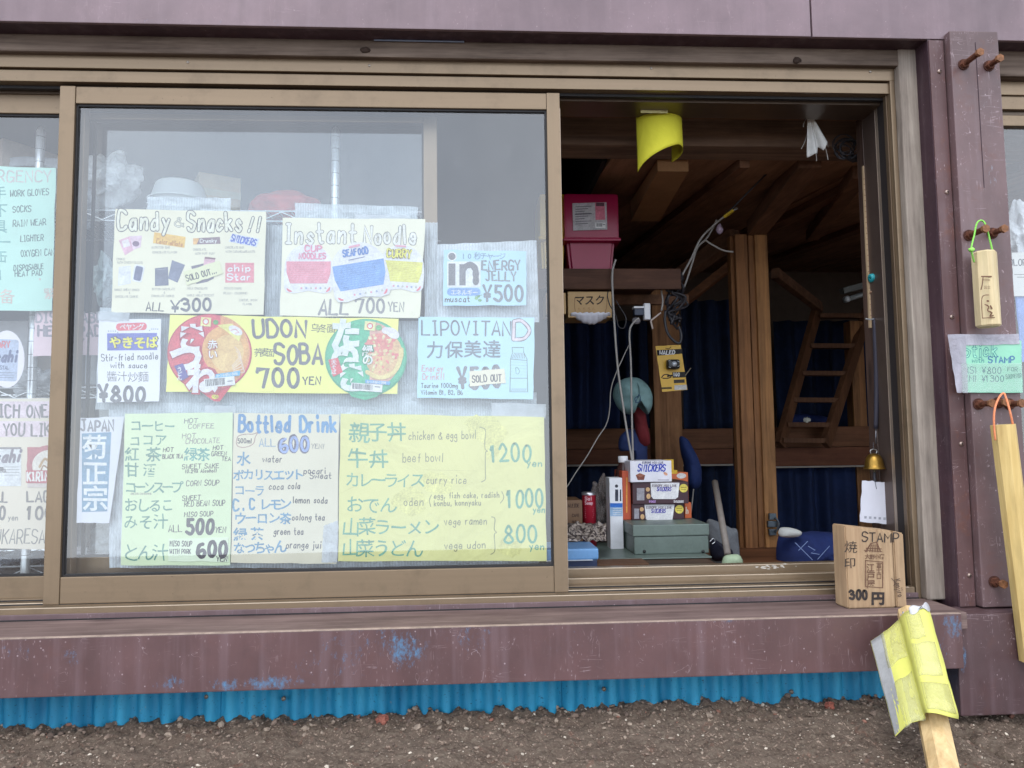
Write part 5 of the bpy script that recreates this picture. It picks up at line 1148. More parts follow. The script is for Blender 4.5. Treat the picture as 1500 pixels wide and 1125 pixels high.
# tape strips over the tops of signs
def tape_px(label, cs, Y, seed, col=(206, 212, 218), a=.45):
    o, S = paper_sheet('tape', label, 'tape', cs, Y, col, seed, mat=film(col, a, 0, 'tape', .3, 0, .3)); return o
tape_px('clear tape joining the candy sign to the fried noodle sign', [(144, 456), (190, 458), (189, 470), (143, 469)], YG - .0022, 41)
tape_px('clear tape across the top right corner of the yellow menu', [(720, 590), (800, 592), (799, 613), (720, 611)], YG + .002, 42)
tape_px('clear tape above the bottled drink menu', [(300, 594), (345, 595), (344, 610), (300, 609)], YG + .002, 43)
tape_px('clear tape at the top of the instant noodle sign', [(520, 314), (600, 316), (600, 323), (520, 322)], YG + .002, 44)
# ================================================================== THINGS BEHIND THE GLASS
M_wire = plain((230, 232, 236), .3, .1, 100, .7, 0)
rack = empty('wire_rack', (P(480, 400, .30).x, .3, ZF), 'white wire shelving rack standing behind the front window', 'rack')
YA, YB = .125, .36
def rack_shelf(y_px, nm):
    z = ZP(300, y_px, YA); o = empty('wire_shelf', (0, .3, z)); o.parent = rack; o.location = Vector((0, .3, z)) - WORLD_LOC[rack.name]; WORLD_LOC[o.name] = Vector((0, .3, z))
    x0, x1 = XP(-150, 300, YA), XP(640, 300, YA); g = G()
    for dz in (0, -.022): g.tube([(x0, YA, z + dz), (x1, YA, z + dz)], .0022, 6)
    n = int((x1 - x0) / .04); zz = [(x0 + (x1 - x0) * i / n, YA, z - (.002 if i % 2 else .020)) for i in range(n + 1)]; g.tube(zz, .0014, 5, False)
    g.make('edge_truss', M_wire, o, True); g = G()
    g.tube([(x0, YB, z), (x1, YB, z)], .0022, 6)
    for i in range(int((x1 - x0) / .026)): g.beam((x0 + i * .026, YA, z + .002), (x0 + i * .026, YB, z + .002), .0016, .0016)
    g.make('wires', M_wire, o); return z
zA = rack_shelf(309, 'a'); zB = rack_shelf(566, 'b'); zC = rack_shelf(824, 'c')
M_pole = plain((240, 242, 244), .3, .08, 60, .5, 0)
for (px, ty) in ((491, 190), (56, 190)):
    x = XP(px, 300, .108); g = G(); zt_ = ZP(px, ty + 3, .108)
    g.lathe([(.0001, .012), (.005, .008), (.0085, 0), (.0085, zC - zt_ - .2)], (x, .108, zt_), 16)
    o = g.make('upright', M_pole, rack, True); z = zt_ - .012
    g = G()
    while z > zC: g.lathe([(.0086, -.0006), (.0089, 0), (.0086, .0006)], (x, .108, z), 16); z -= .027
    g.make('height_rings', plain((120, 124, 132), .5), o)
M_back = plain((64, 66, 72), .9, .3, 4)
# dim wall and stacked goods behind the rack
def bag(name, label, px, py, Y, r, col, sc_=(1, .6, .8), seed=1, alpha=.8, jit=.55, cat='bag'):
    p = P(px, py, Y); g = G(); g.ico(tuple(p), r, 5, jit, sc_, seed, 2.2)
    for i, v_ in enumerate(g.v):
        q = Vector(v_); d = abs(noise.noise(q * 46 + Vector((seed, 0, 0)))) * .010 + abs(noise.noise(q * 110)) * .004
        g.v[i] = tuple(q + (q - p).normalized() * (-d))
    return tag(g.make(name, film(col, alpha, 0, 'plastic_bag', .25, 0, .9), None, False), label, cat)
bag('plastic_bag', 'crumpled white plastic bag full of stuff above the candy sign', 160, 262, .19, .064, (238, 238, 242), (1.0, .8, .85), 2, .95)
bag('plastic_bag', 'small white plastic bag tucked against the left stile behind the glass', 122, 305, .16, .045, (212, 216, 224), (.6, .6, 1.1), 7, .6)
p = P(276, 306, .30)
o = empty('bowl_stack', (p.x, .30, zA), 'stack of white paper bowls upside down on the rack', 'bowls')
zt_ = ZP(265, 262, .20); hh = zt_ - zA
for k in range(4):
    z0 = zA + .003 + k * (hh - .045) / 4
    G().lathe([(.0001, .042), (.046, .042), (.050, .038), (.060, .004), (.066, .003), (.066, 0)], (XP(263, 290, .20), .20, z0), 36).make('bowl', plain((242, 242, 240), .5, .05, 20, bmp=.02), o, True)
def cbox(name, label, x0, y0, x1, y1, Y, d, col, rot=0, cat='box', sheet_fn=None, mat=None, bev=.0015, tape=None):
    a = RC(x0, y0, x1, y1, Y); cx = (a[0] + a[1]) / 2
    M = Matrix.Translation((cx, Y + d / 2, 0)) @ Matrix.Rotation(rot, 4, 'Z') @ Matrix.Translation((-cx, -Y - d / 2, 0))
    g = G(); g.box(a[0], a[1], Y, Y + d, a[2], a[3], bev, M)
    o = tag(g.make(name, mat or plain(col, .75, .14, 30, bmp=.1), None), label, cat)
    if tape: G().box(a[0] - .0004, a[1] + .0004, Y - .0006, Y + .0002, (a[2] + a[3]) / 2 - .008, (a[2] + a[3]) / 2 + .008, 0, M).make('packing_tape', plain(tape, .3), o)
    return o, a
cb = (206, 184, 150)
cbox('cardboard_box', 'pale cardboard box leaning behind the paper bowls', 275, 255, 335, 309, .24, .10, cb, .5, tape=(200, 190, 160))
cbox('cardboard_box', 'pale box at the left edge behind the mint list', -40, 208, 42, 300, .20, .12, (206, 190, 176), -.6, tape=(214, 210, 200))
p = P(418, 300, .20); g = G(); g.ico((p.x, .20, zA + .032), .058, 4, .2, (1.35, .9, .62), 5, 2); tag(g.make('red_pouch', plain((206, 70, 66), .6, .3, 20), None, True), 'red lumpy pouch lying on the rack above the noodle sign', 'pouch')
g = G(); 
for k in range(3): g.beam((p.x - .05 + k * .035, .25, zA + .02 + .012 * k), (p.x - .03 + k * .04, .245, zA + .05), .006, .004)
p2 = P(505, 300, .3); g2 = G(); g2.ico((p2.x + .02, .33, zA + .018), .04, 4, .2, (1.4, .9, .5), 9, 2); tag(g2.make('bread_roll', plain((214, 196, 140), .7, .2, 30), None, True), 'pale yellow rounded packet on the rack right of the white upright', 'packet')
# goods on the middle and lower shelves, half hidden by the signs
rg = random.Random(5)
def goods(label, x0, y0, x1, y1, Y, col, **k): return cbox('carton', label, x0, y0, x1, y1, Y, .09, col, **k)
goods('pale carton on the middle shelf behind the left pane', -60, 470, 40, 566, .15, (176, 174, 178))
goods('grey white carton behind the cream candy sign edge', 125, 480, 236, 563, .16, (176, 182, 190))
goods('brown carton behind the pink heat pad sign', 40, 500, 118, 563, .18, (150, 134, 120))
goods('white carton low behind the sake sign', 108, 745, 180, 822, .15, (196, 198, 206), rot=.3)
goods('dark carton on the bottom shelf behind the green menu', 190, 740, 330, 822, .17, (90, 84, 84))
goods('blue grey carton on the bottom shelf behind the drink menu', 340, 700, 480, 822, .16, (132, 142, 160))
goods('maroon carton at the bottom right behind the yellow menu', 640, 690, 790, 822, .17, (112, 50, 56))
goods('white carton behind the middle of the yellow menu', 490, 720, 630, 822, .15, (184, 184, 190))
goods('white carton on the middle shelf behind the red noodle lid', 260, 470, 400, 562, .16, (168, 172, 180))
goods('grey carton on the middle shelf behind the green noodle lid', 430, 470, 600, 562, .17, (140, 140, 148))
bag('plastic_bag', 'clear crumpled bag low behind the green menu edge', 168, 790, .13, .045, (206, 210, 218), (1, .7, .8), 11, .6)
bag('plastic_bag', 'pale bag beside the left edge of the candy sign', 152, 410, .13, .036, (198, 214, 216), (.6, .7, 1.5), 13, .7)
bag('plastic_bag', 'torn grey bag under the pink heat pad sign', 60, 560, .14, .04, (190, 194, 202), (1.2, .7, .7), 15, .7)
bag('plastic_bag', 'dark crumpled bag at the very bottom left corner', 30, 822, .20, .04, (110, 116, 128), (1.4, .7, .5), 17, .9)
# white cloth strips low behind the stile
g = G(); g.beam(P(150, 730, .12), P(118, 836, .12), .004, .004); tag(g.make('thin_stick', plain((70, 70, 80), .6)), 'thin dark stick leaning low behind the sake sign', 'stick')
# white plastic sheet lying over the left rack top
def f(u, w):
    q = P(-60 + 200 * u, 232 + 14 * w + 3 * math.sin(u * 9), .19); q.y += .004 * noise.noise(Vector((u * 6, w * 3, 2))); return q
tag(G().grid(f, 24, 4, .0005).make('plastic_sheet', film((214, 218, 226), .75, 0, 'plastic_sheet'), None, True), 'white plastic sheet along the top of the mint list', 'sheet')
# fabric backdrop partition behind the rack (inside wall of the shop corner)
tag(G().box(-1.9, XP(835, 480, .62) - .03, .70, .72, ZF, 1.9).make('wall_partition', M_back), kind='structure')
# right window: white bag, notices
bag('plastic_bag', 'white plastic bag behind the glass right of the post', 1497, 345, .10, .055, (224, 226, 232), (.8, .6, 1.4), 21, .95)
o, S = paper_sheet('notice', 'white notice with small dark letters right of the post', 'notice', [(1482, 370), (1600, 370), (1600, 436), (1485, 434)], .03, (222, 220, 216), 51)
S.text('COLORS', 1472, 389, 9, 1.3, DK, 1, .8); S.line([(1486, 402), (1560, 402)], 1, LG, 1); S.line([(1490, 406), (1560, 406)], 1, LG, 1); S.done()
o, S = paper_sheet('notice', 'blue printed poster right of the post under the white notice', 'notice', [(1484, 412), (1600, 412), (1600, 530), (1497, 530)], .034, (108, 136, 200), 52)
S.poly([(1489, 430), (1600, 470), (1600, 530), (1497, 530)], (128, 154, 214), 1); S.done()
# ================================================================== THINGS IN THE OPEN HATCH
M_w = plain((226, 226, 230), .55, .06, 40, bmp=.05)
# counter just inside the sill
zcn = ZP(960, 830, .20)
cn = tag(G().box(XP(815, 830, .14), XP(1056, 830, .2), .135, .66, zcn - .03, zcn, .003).make('counter', wood((56, 42, 36), (92, 70, 56), (2.2, 30, 40), .6, .3, .2, 'counter_wood')), 'dark wooden counter just inside the hatch holding boxes and cans', 'counter')
zbn = ZP(1150, 842, .40)
tag(G().box(XP(1056, 830, .2) + .001, 1.40, .135, .86, zbn - .04, zbn, .003).make('bench', M_rail), 'low wooden bench right of the counter carrying the navy sack', 'bench')
# steel cash box
YC = .34
a = RC(929, 768, 1038, 817, YC); tr = RC(878, 817, 1041, 826, YC - .05)
M_stl = plain((104, 118, 112), .42, .12, 30, .15, .06, name='grey_green_steel')
ty = empty('steel_tray', ((tr[0] + tr[1]) / 2, YC + .1, zcn), 'flat grey green steel tray under the cash box', 'tray')
g = G(); g.box(tr[0], tr[1] + .004, YC - .05, YC + .22, zcn + .001, tr[3], .002); g.make('tray_body', M_stl, ty)
cbx = empty('cash_box', ((a[0] + a[1]) / 2, YC + .1, tr[3]), 'grey green steel cash box with the snack boxes stacked on top', 'cash box')
zb0_, zt1 = tr[3] + .0005, a[3]; zlid = ZP(985, 785, YC)
G().box(a[0], a[1], YC, YC + .24, zb0_, zlid - .001, .002).make('box_body', M_stl, cbx)
G().box(a[0] - .003, a[1] + .002, YC - .003, YC + .243, zlid, zt1, .0025).make('lid', M_stl, cbx)
for px in (944, 1030):
    p = P(px, 808, YC - .001); G().lathe([(.0001, -.0025), (.003, -.0015), (.0042, .001)], tuple(p), 14, Matrix.Rotation(-math.pi / 2, 3, 'X')).make('rivet', plain((60, 62, 62), .3, .1, 50, .8), cbx, True)
FIT.update({('SNICKERS', 954): 975, ('SNICKERS', 962): 983, ('EUROPE MIX LINE', 947): 984, ('EUROPE MIX LINE', 956): 991, ('EUROPE MIX LINE', 941): 972})
# snack boxes
def facebox(name, label, x0, y0, x1, y1, Y, d, col, rot=0.0, cat='box', extra=None, group=None, bot=None, side=None):
    """closed carton; writing goes on its front face"""
    A = RC(x0, y0, x1, y1, Y); cx = (A[0] + A[1]) / 2; z0, z1 = (A[2], A[3]) if bot is None else (bot, A[3])
    M = Matrix.Translation((cx, Y, 0)) @ Matrix.Rotation(rot, 4, 'Z') @ Matrix.Translation((-cx, -Y, 0))
    g = G(); g.box(A[0], A[1], Y, Y + d, z0, z1, .0012, M); o = tag(g.make(name, plain(col, .5, .08, 40, bmp=.04)), label, cat, group)
    dn = (M.to_3x3() @ Vector((0, -1, 0)))
    def fn(x, y, lv):
        q = P(x, y, Y); return M @ Vector((q.x, Y - .0004 - .0002 * lv, q.z))
    return o, Sheet(o, Y, fn, int(x0)), A
YS = .44
ztop_cb = zt1
MAR = (62, 34, 44)
o, S, A1 = facebox('snack_box', 'maroon chocolate bar carton at the bottom of the stack on the cash box', 926, 738, 1002, 768, YS, .13, MAR, 0, extra=1, group='chocolate bar cartons on the cash box', bot=ztop_cb + .0006)
S.poly([(944, 739), (988, 739), (985, 761), (981, 764), (950, 764), (946, 760)], (226, 226, 236), 1, 'box_print'); S.text('EUROPE MIX LINE', 947, 745, 3.2, .7, (110, 100, 110), 2, .62); S.text('SNICKERS', 954, 751, 5.4, 1.0, (66, 58, 160), 2, .56, slant=.15)
S.ell(995, 746, 6.3, 6.3, (214, 196, 90), 2, 'box_print', 18); S.line([(991, 745), (999, 745)], .7, (120, 100, 50), 3); S.line([(992, 748), (998, 748)], .7, (120, 100, 50), 3)
S.rect(929, 745, 936, 760, (150, 148, 156), 1, 'box_print'); S.ell(940, 746, 3, 3.2, (200, 164, 120), 1, 'box_print', 12); S.ell(941, 757, 3, 4, (200, 164, 120), 1, 'box_print', 12); S.text('100%', 941, 767, 3, .8, (190, 150, 220), 2, .9); S.text('SNICKERS', 981, 767, 2.8, .8, (200, 196, 200), 2, .62); S.done()
o, S, A2 = facebox('snack_box', 'maroon chocolate bar carton in the middle of the stack', 927, 706, 1008, 737, YS - .008, .135, MAR, -.03, extra=1, group='chocolate bar cartons on the cash box', bot=A1[3] + .0006)
S.poly([(953, 707), (995, 707), (993, 728), (989, 731), (957, 731), (954, 727)], (226, 226, 236), 1, 'box_print'); S.text('EUROPE MIX LINE', 956, 713, 3.2, .7, (110, 100, 110), 2, .58); S.text('SNICKERS', 962, 719, 5.4, 1.0, (66, 58, 160), 2, .56, slant=.15)
S.ell(1001, 715, 6.2, 6.2, (214, 196, 90), 2, 'box_print', 18); S.line([(997, 714), (1005, 714)], .7, (120, 100, 50), 3); S.line([(998, 717), (1004, 717)], .7, (120, 100, 50), 3)
S.rect(933, 715, 944, 733, (150, 148, 156), 1, 'box_print'); S.ell(949, 717, 3, 3.2, (200, 164, 120), 1, 'box_print', 12); S.ell(950, 727, 3, 4, (200, 164, 120), 1, 'box_print', 12); S.text('100%', 951, 736, 3, .8, (190, 150, 220), 2, .9); S.text('SNICKERS', 987, 736, 2.8, .8, (200, 196, 200), 2, .62); S.done()
o, S, A3 = facebox('snack_box', 'white chocolate bar carton with big blue letters on top of the stack', 923, 675, 984, 706, YS - .012, .10, (222, 222, 232), .02, group='chocolate bar cartons on the cash box', bot=A2[3] + .0006)
FIT[('SNICKERS', 934)] = 975
S.text('EUROPE MIX LINE', 941, 679, 2.8, .6, (90, 90, 120), 1, .66); S.text('SNICKERS', 934, 690, 9.5, 1.7, (52, 70, 176), 1, .6, slant=.15)
S.poly([(931, 696), (937, 693), (945, 696), (943, 703), (934, 703)], (120, 70, 60), 1, 'box_print'); S.poly([(931, 696), (937, 693), (945, 696), (938, 699)], (150, 96, 78), 2, 'box_print'); S.ell(975, 694, 3.5, 2, (220, 160, 130), 1, 'box_print', 12, ang=.6); S.line([(964, 703), (980, 703)], .9, (140, 136, 150), 1); S.done()
# orange cartons beside and behind the stack
o, S, A_ = facebox('snack_box', 'narrow orange carton standing on end left of the snack stack', 912, 690, 924, 760, YS + .01, .10, (186, 78, 44), 0, bot=ztop_cb + .0006)
S.line([(918, 700), (918, 750)], 2.2, (216, 150, 70), 1); S.done()
o, S, A_ = facebox('snack_box', 'orange and white packet behind the white carton at the right', 978, 692, 1008, 714, YS + .14, .05, (206, 106, 60), 0, bot=ztop_cb + .0006)
S.ell(998, 697, 7, 4, (232, 220, 214), 1, 'box_print', 16); S.rect(980, 688.5, 992, 694, (230, 176, 60), 1, 'box_print'); S.done()
o, S, A_ = facebox('snack_box', 'orange carton edge right of the lowest maroon carton', 1003, 736, 1013, 765, YS + .02, .10, (200, 96, 50), 0, bot=ztop_cb + .0006); S.text('h', 1005, 752, 9, 1.4, (226, 210, 190), 1, .6); S.done()
o, S, A_ = facebox('snack_box', 'small yellow packet peeking up behind the white carton', 974, 673, 987, 690, YS + .15, .02, (222, 180, 50), 0, bot=ztop_cb + .0006); S.done()
o, S, A_ = facebox('medicine_box', 'white and blue upright carton left of the snack stack', 893, 700, 912, 757, YS + .0, .05, (226, 228, 234), 0, bot=zcn + .0006)
S.ell(903, 712, 2.4, 2.4, (60, 60, 70), 1, 'box_print', 12); S.rect(901, 717, 905.5, 734, (58, 62, 76), 1, 'box_print'); S.rect(908, 717, 910, 734, (58, 62, 76), 1, 'box_print'); S.rect(893.5, 737, 911.8, 743, (54, 110, 196), 1, 'box_print'); S.rect(893.5, 743, 911.8, 756, (150, 180, 214), 1, 'box_print')
for k in range(4): S.line([(898, 745 + k * 3), (910, 745 + k * 3)], .8, (222, 228, 238), 2, 'box_print')
S.done()
# bottle
def bottle(px, ytop, ybot, Y, r, label):
    z0 = zcn + .001; x = XP(px, 690, Y); zt_ = ZP(px, ytop, Y); H = zt_ - z0
    o = empty('drink_bottle', (x, Y, z0), label, 'bottle')
    pr = [(.001, 0), (r * .95, .002), (r, .008), (r, H * .45), (r * .93, H * .48), (r, H * .52), (r, H * .74), (r * .8, H * .84), (r * .45, H * .92), (r * .45, H * .94)]
    G().lathe(pr, (x, Y, z0), 24).make('bottle_body', film((70, 44, 40), .85, 0, 'dark_drink', .15, 0, .05), o, True)
    G().lathe([(r + .0006, H * .53), (r + .0006, H * .72)], (x, Y, z0), 24).make('bottle_label', plain((120, 40, 44), .5, .5, 90), o, True)
    G().lathe([(r * .52, H * .93), (r * .54, H * .935), (r * .54, H * .995), (r * .48, H), (.0005, H)], (x, Y, z0), 24).make('cap', M_w, o, True)
bottle(913, 668, 760, YS + .06, .024, 'dark drink bottle with white cap behind the blue and white carton')
# red can
x = XP(863, 745, .50); zt_, zb_ = ZP(863, 721, .50), zcn + .001; r = XP(873, 745, .5) - XP(863, 745, .5)
o = empty('snack_can', (x, .5, zb_), 'tall dark red round snack can at the left of the counter', 'can')
G().lathe([(.001, 0), (r, 0), (r, zt_ - zb_ - .004)], (x, .5, zb_), 28).make('tube', plain((168, 28, 50), .4, .15, 30, .1, .03), o, True)
G().lathe([(r + .0006, zt_ - zb_ - .007), (r + .001, zt_ - zb_), (r - .002, zt_ - zb_ + .001), (.001, zt_ - zb_)], (x, .5, zb_), 28).make('rim', plain((190, 190, 196), .3, .1, 30, .8), o, True)
def canfn(px, py, lv):
    q = P(px, py, .5); dx = max(-r * .98, min(r * .98, (q.x - x))); aa = dx / r
    return Vector((x + (r + .0006 + .0002 * lv) * math.sin(aa), .5 - (r + .0006 + .0002 * lv) * math.cos(aa), q.z))
S = Sheet(o, .5, canfn, 8); S.text('So!', 855.5, 732, 5, 1.2, (226, 170, 180), 1, .9); S.text('Soup', 855.5, 738, 4.6, 1.1, (226, 170, 180), 1, .72)
for k in range(6): S.line([(855 + k % 2, 743 + k * 2.8), (869 - k % 3, 743 + k * 2.8)], .7, (206, 120, 136), 1)
S.done()
o, S, A_ = facebox('cardboard_box', 'small brown cardboard box beside the red can', 826, 733, 853, 768, .47, .12, (118, 88, 62), 0, bot=zcn + .001)
S.text('ALEIDE', 832, 743, 5, .9, (70, 50, 40), 1, .6); S.text('CAFE', 838, 757, 4, .8, (70, 50, 40), 1, .7); S.text('HAS', 838, 766, 3.5, .8, (70, 50, 40), 1, .6); S.done()
# patterned bag / cloth on the left
def f(u, w):
    q = P(826 + 62 * u, 764 + 26 * w, .38 - .10 * w); q.y += .012 * noise.noise(Vector((u * 6, w * 4, 3))); q.z += .010 * noise.noise(Vector((u * 8, w * 5, 7))) - .003; q.z = max(q.z, zcn + .002); return q
m, nt, b = newmat('patterned_cloth'); v = coords(nt); nn = noise_n(nt, v, 60, 3, .5, 2.0)
nt.links.new(ramp(nt, nn, .46, .54, lin((62, 52, 52)), lin((170, 158, 148))), b.inputs['Base Color']); b.inputs['Roughness'].default_value = .4
tag(G().grid(f, 40, 16, .001).make('patterned_bag', m, None, True), 'crumpled black and white patterned bag in front of the red can', 'bag')
bag('plastic_bag', 'clear crumpled bag between the red can and the blue white carton', 882, 735, .55, .045, (150, 140, 136), (.6, .6, 1.4), 31, .5)
# flat cardboard and ruler behind the blue case
g = G(); g.box(XP(845, 800, .4), XP(925, 800, .4), .22, .44, zcn + .0005, zcn + .004, .0005); tag(g.make('cardboard_sheet', plain((98, 68, 48), .8, .2, 20)), 'brown flat cardboard lying left of the cash box', 'cardboard')
# blue case
A_ = RC(800, 804, 877, 822, .18); bc = empty('blue_case', ((A_[0] + A_[1]) / 2, .2, zcn), 'pale blue plastic case half hidden behind the window stile', 'case')
M_bl = plain((110, 158, 208), .4, .08, 30, bmp=.03)
g = G(); g.box(A_[0], A_[1], .18, .30, A_[2] + .002, A_[3], .004); g.make('lid', M_bl, bc)
G().box(A_[0], A_[1] - .003, .183, .297, zcn + .0005, A_[2] + .001, .002).make('base', plain((48, 60, 92), .5), bc)
G().box(A_[0], XP(868, 820, .179), .177, .1795, A_[2] + .001, A_[2] + .003).make('seam', plain((200, 206, 214), .4), bc)
# pole, sack, cloths at the right on the counter
g = G(); g.tube([P(1047, 706, .60), P(1066, 812, .38)], .0085, 16, False); tag(g.make('grey_pole', plain((132, 124, 118), .6, .12, 60), None, True), 'grey round pole leaning right of the snack stack', 'pole')
def blob(name, label, cat, pts, Y, d, mat, seed, zmin=None):
    """cloth lump: outline in pixels, puffed to depth d"""
    n = 26; V = [Vector(q) for q in pts]; out = catmull(V, 6, True); c = sum(out, Vector((0, 0))) / len(out); m_ = 9
    def f(u, w):
        k = int(u * len(out)) % len(out); fr_ = u * len(out) - int(u * len(out)); q = out[k].lerp(out[(k + 1) % len(out)], fr_)
        t = math.sin(w * math.pi / 2); q2 = c.lerp(q, t)
        p = P(q2.x, q2.y, Y); p.y += -d * math.cos(w * math.pi / 2) + d * .25 * noise.noise(p * 22 + Vector((seed, 0, 0))) + d * .12 * noise.noise(p * 60)
        return p
    g = G().grid(f, len(out), m_)
    def f2(u, w):
        p = f(u, w); p.y = Y + d * .6 * math.cos(w * math.pi / 2) + .001; return p
    g.grid(f2, len(out), m_)
    o = g.make(name, mat, None, True); bm = bmesh.new(); bm.from_mesh(o.data); bmesh.ops.remove_doubles(bm, verts=bm.verts, dist=.0004); bmesh.ops.recalc_face_normals(bm, faces=bm.faces); bm.to_mesh(o.data); bm.free()
    WORLD_LOC[o.name] = o.location.copy(); return tag(o, label, cat)
M_ny = plain((20, 38, 92), .85, .2, 10, bmp=.2); M_ny2 = plain((24, 40, 84), .8, .25, 10, bmp=.2)
sk = blob('navy_sack', 'navy blue cloth sack with white chalk marks behind the timber post', 'sack', [(1141, 787), (1165, 781), (1200, 778), (1232, 784), (1240, 806), (1236, 838), (1190, 842), (1143, 838)], .62, .07, M_ny, 3)
S = Sheet(sk, .62, lambda x_, y_, lv: P(x_, y_, .543 - .0002 * lv), 4)
S.line([(1165, 795), (1178, 808), (1190, 820)], 1.1, (120, 140, 186), 1); S.line([(1183, 793), (1176, 800), (1170, 806)], 1.1, (120, 140, 186), 1); S.line([(1198, 819), (1206, 810), (1215, 800)], 1.1, (120, 140, 186), 1); S.line([(1184, 800), (1194, 806), (1188, 810), (1200, 812)], 1, (120, 140, 186), 1); S.done(plain)
blob('white_cloth', 'folded white cloth lying just right of the post on the counter', 'cloth', [(1143, 774), (1158, 773), (1174, 779), (1168, 786), (1143, 786)], .56, .02, plain((190, 192, 190), .8, .1, 30, bmp=.3), 5)
blob('grey_towel', 'grey towel heaped behind the grey pole', 'towel', [(1036, 762), (1052, 764), (1070, 773), (1080, 780), (1080, 836), (1048, 840), (1038, 790)], .60, .03, plain((110, 114, 120), .9, .2, 30, bmp=.3), 6)
blob('pale_glove', 'pale green glove lying by the foot of the grey pole', 'glove', [(1060, 816), (1072, 812), (1084, 814), (1087, 830), (1060, 832)], .34, .02, plain((170, 190, 160), .8, .1, 30, bmp=.3), 7)
blob('dark_bag', 'dark navy bag low behind the cash box at the right', 'bag', [(1042, 790), (1056, 796), (1072, 806), (1068, 818), (1044, 820)], .5, .04, plain((28, 32, 52), .7, .2, 30, bmp=.3), 8)
g = G(); p = P(1043, 797, .45); g.tube([p, p + Vector((.008, 0, .006)), p + Vector((.004, 0, .014)), p + Vector((-.006, 0, .006))], .0013, 6); tag(g.make('small_hook', plain((190, 196, 204), .3, .1, 30, .8), None, True), 'small pale wire hook beside the cash box', 'hook')
# ---------------------------------------------------------------- upper left: bins
def bin_(label, cx, x0, x1, y0, y1, yl, Y, col, d=.17):
    z1 = ZP(cx, y0, Y); z0 = zsh + .001; zl_ = ZP(cx, yl, Y); xa, xb = XP(x0, (y0 + yl) / 2, Y), XP(x1, (y0 + yl) / 2, Y); o = empty('storage_bin', ((xa + xb) / 2, Y + d / 2, z0), label, 'bin')
    m_ = plain(col, .35, .08, 20, bmp=.02)
    bm = bmesh.new(); bmesh.ops.create_cube(bm, size=1); cxm = (xa + xb) / 2; w = xb - xa
    for v_ in bm.verts:
        k = .76 if v_.co.z < 0 else .88; v_.co = Vector((cxm + v_.co.x * w * k, Y + .012 + d / 2 + v_.co.y * d * (.85 if v_.co.z < 0 else .93), z0 + (v_.co.z + .5) * (zl_ - z0)))
    bmesh.ops.bevel(bm, geom=list(bm.edges), offset=.008, segments=3, affect='EDGES'); smooth_by_angle(G().bm(bm).make('tub', m_, o))
    g = G(); g.box(xa, xb, Y, Y + d, zl_ - .008, z1, .010); smooth_by_angle(g.make('lid', m_, o))
    g = G(); g.box(xa - .003, xb + .003, Y - .004, Y + d + .004, zl_ - .012, zl_ - .002, .004); smooth_by_angle(g.make('rim', m_, o)); return o
o = bin_('bright pink plastic bin with a paper label on the dark shelf', 866, 826, 907, 283, 393, 347, .52, (146, 6, 60))
S = Sheet(o, .516, seed=6); S.rect(839, 297, 889, 337, (176, 172, 176), 2, 'bin_label', -.03); S.rect(872, 297, 886, 322, (196, 110, 130), 3, 'bin_label', -.03); S.rect(873, 297, 885, 302, (90, 60, 70), 4, 'bin_label')
for k in range(8): S.line([(843, 303 + k * 3.6), (866 - (k % 3) * 5, 302 + k * 3.6)], .9 if k != 3 else 1.8, (96, 90, 100), 3)
barcode(872, 326, 887, 334, 0, 3); S.done()
bin_('yellow bin lid edge left of the pink bin', 812, 790, 830, 283, 393, 345, .54, (206, 168, 20), .14)
# cardboard box wedged under the ceiling behind the yellow sheet
p0, p1 = P(984, 232, .40), P(945, 318, .95)
g = G(); bm = bmesh.new(); bmesh.ops.create_cube(bm, size=1)
d_ = (p1 - p0); 
ax0, ax1, ax2, ax3 = XP(963, 235, .345), XP(1008, 235, .345), ZP(985, 251, .345), 1.2495
by0 = .345; by1 = .78
bx0, bx1, bz0, bz1 = XP(924, 320, by1), XP(966, 320, by1), ZP(945, 324, by1), 1.285
bpts = [(ax0, by0, ax2), (ax1, by0, ax2), (ax1, by0, ax3), (ax0, by0, ax3), (bx0, by1, bz0), (bx1, by1, bz0), (bx1, by1, bz1), (bx0, by1, bz1)]
bm.free()
g.add(bpts, [(0, 1, 2, 3), (5, 4, 7, 6), (0, 4, 5, 1), (1, 5, 6, 2), (2, 6, 7, 3), (3, 7, 4, 0)]); tag(g.make('cardboard_box', plain((158, 118, 80), .8, .12, 20, bmp=.05)), 'long brown cardboard box wedged under the ceiling behind the yellow sheet', 'box')
# yellow curled sheet
M_yel = paper((206, 200, 58), .9); yc = empty('yellow_sheet', tuple(P(962, 160, .05)), 'yellow sheet hanging curled from the top of the hatch', 'sheet')
TLx = P(930, 162, .10); 
def yf(u, w):
    th = math.radians(-82 + 215 * u); rr_ = .046 * (1 + .12 * w) 
    cx_ = XP(964, 200, .12); z = ZP(960, 156, .10) - w * (.090 + .056 * max(0, 1 - u * 1.5) ** 1.3 + .016 * max(0, u - .55) / .45 )
    flat = (1 - w) ** 2 * .25
    x_ = cx_ + rr_ * math.sin(th) * (1 + .12 * (1 - w)); y_ = .115 - rr_ * 1.0 * math.cos(th) * (1 - flat)
    return (x_, y_, z)
G().grid(yf, 40, 14, .0004).make('sheet', M_yel, yc, True)
Sy = Sheet(yc, 0, lambda x_, y_, lv: Vector(yf(.80 + (x_ - 990) * .008, (y_ - 160) / 80)) + Vector((-.001, .0006, 0)), 3)
for k in range(6): Sy.line([(992, 215 + k * 4), (1000 - k % 3, 215 + k * 4)], .8, (150, 120, 40), 1)
Sy.done()
a = RC(938, 156, 978, 166, .066); G().box(a[0], a[1], .0640, .0655, a[2], a[3] + .004, .0004).make('tape', film((214, 206, 150), .8, 0, 'old_tape', .4, 0, .5), yc)
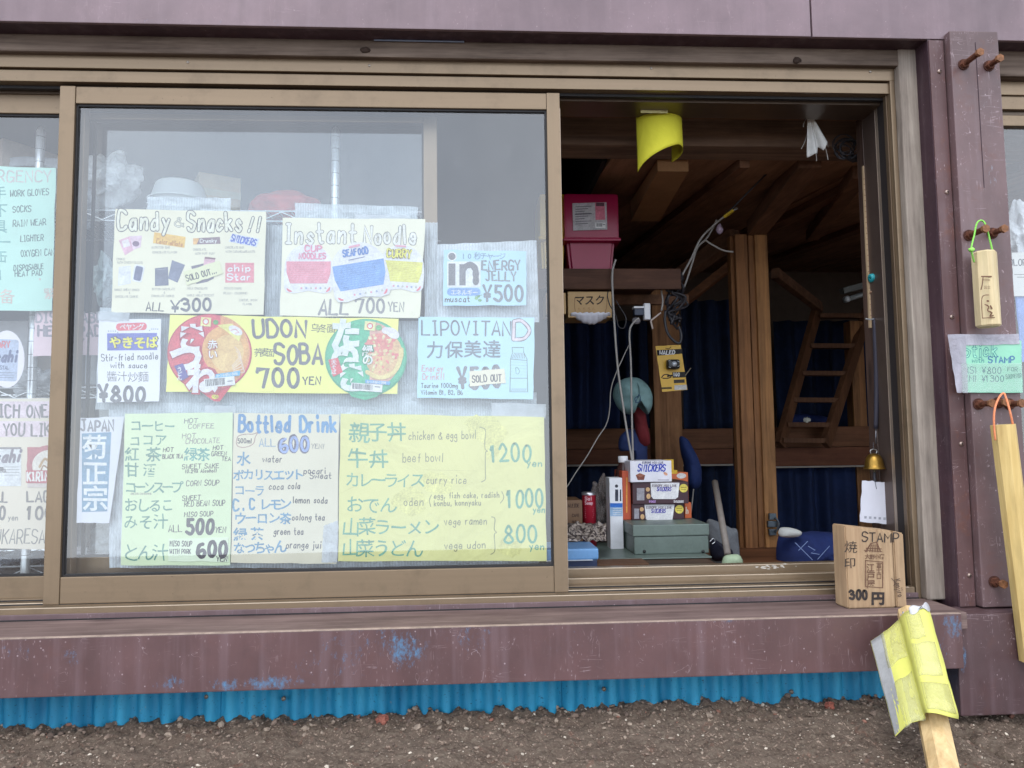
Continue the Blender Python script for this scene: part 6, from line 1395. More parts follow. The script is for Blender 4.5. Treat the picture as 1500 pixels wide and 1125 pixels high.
# mask box
o, S, A_ = facebox('mask_box', 'small tan carton lettered in black hanging under the shelf', 832, 427, 896, 465, .50, .10, (176, 142, 92), 0)
S.jp('マスク', 841, 447, 15, (50, 40, 34), 1, .015, 1.0); S.jp('もちろん', 846, 455, 5, (150, 110, 70), 1, .0, 1.4); S.text('-0000-', 852, 461, 4, .6, (150, 110, 70), 1, .8); S.line([(842, 436), (842, 452), (848, 464), (880, 465), (888, 452), (889, 434)], .7, (120, 90, 60), 1, curve=True); S.done()
facebox('mask_box', 'tan carton edge cut off by the window stile', 800, 429, 829, 460, .50, .08, (176, 142, 92))[0]
def f(u, w):
    q = P(836 + 58 * u, 459 + 5 * math.sin(w * 3) + 17 * math.sin(u * math.pi) * w - 2 * (u * 7 % 1), .49 + .03 * w); return q
tag(G().grid(f, 24, 6, .001).make('white_mask_cloth', plain((206, 206, 216), .8, .08, 30, bmp=.2), None, True), 'white cloth sagging out from under the tan lettered carton', 'cloth')
# cords
M_cd = plain((150, 146, 142), .5, .1, 40); M_cdd = plain((44, 42, 48), .5, .1, 40)
def cord(label, pts, Y, w=1.3, mat=None, Y1=None, name='electric_cord', cat='cord'):
    Y1 = Y if Y1 is None else Y1; n = len(pts); r_ = w * .5 * (Y + 1.45) / FPX
    o = G().tube([P(q[0], q[1], Y + (Y1 - Y) * i / (n - 1)) for i, q in enumerate(pts)], r_ * 1.25, 8).make(name, mat or M_cd, None, True); return tag(o, label, cat)
cord('grey cord falling from the shelf straight down past the teal cap', [(902, 380), (897, 400), (898, 440), (901, 490), (905, 540), (912, 590), (919, 635), (928, 685)], .47, 2.6)
cord('grey cord dropping from the plug block to the snack stack', [(936, 466), (926, 475), (922, 490), (924, 530), (925, 580), (926, 630), (928, 690)], .50, 2.4)
cord('pale thin cord snaking down left to the counter', [(921, 506), (912, 525), (903, 545), (895, 570), (893, 600), (888, 622), (875, 642), (860, 668), (845, 690), (830, 714)], .52, 1.3)
cord('pale cord sweeping down from the ceiling joist to the cable bundle', [(1080, 305), (1060, 318), (1040, 335), (1025, 352), (1012, 380), (1000, 402), (992, 425)], .55, 2.4)
cord('second pale cord running beside the first from the joist', [(1050, 322), (1036, 348), (1022, 362), (1014, 385), (1006, 410), (998, 432)], .57, 2.4)
cord('white cord looping off towards the doubled post', [(1033, 352), (1046, 360), (1060, 367), (1074, 369)], .57, 2.2)
cord('pale cord bent over beside the black cable bundle', [(985, 401), (973, 406), (969, 425), (971, 440), (969, 455)], .53, 2.2)
cord('thin dark cord running up along the joist', [(1092, 318), (1060, 318), (1128, 250), (1165, 222)][1:], .5, 2.2, M_cdd)
cord('dark thin loop of cord hanging beside the mask carton', [(896, 420), (890, 430), (893, 446), (902, 462), (906, 478), (914, 480), (917, 466), (908, 450), (902, 440)], .5, 1.3, M_cdd)
cord('black curl of cord hanging left of the single post', [(975, 455), (974, 470), (978, 488), (988, 500), (996, 502), (998, 490), (994, 478)], .52, 3.4, M_cdd)
# black cable bundle
cbn = empty('cable_bundle', tuple(P(992, 430, .55)), 'tangled bundle of black cables hanging at the top of the single post', 'cables')
rr = random.Random(9)
for k in range(9):
    c0 = (985 + rr.uniform(-10, 14), 402 + rr.uniform(-4, 8)); pts = [c0]
    for j in range(5): pts.append((988 + rr.uniform(-16, 20) * (1 - abs(j - 2) / 4), 410 + j * 15 + rr.uniform(-6, 6)))
    pts.append((990 + rr.uniform(-6, 10), 470 + rr.uniform(-10, 14)))
    G().tube([P(q[0], q[1], .53 + rr.uniform(-.02, .03)) for q in pts], .0034, 7).make('cable', M_cdd, cbn, True)
G().ico(tuple(P(988, 408, .55)), .026, 3, .4, (1, .7, .7), 4, 3).make('cable_knot', M_cdd, cbn, True)
# plug block
pbk = empty('plug_block', tuple(P(940, 460, .55)), 'white power outlet block with a dark adapter under the shelf', 'outlet')
a = RC(944, 444, 953, 468, .54); G().box(a[0], a[1], .54, .56, a[2], a[3], .002).make('outlet', M_w, pbk)
a = RC(929, 452, 945, 462, .55); G().box(a[0], a[1] - .0005, .545, .57, a[2], a[3], .002).make('adapter', plain((52, 60, 80), .5), pbk)
a = RC(928, 449, 944, 452, .55); G().box(a[0], a[1] - .0005, .545, .57, a[2] + .0004, a[3], .001).make('white_plug', M_w, pbk)
a = RC(928, 464, 938, 476, .55); G().ico(tuple(P(932, 470, .55)), .012, 3, .3, (1, .7, .8), 4, 3).make('plug', plain((120, 116, 120), .5), pbk, True)
G().beam(P(953, 470, .54), P(968, 458, .54), .004, .004).beam(P(953, 470, .54), P(956, 482, .54), .005, .004).make('plug_prongs', plain((176, 160, 150), .5), pbk)
# yellow connector and bulb on the joist
g = G(); g.beam(P(1061, 318, .50), P(1074, 308, .48), .008, .006, .001); tag(g.make('yellow_tag', plain((200, 170, 40), .6)), 'small yellow tag on the joist beside the bulb', 'tag')
g = G(); p = P(1054, 336, .5); g.lathe([(.0005, -.014), (.008, -.009), (.010, 0), (.007, .009), (.004, .014), (.0005, .015)], tuple(p), 16); tag(g.make('light_bulb', film((170, 150, 170), .6, 0, 'clear_bulb', .1, 0, .1), None, True), 'unlit little clear bulb hanging from the joist', 'bulb')
# hanging headlamp pack
o, S = paper_sheet('headlamp_pack', 'yellow and black headlamp pack hanging on the single post', 'package', [(960, 507), (997, 505), (1007, 571), (970, 574)], .60, (204, 162, 48), 61, thick=.002, edge=.3, mat=plain((204, 160, 44), .4, .08, 30, bmp=.03))
S.poly([(962, 513), (999, 511), (1000, 518), (963, 521)], (26, 24, 26), 1, 'pack_print'); S.text('WALED', 966, 519.5, 5.5, 1.3, (222, 222, 222), 2, .86, ang=-.05, slant=.2)
S.line([(975, 510), (980, 511), (983, 508)], 1, (60, 50, 30), 2)
S.rect(985, 545, 1004, 553, (40, 38, 36), 1, 'pack_print', -.05); S.text('100', 987, 551, 5.5, 1.1, (222, 222, 222), 2, .6); S.rect(987, 556, 1003, 561, (60, 56, 50), 1, 'pack_print', -.05); S.rect(988, 564, 1006, 571, (186, 184, 180), 1, 'pack_print', -.04); S.rect(969, 567, 984, 570, (90, 76, 44), 1, 'pack_print', -.05)
S.line([(969, 553), (973, 549), (979, 549), (983, 552), (978, 554), (971, 554)], 1.5, (30, 28, 28), 1, 'pack_print', True); S.line([(978, 551), (984, 550)], 2.4, (30, 28, 28), 1, 'pack_print'); S.done()
p = P(985, 534, .595); g = G(); g.box(p.x - .019, p.x + .017, .575, .598, p.z - .014, p.z + .013, .006); hl = g.make('headlamp', plain((24, 24, 28), .35, .1, 40), o, True)
G().lathe([(.0005, -.004), (.006, -.003), (.0075, .001)], (p.x, .574, p.z), 16, Matrix.Rotation(-math.pi / 2, 3, 'X')).make('lens', plain((200, 206, 214), .15, .05, 40, .4), hl, True)
g = G()
for dx, dz, an in ((-.014, .008, .5), (-.014, -.008, -.5), (.012, .008, -.5), (.012, -.008, .5)): g.beam((p.x + dx - .003, .5745, p.z + dz), (p.x + dx + .003, .5745, p.z + dz + .003 * (1 if an > 0 else -1)), .002, .001)
g.make('reflector_marks', plain((190, 196, 196), .3), hl)
g = G(); g.beam(P(1004, 550, .6), P(1012, 539, .59), .002, .002); tag(g.make('nail', plain((150, 140, 120), .5, .1, 30, .6)), 'nail sticking out beside the headlamp pack', 'nail')
# teal cap, hanging sideways: rounded crown with panel seams, curved brim pointing down right
cap_c = P(925, 580, .62)
cpo = empty('cap', tuple(cap_c), 'faded teal cap hanging behind the grey cords', 'cap')
M_cap = plain((112, 142, 142), .8, .18, 14, bmp=.3)
vz = blob('crown', None, None, [(898, 577), (903, 562), (916, 554), (931, 553), (943, 559), (951, 569), (955, 583), (954, 596), (948, 607), (943, 598), (938, 592), (932, 595), (927, 606), (914, 605), (903, 594)], .64, .05, M_cap, 22)
vz.parent = cpo; vz.location = WORLD_LOC['crown'] - WORLD_LOC[cpo.name]
G().tube([P(925, 554, .625), P(934, 562, .60), P(937, 574, .592), P(934, 586, .60), P(929, 600, .62)], .0016, 8).make('visor_seam', plain((84, 112, 114), .8), cpo, True)
G().tube([P(910, 558, .615), P(906, 575, .60), P(912, 596, .615)], .0010, 6).make('panel_seam', plain((90, 118, 120), .8), cpo, True)
Sc = Sheet(cpo, .57, lambda x_, y_, lv: P(x_, y_, .572), 2); Sc.line([(931, 590), (936, 578), (938, 586), (933, 590), (930, 584), (935, 580)], 1.2, (40, 70, 96), 1, 'badge_print', True); Sc.done()
# cloths below
blob('red_cloth', 'dark red cloth strip hanging under the teal cap', 'cloth', [(926, 598), (942, 600), (948, 622), (952, 650), (938, 652), (932, 636), (929, 618)], .68, .022, plain((100, 18, 26), .85, .15, 20, bmp=.2), 12)
blob('navy_cloth', 'navy cloth hanging left of the single post below the red cloth', 'cloth', [(908, 640), (925, 628), (945, 640), (948, 665), (946, 690), (930, 688), (925, 662), (908, 660)], .70, .03, M_ny2, 13)
blob('hat', 'blue round hat hanging right of the single post', 'hat', [(996, 640), (1008, 644), (1017, 662), (1027, 690), (1026, 712), (1014, 716), (1006, 706), (1002, 680), (997, 660)], .95, .04, plain((26, 46, 98), .8, .15, 20, bmp=.15), 14)
cord('thin pale strap dropping from the blue hat', [(1016, 716), (1014, 735), (1012, 752)], .9, 1.6)
# latch on the orange post
a = P(1131, 768, .84); lt = empty('post_latch', tuple(a), 'dull metal latch screwed low on the doubled post', 'latch')
for yy, ww in ((757, 5), (768, 7), (780, 5)):
    r_ = RC(1131 - ww, yy - 5, 1131 + ww, yy + 4, .845); G().box(r_[0], r_[1], .838, .85, r_[2], r_[3], .0015).make('plate', plain((96, 104, 112), .4, .15, 60, .7), lt)
G().tube([P(1136, 758, .835), P(1141, 768, .83), P(1136, 780, .835)], .003, 8).make('hasp', plain((96, 104, 112), .4, .15, 60, .7), lt, True)
# ---------------------------------------------------------------- top right: paper tassel, wire coil, lamp fitting
pt_ = empty('paper_tassel', tuple(P(1187, 163, .118)), 'white torn paper tassel hanging from the top track', 'tassel')
def tf(u, w):
    x_ = 1184 + (-7 + 34 * u) * (.12 + .88 * w) + 5 * w; y_ = 164 + (66 - 12 * u - 10 * abs(math.sin(u * 9)) * (u > .5)) * w
    q = P(x_, y_, .118); q.y += .008 * math.sin(u * 14) * w; return q
G().grid(tf, 26, 16, .0004).make('paper_strips', plain((214, 214, 212), .8, .1, 60, bmp=.3), pt_, True)
g = G()
for pts in ([(1184, 166), (1178, 180), (1177, 186)], [(1184, 190), (1180, 205), (1174, 218)], [(1205, 205), (1210, 220), (1213, 234)], [(1195, 222), (1196, 230), (1196, 236)]): g.tube([P(q[0], q[1], .138) for q in pts], .0009, 5)
g.make('strands', plain((190, 188, 184), .8), pt_)
G().ico(tuple(P(1186, 164, .118)), .005, 2, .4).make('knot', plain((150, 146, 140), .8), pt_)
wc = empty('wire_coil', tuple(P(1240, 215, .18)), 'dark coil of wire hanging at the top right corner of the hatch', 'wire')
rr = random.Random(3)
for k in range(14):
    r_ = 14 + rr.uniform(-6, 4); cx_, cy_ = 1238 + rr.uniform(-3, 8), 218 + rr.uniform(-8, 5); a0 = rr.random() * 6
    G().tube([P(cx_ + r_ * math.cos(a0 + j * .7), cy_ + r_ * .9 * math.sin(a0 + j * .7), .18 + .012 * math.sin(j + k)) for j in range(9)], .0011, 5).make('wire_loop', plain((78, 78, 84), .4, .1, 40, .6), wc, True)
G().ico(tuple(P(1254, 232, .19)), .013, 3, .5, (1.4, .7, .7), 8, 3).make('black_wrapping', M_cdd, wc, True)
fl = empty('strip_light', tuple(P(1255, 428, 1.1)), 'unlit grey strip light fitting under the sloping ceiling', 'lamp')
G().beam(P(1233, 427, 1.1), P(1280, 414, 1.1), .030, .022, .002).make('housing', plain((84, 84, 80), .5), fl)
G().tube([P(1236, 440, 1.08), P(1282, 426, 1.08)], .009, 12, False).make('tube', plain((126, 130, 130), .3), fl, True)
G().prism(P(1238, 439, 1.075), P(1243, 437.5, 1.075), .0115, n=12).make('tube_cap', plain((186, 188, 190), .3), fl, True)
# ---------------------------------------------------------------- right jamb things
YJ0 = .108
def strip(name, x0a, x1a, y0, x0b, x1b, y1, Y, d, mat):
    A = [P(x0a, y0, Y), P(x1a, y0, Y), P(x1b, y1, Y), P(x0b, y1, Y)]; return link_mesh(name, A + [q + Vector((0, d, 0)) for q in A], [(0, 1, 2, 3), (7, 6, 5, 4), (0, 4, 5, 1), (1, 5, 6, 2), (2, 6, 7, 3), (3, 7, 4, 0)], mat)
o = strip('jamb_post', 1266, 1295, 150, 1296, 1312, 830, .112, .04, wood((58, 42, 38), (98, 76, 66), (50, 50, 2.2), .8, .4, .3, 'jamb_timber')); tag(o, 'dark timber lining the right side of the hatch', 'post')
yr = strip('yardstick', 1264, 1276, 243, 1274, 1284, 480, .100, .005, wood((150, 122, 92), (206, 182, 148), (60, 60, 2), .7, .2, .2, 'pale_stick')); tag(yr, 'pale worn wooden yardstick screwed to the right jamb', 'stick')
S = Sheet(yr, .1, seed=2)
for k in range(26): S.line([(1264.5 + k * .42, 262 + k * 8), (1267.5 + k * .42 + (k % 5 == 0) * 3, 262 + k * 8)], .7, (120, 80, 60), 2)
S.line([(1271, 285), (1276, 270)], 1, (150, 70, 60), 2); S.done()
for px, py, wl in ((1272, 247, 'uppermost screw at the very top of the yardstick'), (1274, 287, 'second screw down on the yardstick'), (1277, 388, 'screw just above the teal reel on the yardstick'), (1276, 428, 'screw just below the teal reel on the yardstick')): tag(G().lathe([(.0001, -.003), (.0022, -.002), (.003, .001)], tuple(P(px, py, .0985)), 10, Matrix.Rotation(-math.pi / 2, 3, 'X')).make('screw', plain((150, 120, 100), .4, .2, 60, .7), None, True), wl, 'screw', 'screws in the yardstick')
p = P(1278, 407, .09); R90 = Matrix.Rotation(math.radians(75), 3, 'X')
tp = empty('tape_roll', tuple(p), 'small teal reel of tape fixed on the yardstick', 'tape reel')
G().lathe([(.0035, -.006), (.0085, -.006), (.0092, -.005), (.0092, .005), (.0085, .006), (.0035, .006), (.0035, -.006)], tuple(p), 24, Matrix.Rotation(math.radians(80), 3, 'Y') @ Matrix.Identity(3)).make('reel', plain((40, 150, 160), .4), tp, True)
ub = empty('closed_umbrella', tuple(P(1283, 640, .09)), 'thin dark closed umbrella hanging on the right jamb above the bell', 'umbrella')
G().tube([P(1281, 466, .092), P(1284, 560, .092), P(1283, 628, .092)], lambda t: .0052 * (1 - .3 * abs(t - .5)), 12).make('folded_cover', plain((40, 38, 52), .7), ub, True)
G().tube([P(1268, 467, .09), P(1276, 468, .09), P(1283, 466, .092)], .0016, 8).make('hook', plain((196, 200, 204), .3, .1, 40, .6), ub, True)
G().tube([P(1283, 628, .092), P(1283, 650, .092)], .0013, 8).make('tip', plain((120, 120, 126), .3, .1, 40, .6), ub, True)
# bell
bp = P(1281, 690, .085); bz = lambda y: ZP(1281, y, .085)
be = empty('bell', (bp.x, .085, bz(687)), 'small brass bell hanging at the right jamb over a white tag', 'bell')
br = (XP(1296, 686, .085) - XP(1267, 686, .085)) / 2; H = bz(664) - bz(687)
M_br = plain((150, 116, 52), .32, .25, 60, .85, .15, name='brass')
G().lathe([(br * 1.0, 0), (br * 1.03, .0012), (br * .90, H * .16), (br * .84, H * .42), (br * .74, H * .68), (br * .56, H * .88), (br * .3, H * .98), (.0004, H), (.0004, H - .001), (br * .55, H * .7), (br * .85, H * .1), (br * 1.0, 0)], (bp.x, .085, bz(687)), 36).make('bell_body', M_br, be, True)
G().tube([(bp.x - .006, .085, bz(664)), (bp.x - .007, .085, bz(660)), (bp.x, .085, bz(658)), (bp.x + .007, .085, bz(660)), (bp.x + .006, .085, bz(664))], .0012, 8).make('loop', plain((170, 170, 170), .3, .1, 40, .8), be, True)
G().tube([(bp.x, .085, bz(684)), (bp.x, .085, bz(692))], .0012, 8).ico((bp.x, .085, bz(690)), .0036, 2).make('clapper', plain((110, 100, 80), .4, .1, 40, .8), be, True)
G().tube([(bp.x, .085, bz(658)), (bp.x + .001, .086, bz(648))], .0008, 6).make('string', plain((60, 56, 60), .6), be)
G().tube([(bp.x, .085, bz(692)), (bp.x - .001, .085, bz(700)), (bp.x, .084, bz(706))], .0036, 8).make('cord_grip', M_cdd, be, True)
o, S = paper_sheet('white_tag', 'white torn card tag hanging under the brass bell', 'tag', [(1263, 704), (1298, 706), (1299, 768), (1260, 764)], .082, (216, 216, 226), 71, thick=.001, edge=.8)
for k in range(5): S.rect(1266 + k * 7, 756 + k * .5, 1269.5 + k * 7, 759.5 + k * .5, (160, 162, 172), 1, 'perforation')
S.line([(1281, 700), (1283, 712), (1284, 716)], .9, (80, 80, 90), 2, curve=True); S.done()
# extra: small white tag deep in the room
a = P(1182, 615, 1.4); g = G(); g.ico(tuple(a), .012, 3, .5, (1.2, .5, .8), 3, 3); tag(g.make('white_tape_ball', plain((200, 200, 190), .8)), 'small white scrap lying on the rail behind the ladder', 'scrap')
blob('blue_bedding', 'blue bedding showing between the lowest ladder rungs', 'bedding', [(1148, 612), (1175, 606), (1215, 612), (1218, 624), (1150, 626)], 1.72, .03, M_ny, 15)
# ================================================================== THINGS OUTSIDE AT THE FRONT
# wooden stamp block on the ledge
M_blk = wood((150, 120, 92), (194, 166, 132), (70, 50, .9), .7, .25, .15, 'stamp_wood', knots=False)
YBk = -.085
A_ = RC(1237, 778, 1327, 889, YBk); z0 = zl + .0005; z1 = ZP(1280, 774, YBk); x0, x1 = XP(1240, 830, YBk), XP(1326, 830, YBk)
rot = math.radians(9); Mb = Matrix.Translation((x1, YBk, 0)) @ Matrix.Rotation(rot * -1, 4, 'Z') @ Matrix.Translation((-x1, -YBk, 0))
Mb = Matrix.Identity(4)
xs_ = XP(1310, 830, YBk)
blk = empty('stamp_block', ((x0 + x1) / 2, YBk + .02, z0), 'pale wooden block sign with burnt stamp drawing standing on the ledge', 'sign')
def slab(xa, xb, za0, za1, nm):
    g = G(); bm = bmesh.new(); bmesh.ops.create_cube(bm, size=1)
    for v_ in bm.verts:
        t = v_.co.x + .5; x_ = xa + (xb - xa) * t
        y_ = YBk + (v_.co.y + .5) * .042
        if v_.co.y < 0: pass
        xx = x_ if v_.co.y < 0 or nm != 'left' else x_ - .004 * (1 if t < .5 else 0)
        v_.co = Vector((xx, y_, z0 if v_.co.z < 0 else za0 + (za1 - za0) * t))
    bmesh.ops.bevel(bm, geom=list(bm.edges), offset=.0022, segments=2, affect='EDGES'); return smooth_by_angle(g.bm(bm).make('block_piece', M_blk, blk))
ztl, ztm, ztr = ZP(1238, 770, YBk), ZP(1305, 778, YBk), ZP(1325, 781, YBk)
slab(x0, xs_ - .0005, ztl, ztm, 'left'); slab(xs_ + .0008, x1, ztm, ztr, 'right')
S = Sheet(blk, YBk - .0006, seed=5); BK = (52, 44, 42); BN = (104, 74, 58)
FIT[('STAMP', 1263)] = 1317
S.text('STAMP', 1263, 793, 13, 1.7, BK, 1, .8, ang=.03); S.jp('焼', 1236, 809, 18, BK, 1, -.003, 1, sx=1.05); S.jp('印', 1236, 832, 16, BK, 1, .0, 1, sx=1.15)
S.line([(1268, 808), (1276, 796), (1284, 794), (1290, 808)], 1.6, BN, 1, curve=False); S.line([(1266, 806), (1292, 808)], 1, BN, 1)
for k in range(5): S.line([(1270 + k * 4, 808), (1274 + k * 2.6, 798)], 1.2, BN, 1)
S.line([(1269, 803), (1291, 804)], 1.1, BN, 1)
S.jp('大野小宿', 1267, 819, 7.5, BN, 1, .01, .92); S.line([(1268, 821), (1293, 823), (1293, 861), (1268, 859), (1268, 821)], 1.3, BN, 1)
S.jp('江戸屋', 1269.5, 838, 13, BN, 1, .012, .9, vert=True, sx=.9); S.jp('富士口', 1283.5, 832, 8.5, BN, 1, .008, .95, vert=True, sx=.9)
FIT[('300', 1245)] = 1272
S.text('300', 1245, 878, 13, 3.6, BK, 1, .6); S.jp('円', 1276, 885, 20, BK, 1, .05, 1, warp=.06)
S.text('Kenjiro', 1310, 850, 9, .9, (84, 66, 56), 1, .55, ang=1.35); S.line([(1306, 847), (1312, 854), (1309, 858)], .8, (84, 66, 56), 1)
S.done()
Ss = Sheet(blk, 0, lambda x_, y_, lv: Vector((x0 - .0022 - .016 * (x_ - 1225) / 12 + .0 , YBk + .004 + .034 * (1 - (x_ - 1225) / 12), ZP(1231, y_, YBk + .02))), 5)
# stick hooks --------------------------------------------------------
M_hex = wood((196, 164, 100), (230, 204, 142), (90, 90, 1.6), .6, .12, .1, 'hinoki', knots=False)
M_hex2 = wood((206, 184, 140), (234, 216, 176), (90, 90, 1.6), .55, .12, .05, 'pale_hinoki', knots=False)
def cordy(name, pts, w, col, parent, Y):
    return G().tube([P(q[0], q[1], q[2]) for q in pts], w * .5 * (1.45 + Y) / FPX, 8).make(name, plain(col, .7, .2, 300, bmp=.5), parent, True)
# small stick sample with green cord
p0, p1 = P(1441, 369, -.118), P(1448, 479, -.118)
st = empty('stick_sample', tuple(p0), 'short pale octagonal stick sample with burnt picture on a green cord', 'stick')
rs = (XP(1460, 425, -.118) - XP(1428, 425, -.118)) / 2
g = G(); dr = (p1 - p0).normalized()
g.prism(p0 + dr * .003, p1 - dr * .003, rs, n=8, roll=.39, cap=False); g.prism(p0, p0 + dr * .003, rs * .86, rs, 8, roll=.39); g.prism(p1 - dr * .003, p1, rs, rs * .86, 8, roll=.39)
g.make('stick_body', M_hex2, st)
S = Sheet(st, -.118 - rs * .93 - .001, seed=9); BR = (110, 78, 60)
kx = (1.45 - .118) / (1.45 - .118 - rs)
S.line([(1438, 405), (1452, 405)], 2, BR, 1); S.line([(1440, 405), (1439, 416), (1437, 424)], 1.6, BR, 1, curve=True); S.line([(1439, 410), (1450, 410)], 1, BR, 1)
S.jp('富士', 1441, 423, 5, BR, 1, 0, 1); S.line([(1439, 466), (1438, 440), (1441, 433), (1448, 432)], 1.3, BR, 1, curve=True); S.line([(1439, 466), (1457, 465)], 1.2, BR, 1)
S.ell(1447, 441, 2, 1.6, BR, 1, n=10); S.line([(1443, 446), (1448, 449), (1447, 455), (1453, 458), (1450, 463), (1455, 462)], 1.8, BR, 1, curve=True); S.line([(1451, 448), (1453, 452)], 2, BR, 1); S.done()
cordy('green_cord', [(1427, 384, -.128), (1424, 372, -.135), (1423, 362, -.135), (1427, 345, -.13), (1431, 327, -.128), (1438, 323, -.126), (1444, 330, -.128), (1450, 352, -.13), (1455, 372, -.13)], 2.6, (140, 214, 90), st, -.13)
G().ico(tuple(P(1423, 366, -.137)), .005, 2, .4, (1.2, 1, .8), 2).make('cord_knot', plain((150, 220, 96), .7), st, True)
# long stick with orange cord
p0, p1 = P(1469, 622, -.135), P(1512, 968, -.135)
st = empty('hanging_stick', tuple(p0), 'long pale octagonal wooden stick on an orange cord at the right edge', 'stick')
rs = (XP(1486, 700, -.135) - XP(1455, 700, -.135)) / 2
g = G(); g.prism(p0, p1, rs * 1.02, n=8, roll=.39); g.make('stick_body', M_hex, st)
cordy('orange_cord', [(1458, 645, -.15), (1456, 620, -.152), (1457, 600, -.15), (1463, 583, -.14), (1470, 576, -.13), (1474, 584, -.14), (1480, 605, -.152), (1485, 628, -.15)], 3.0, (232, 140, 96), st, -.15)
# mint stamp price sign taped to the post
o, S = paper_sheet('price_sign', 'mint green stick price sign taped to the mauve post', 'sign', [(1407, 499), (1496, 499), (1498, 575), (1412, 575)], -.094, (154, 214, 186), 81, thick=.0006)
FIT.update({('Stick', 1412): 1462, ('with', 1424): 1442, ('STAMP', 1448): 1487, ('(S) ¥800', 1416): 1467, ('(M) ¥1300', 1415): 1471, ('FOR', 1476): 1491, ('SOUVENIR', 1474): 1497})
S.text('Stick', 1412, 522, 20, 3.6, (74, 134, 140), 1, .7, inner=(150, 210, 184), iw=.5, ilv=2); S.text('with', 1424, 531, 7, .9, (74, 128, 136), 1, .8); S.text('STAMP', 1448, 531, 8.5, 1.9, (84, 122, 160), 1, .8)
S.text('(S) ¥800', 1416, 547, 9, 1.15, (60, 110, 120), 1, .8); S.text('(M) ¥1300', 1415, 559, 9, 1.15, (60, 110, 120), 1, .8); S.text('FOR', 1476, 544, 6, 1, (70, 130, 120), 1, .8); S.text('SOUVENIR', 1474, 555, 6, .9, (70, 130, 120), 1, .6, ang=-.1); S.done()
o, S = paper_sheet('tape', 'wide frosted tape holding the mint price sign to the post', 'tape', [(1388, 490), (1492, 489), (1494, 504), (1412, 506)], -.0955, (190, 190, 200), 82, mat=film((190, 188, 200), .62, 0, 'tape', .3, 0, .5)); 
o, S = paper_sheet('tape', 'frosted tape down the left edge of the mint price sign', 'tape', [(1388, 491), (1414, 491), (1418, 576), (1402, 575), ], -.0962, (190, 190, 200), 83, mat=film((190, 188, 200), .55, 0, 'tape', .3, 0, .5))
o, S = paper_sheet('tape', 'clear tape across the middle of the mint price sign', 'tape', [(1408, 532), (1497, 532), (1498, 574), (1410, 575)], -.0966, (190, 210, 205), 84, mat=film((200, 214, 210), .18, 0, 'tape', .25, 0, .4))
# yellow flag on a stick in front
fs = empty('flag_stick', tuple(P(1400, 1165, -.30)), 'pale wooden stick with a taped yellow and grey plastic flag leaning on the sill', 'flag')
tp_, bt_ = P(1334, 898, -.162), P(1400, 1215, -.42)
rs = (XP(1403, 1110, -.35) - XP(1361, 1110, -.35)) / 2 
G().prism(tp_, bt_, rs, n=8, roll=.39).make('stick_body', wood((196, 160, 110), (228, 200, 150), (90, 90, 1.6), .6, .15, .1, 'stick_wood', knots=False), fs)
top = [(1275, 939, -.163), (1287, 931, -.168), (1301, 921, -.172), (1316, 908, -.170), (1319, 903, -.185), (1326, 896, -.197), (1338, 892, -.20), (1352, 888, -.190), (1359, 889, -.172), (1361, 892, -.155)]
bot = [(1311, 1079, -.262), (1319, 1071, -.270), (1333, 1060, -.285), (1353, 1053, -.290), (1354, 1045, -.302), (1360, 1044, -.318), (1376, 1046, -.325), (1396, 1051, -.318), (1405, 1053, -.300), (1404, 1046, -.280)]
TP, BT = [P(*q) for q in top], [P(q[0], q[1], q[2] - .032) for q in bot]; TPs, BTs = catmull(TP, 5), catmull(BT, 5)
def flag(u0, u1, w0, w1, off=0.0, nu=30, nv=16, amp=.0022, wav=0.0):
    def f(u, w):
        uu = (u0 + (u1 - u0) * u) * (len(TPs) - 1); k = min(int(uu), len(TPs) - 2); t = uu - k; ww = w0 + (w1 - w0) * w + wav * math.sin(u * 11) * (1 if w > .5 else -1)
        p = TPs[k].lerp(TPs[k + 1], t).lerp(BTs[k].lerp(BTs[k + 1], t), ww)
        p.y += amp * noise.noise(Vector((uu * .16, ww * 5, 1))) + amp * .5 * noise.noise(Vector((uu * .5, ww * 11, 4))) - off; return p
    return G().grid(f, nu, nv, .0006)
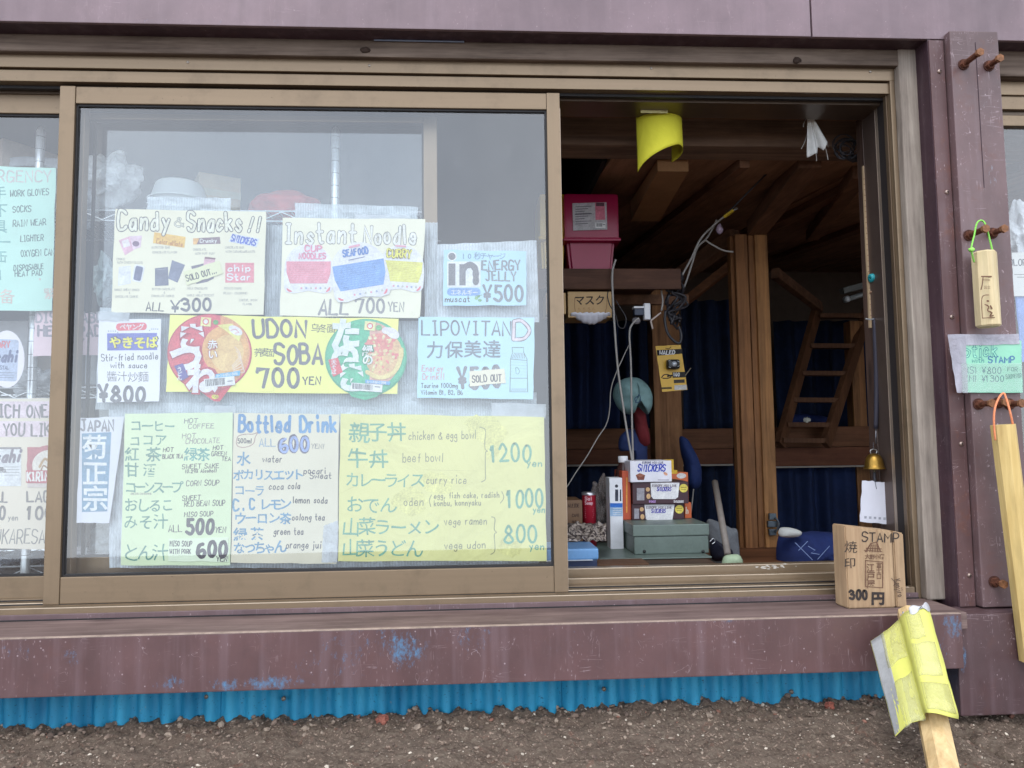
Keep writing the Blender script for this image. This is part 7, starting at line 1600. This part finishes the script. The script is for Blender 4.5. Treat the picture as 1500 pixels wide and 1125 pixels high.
M_fy = film((232, 232, 84), .97, 0, 'yellow_plastic', .35, 0, .25); M_fg = film((168, 168, 166), .93, 0, 'grey_tape', .4, 0, .5); M_ft = film((220, 216, 150), .38, 0, 'clear_tape', .25, 0, .5)
M_fy = paper((222, 220, 116), .9)
flag(.0, 1, 0, 1).make('plastic_sheet', M_fy, fs, True)
flag(.0, .16, -.003, .985, .0011, 10, 16).make('grey_tape', plain((160, 160, 160), .45, .15, 40, bmp=.3), fs, True)
flag(.13, .40, -.004, .38, .0016, 14, 8, wav=.01).make('tape', M_ft, fs, True); flag(.15, .42, .55, 1.0, .0016, 14, 8, wav=.01).make('tape', film((214, 212, 170), .3, 0, 'clear_tape2', .25, 0, .5), fs, True)
flag(.44, .72, .0, .30, .0018, 14, 8, wav=.008).make('tape', M_ft, fs, True); flag(.46, .80, .34, .66, .0018, 14, 8, wav=.006).make('tape', film((226, 222, 170), .3, 0, 'clear_tape3', .25, 0, .4), fs, True); flag(.48, .84, .72, .96, .0022, 14, 8).make('tape', M_ft, fs, True)
flag(.40, .52, -.03, .14, .004, 10, 6, wav=.02).make('tape_tail', film((222, 222, 226), .7, 0, 'tape_tail', .3, 0, .7), fs, True)
flag(.60, .95, -.03, .03, .003, 12, 4, wav=.02).make('tape_tail', film((222, 222, 226), .7, 0, 'tape_tail2', .3, 0, .7), fs, True)
# ------------------------------------------------------------------ little things on the painted front
rr = random.Random(12)
Ssc = Sheet(fr, 0, lambda x_, y_, lv: P(x_, y_, .0718) + Vector((0, -.0004, 0)), 3)
for k in range(26):
    cx_, cy_ = 1132 + rr.gauss(0, 16), 830 + rr.gauss(0, 1.4); n = 7; r_ = rr.uniform(.8, 2.6)
    Ssc.poly([(cx_ + r_ * 1.8 * rr.uniform(.5, 1) * math.cos(j * .9), cy_ + r_ * .6 * rr.uniform(.5, 1) * math.sin(j * .9)) for j in range(n)], (206, 198, 188), 1 + k * .01, 'paint_scuff')
Ssc.done()
# ------------------------------------------------------------------ tidy: no stray orphans
for o in list(bpy.data.objects):
    if o.name not in sc.objects: bpy.data.objects.remove(o)
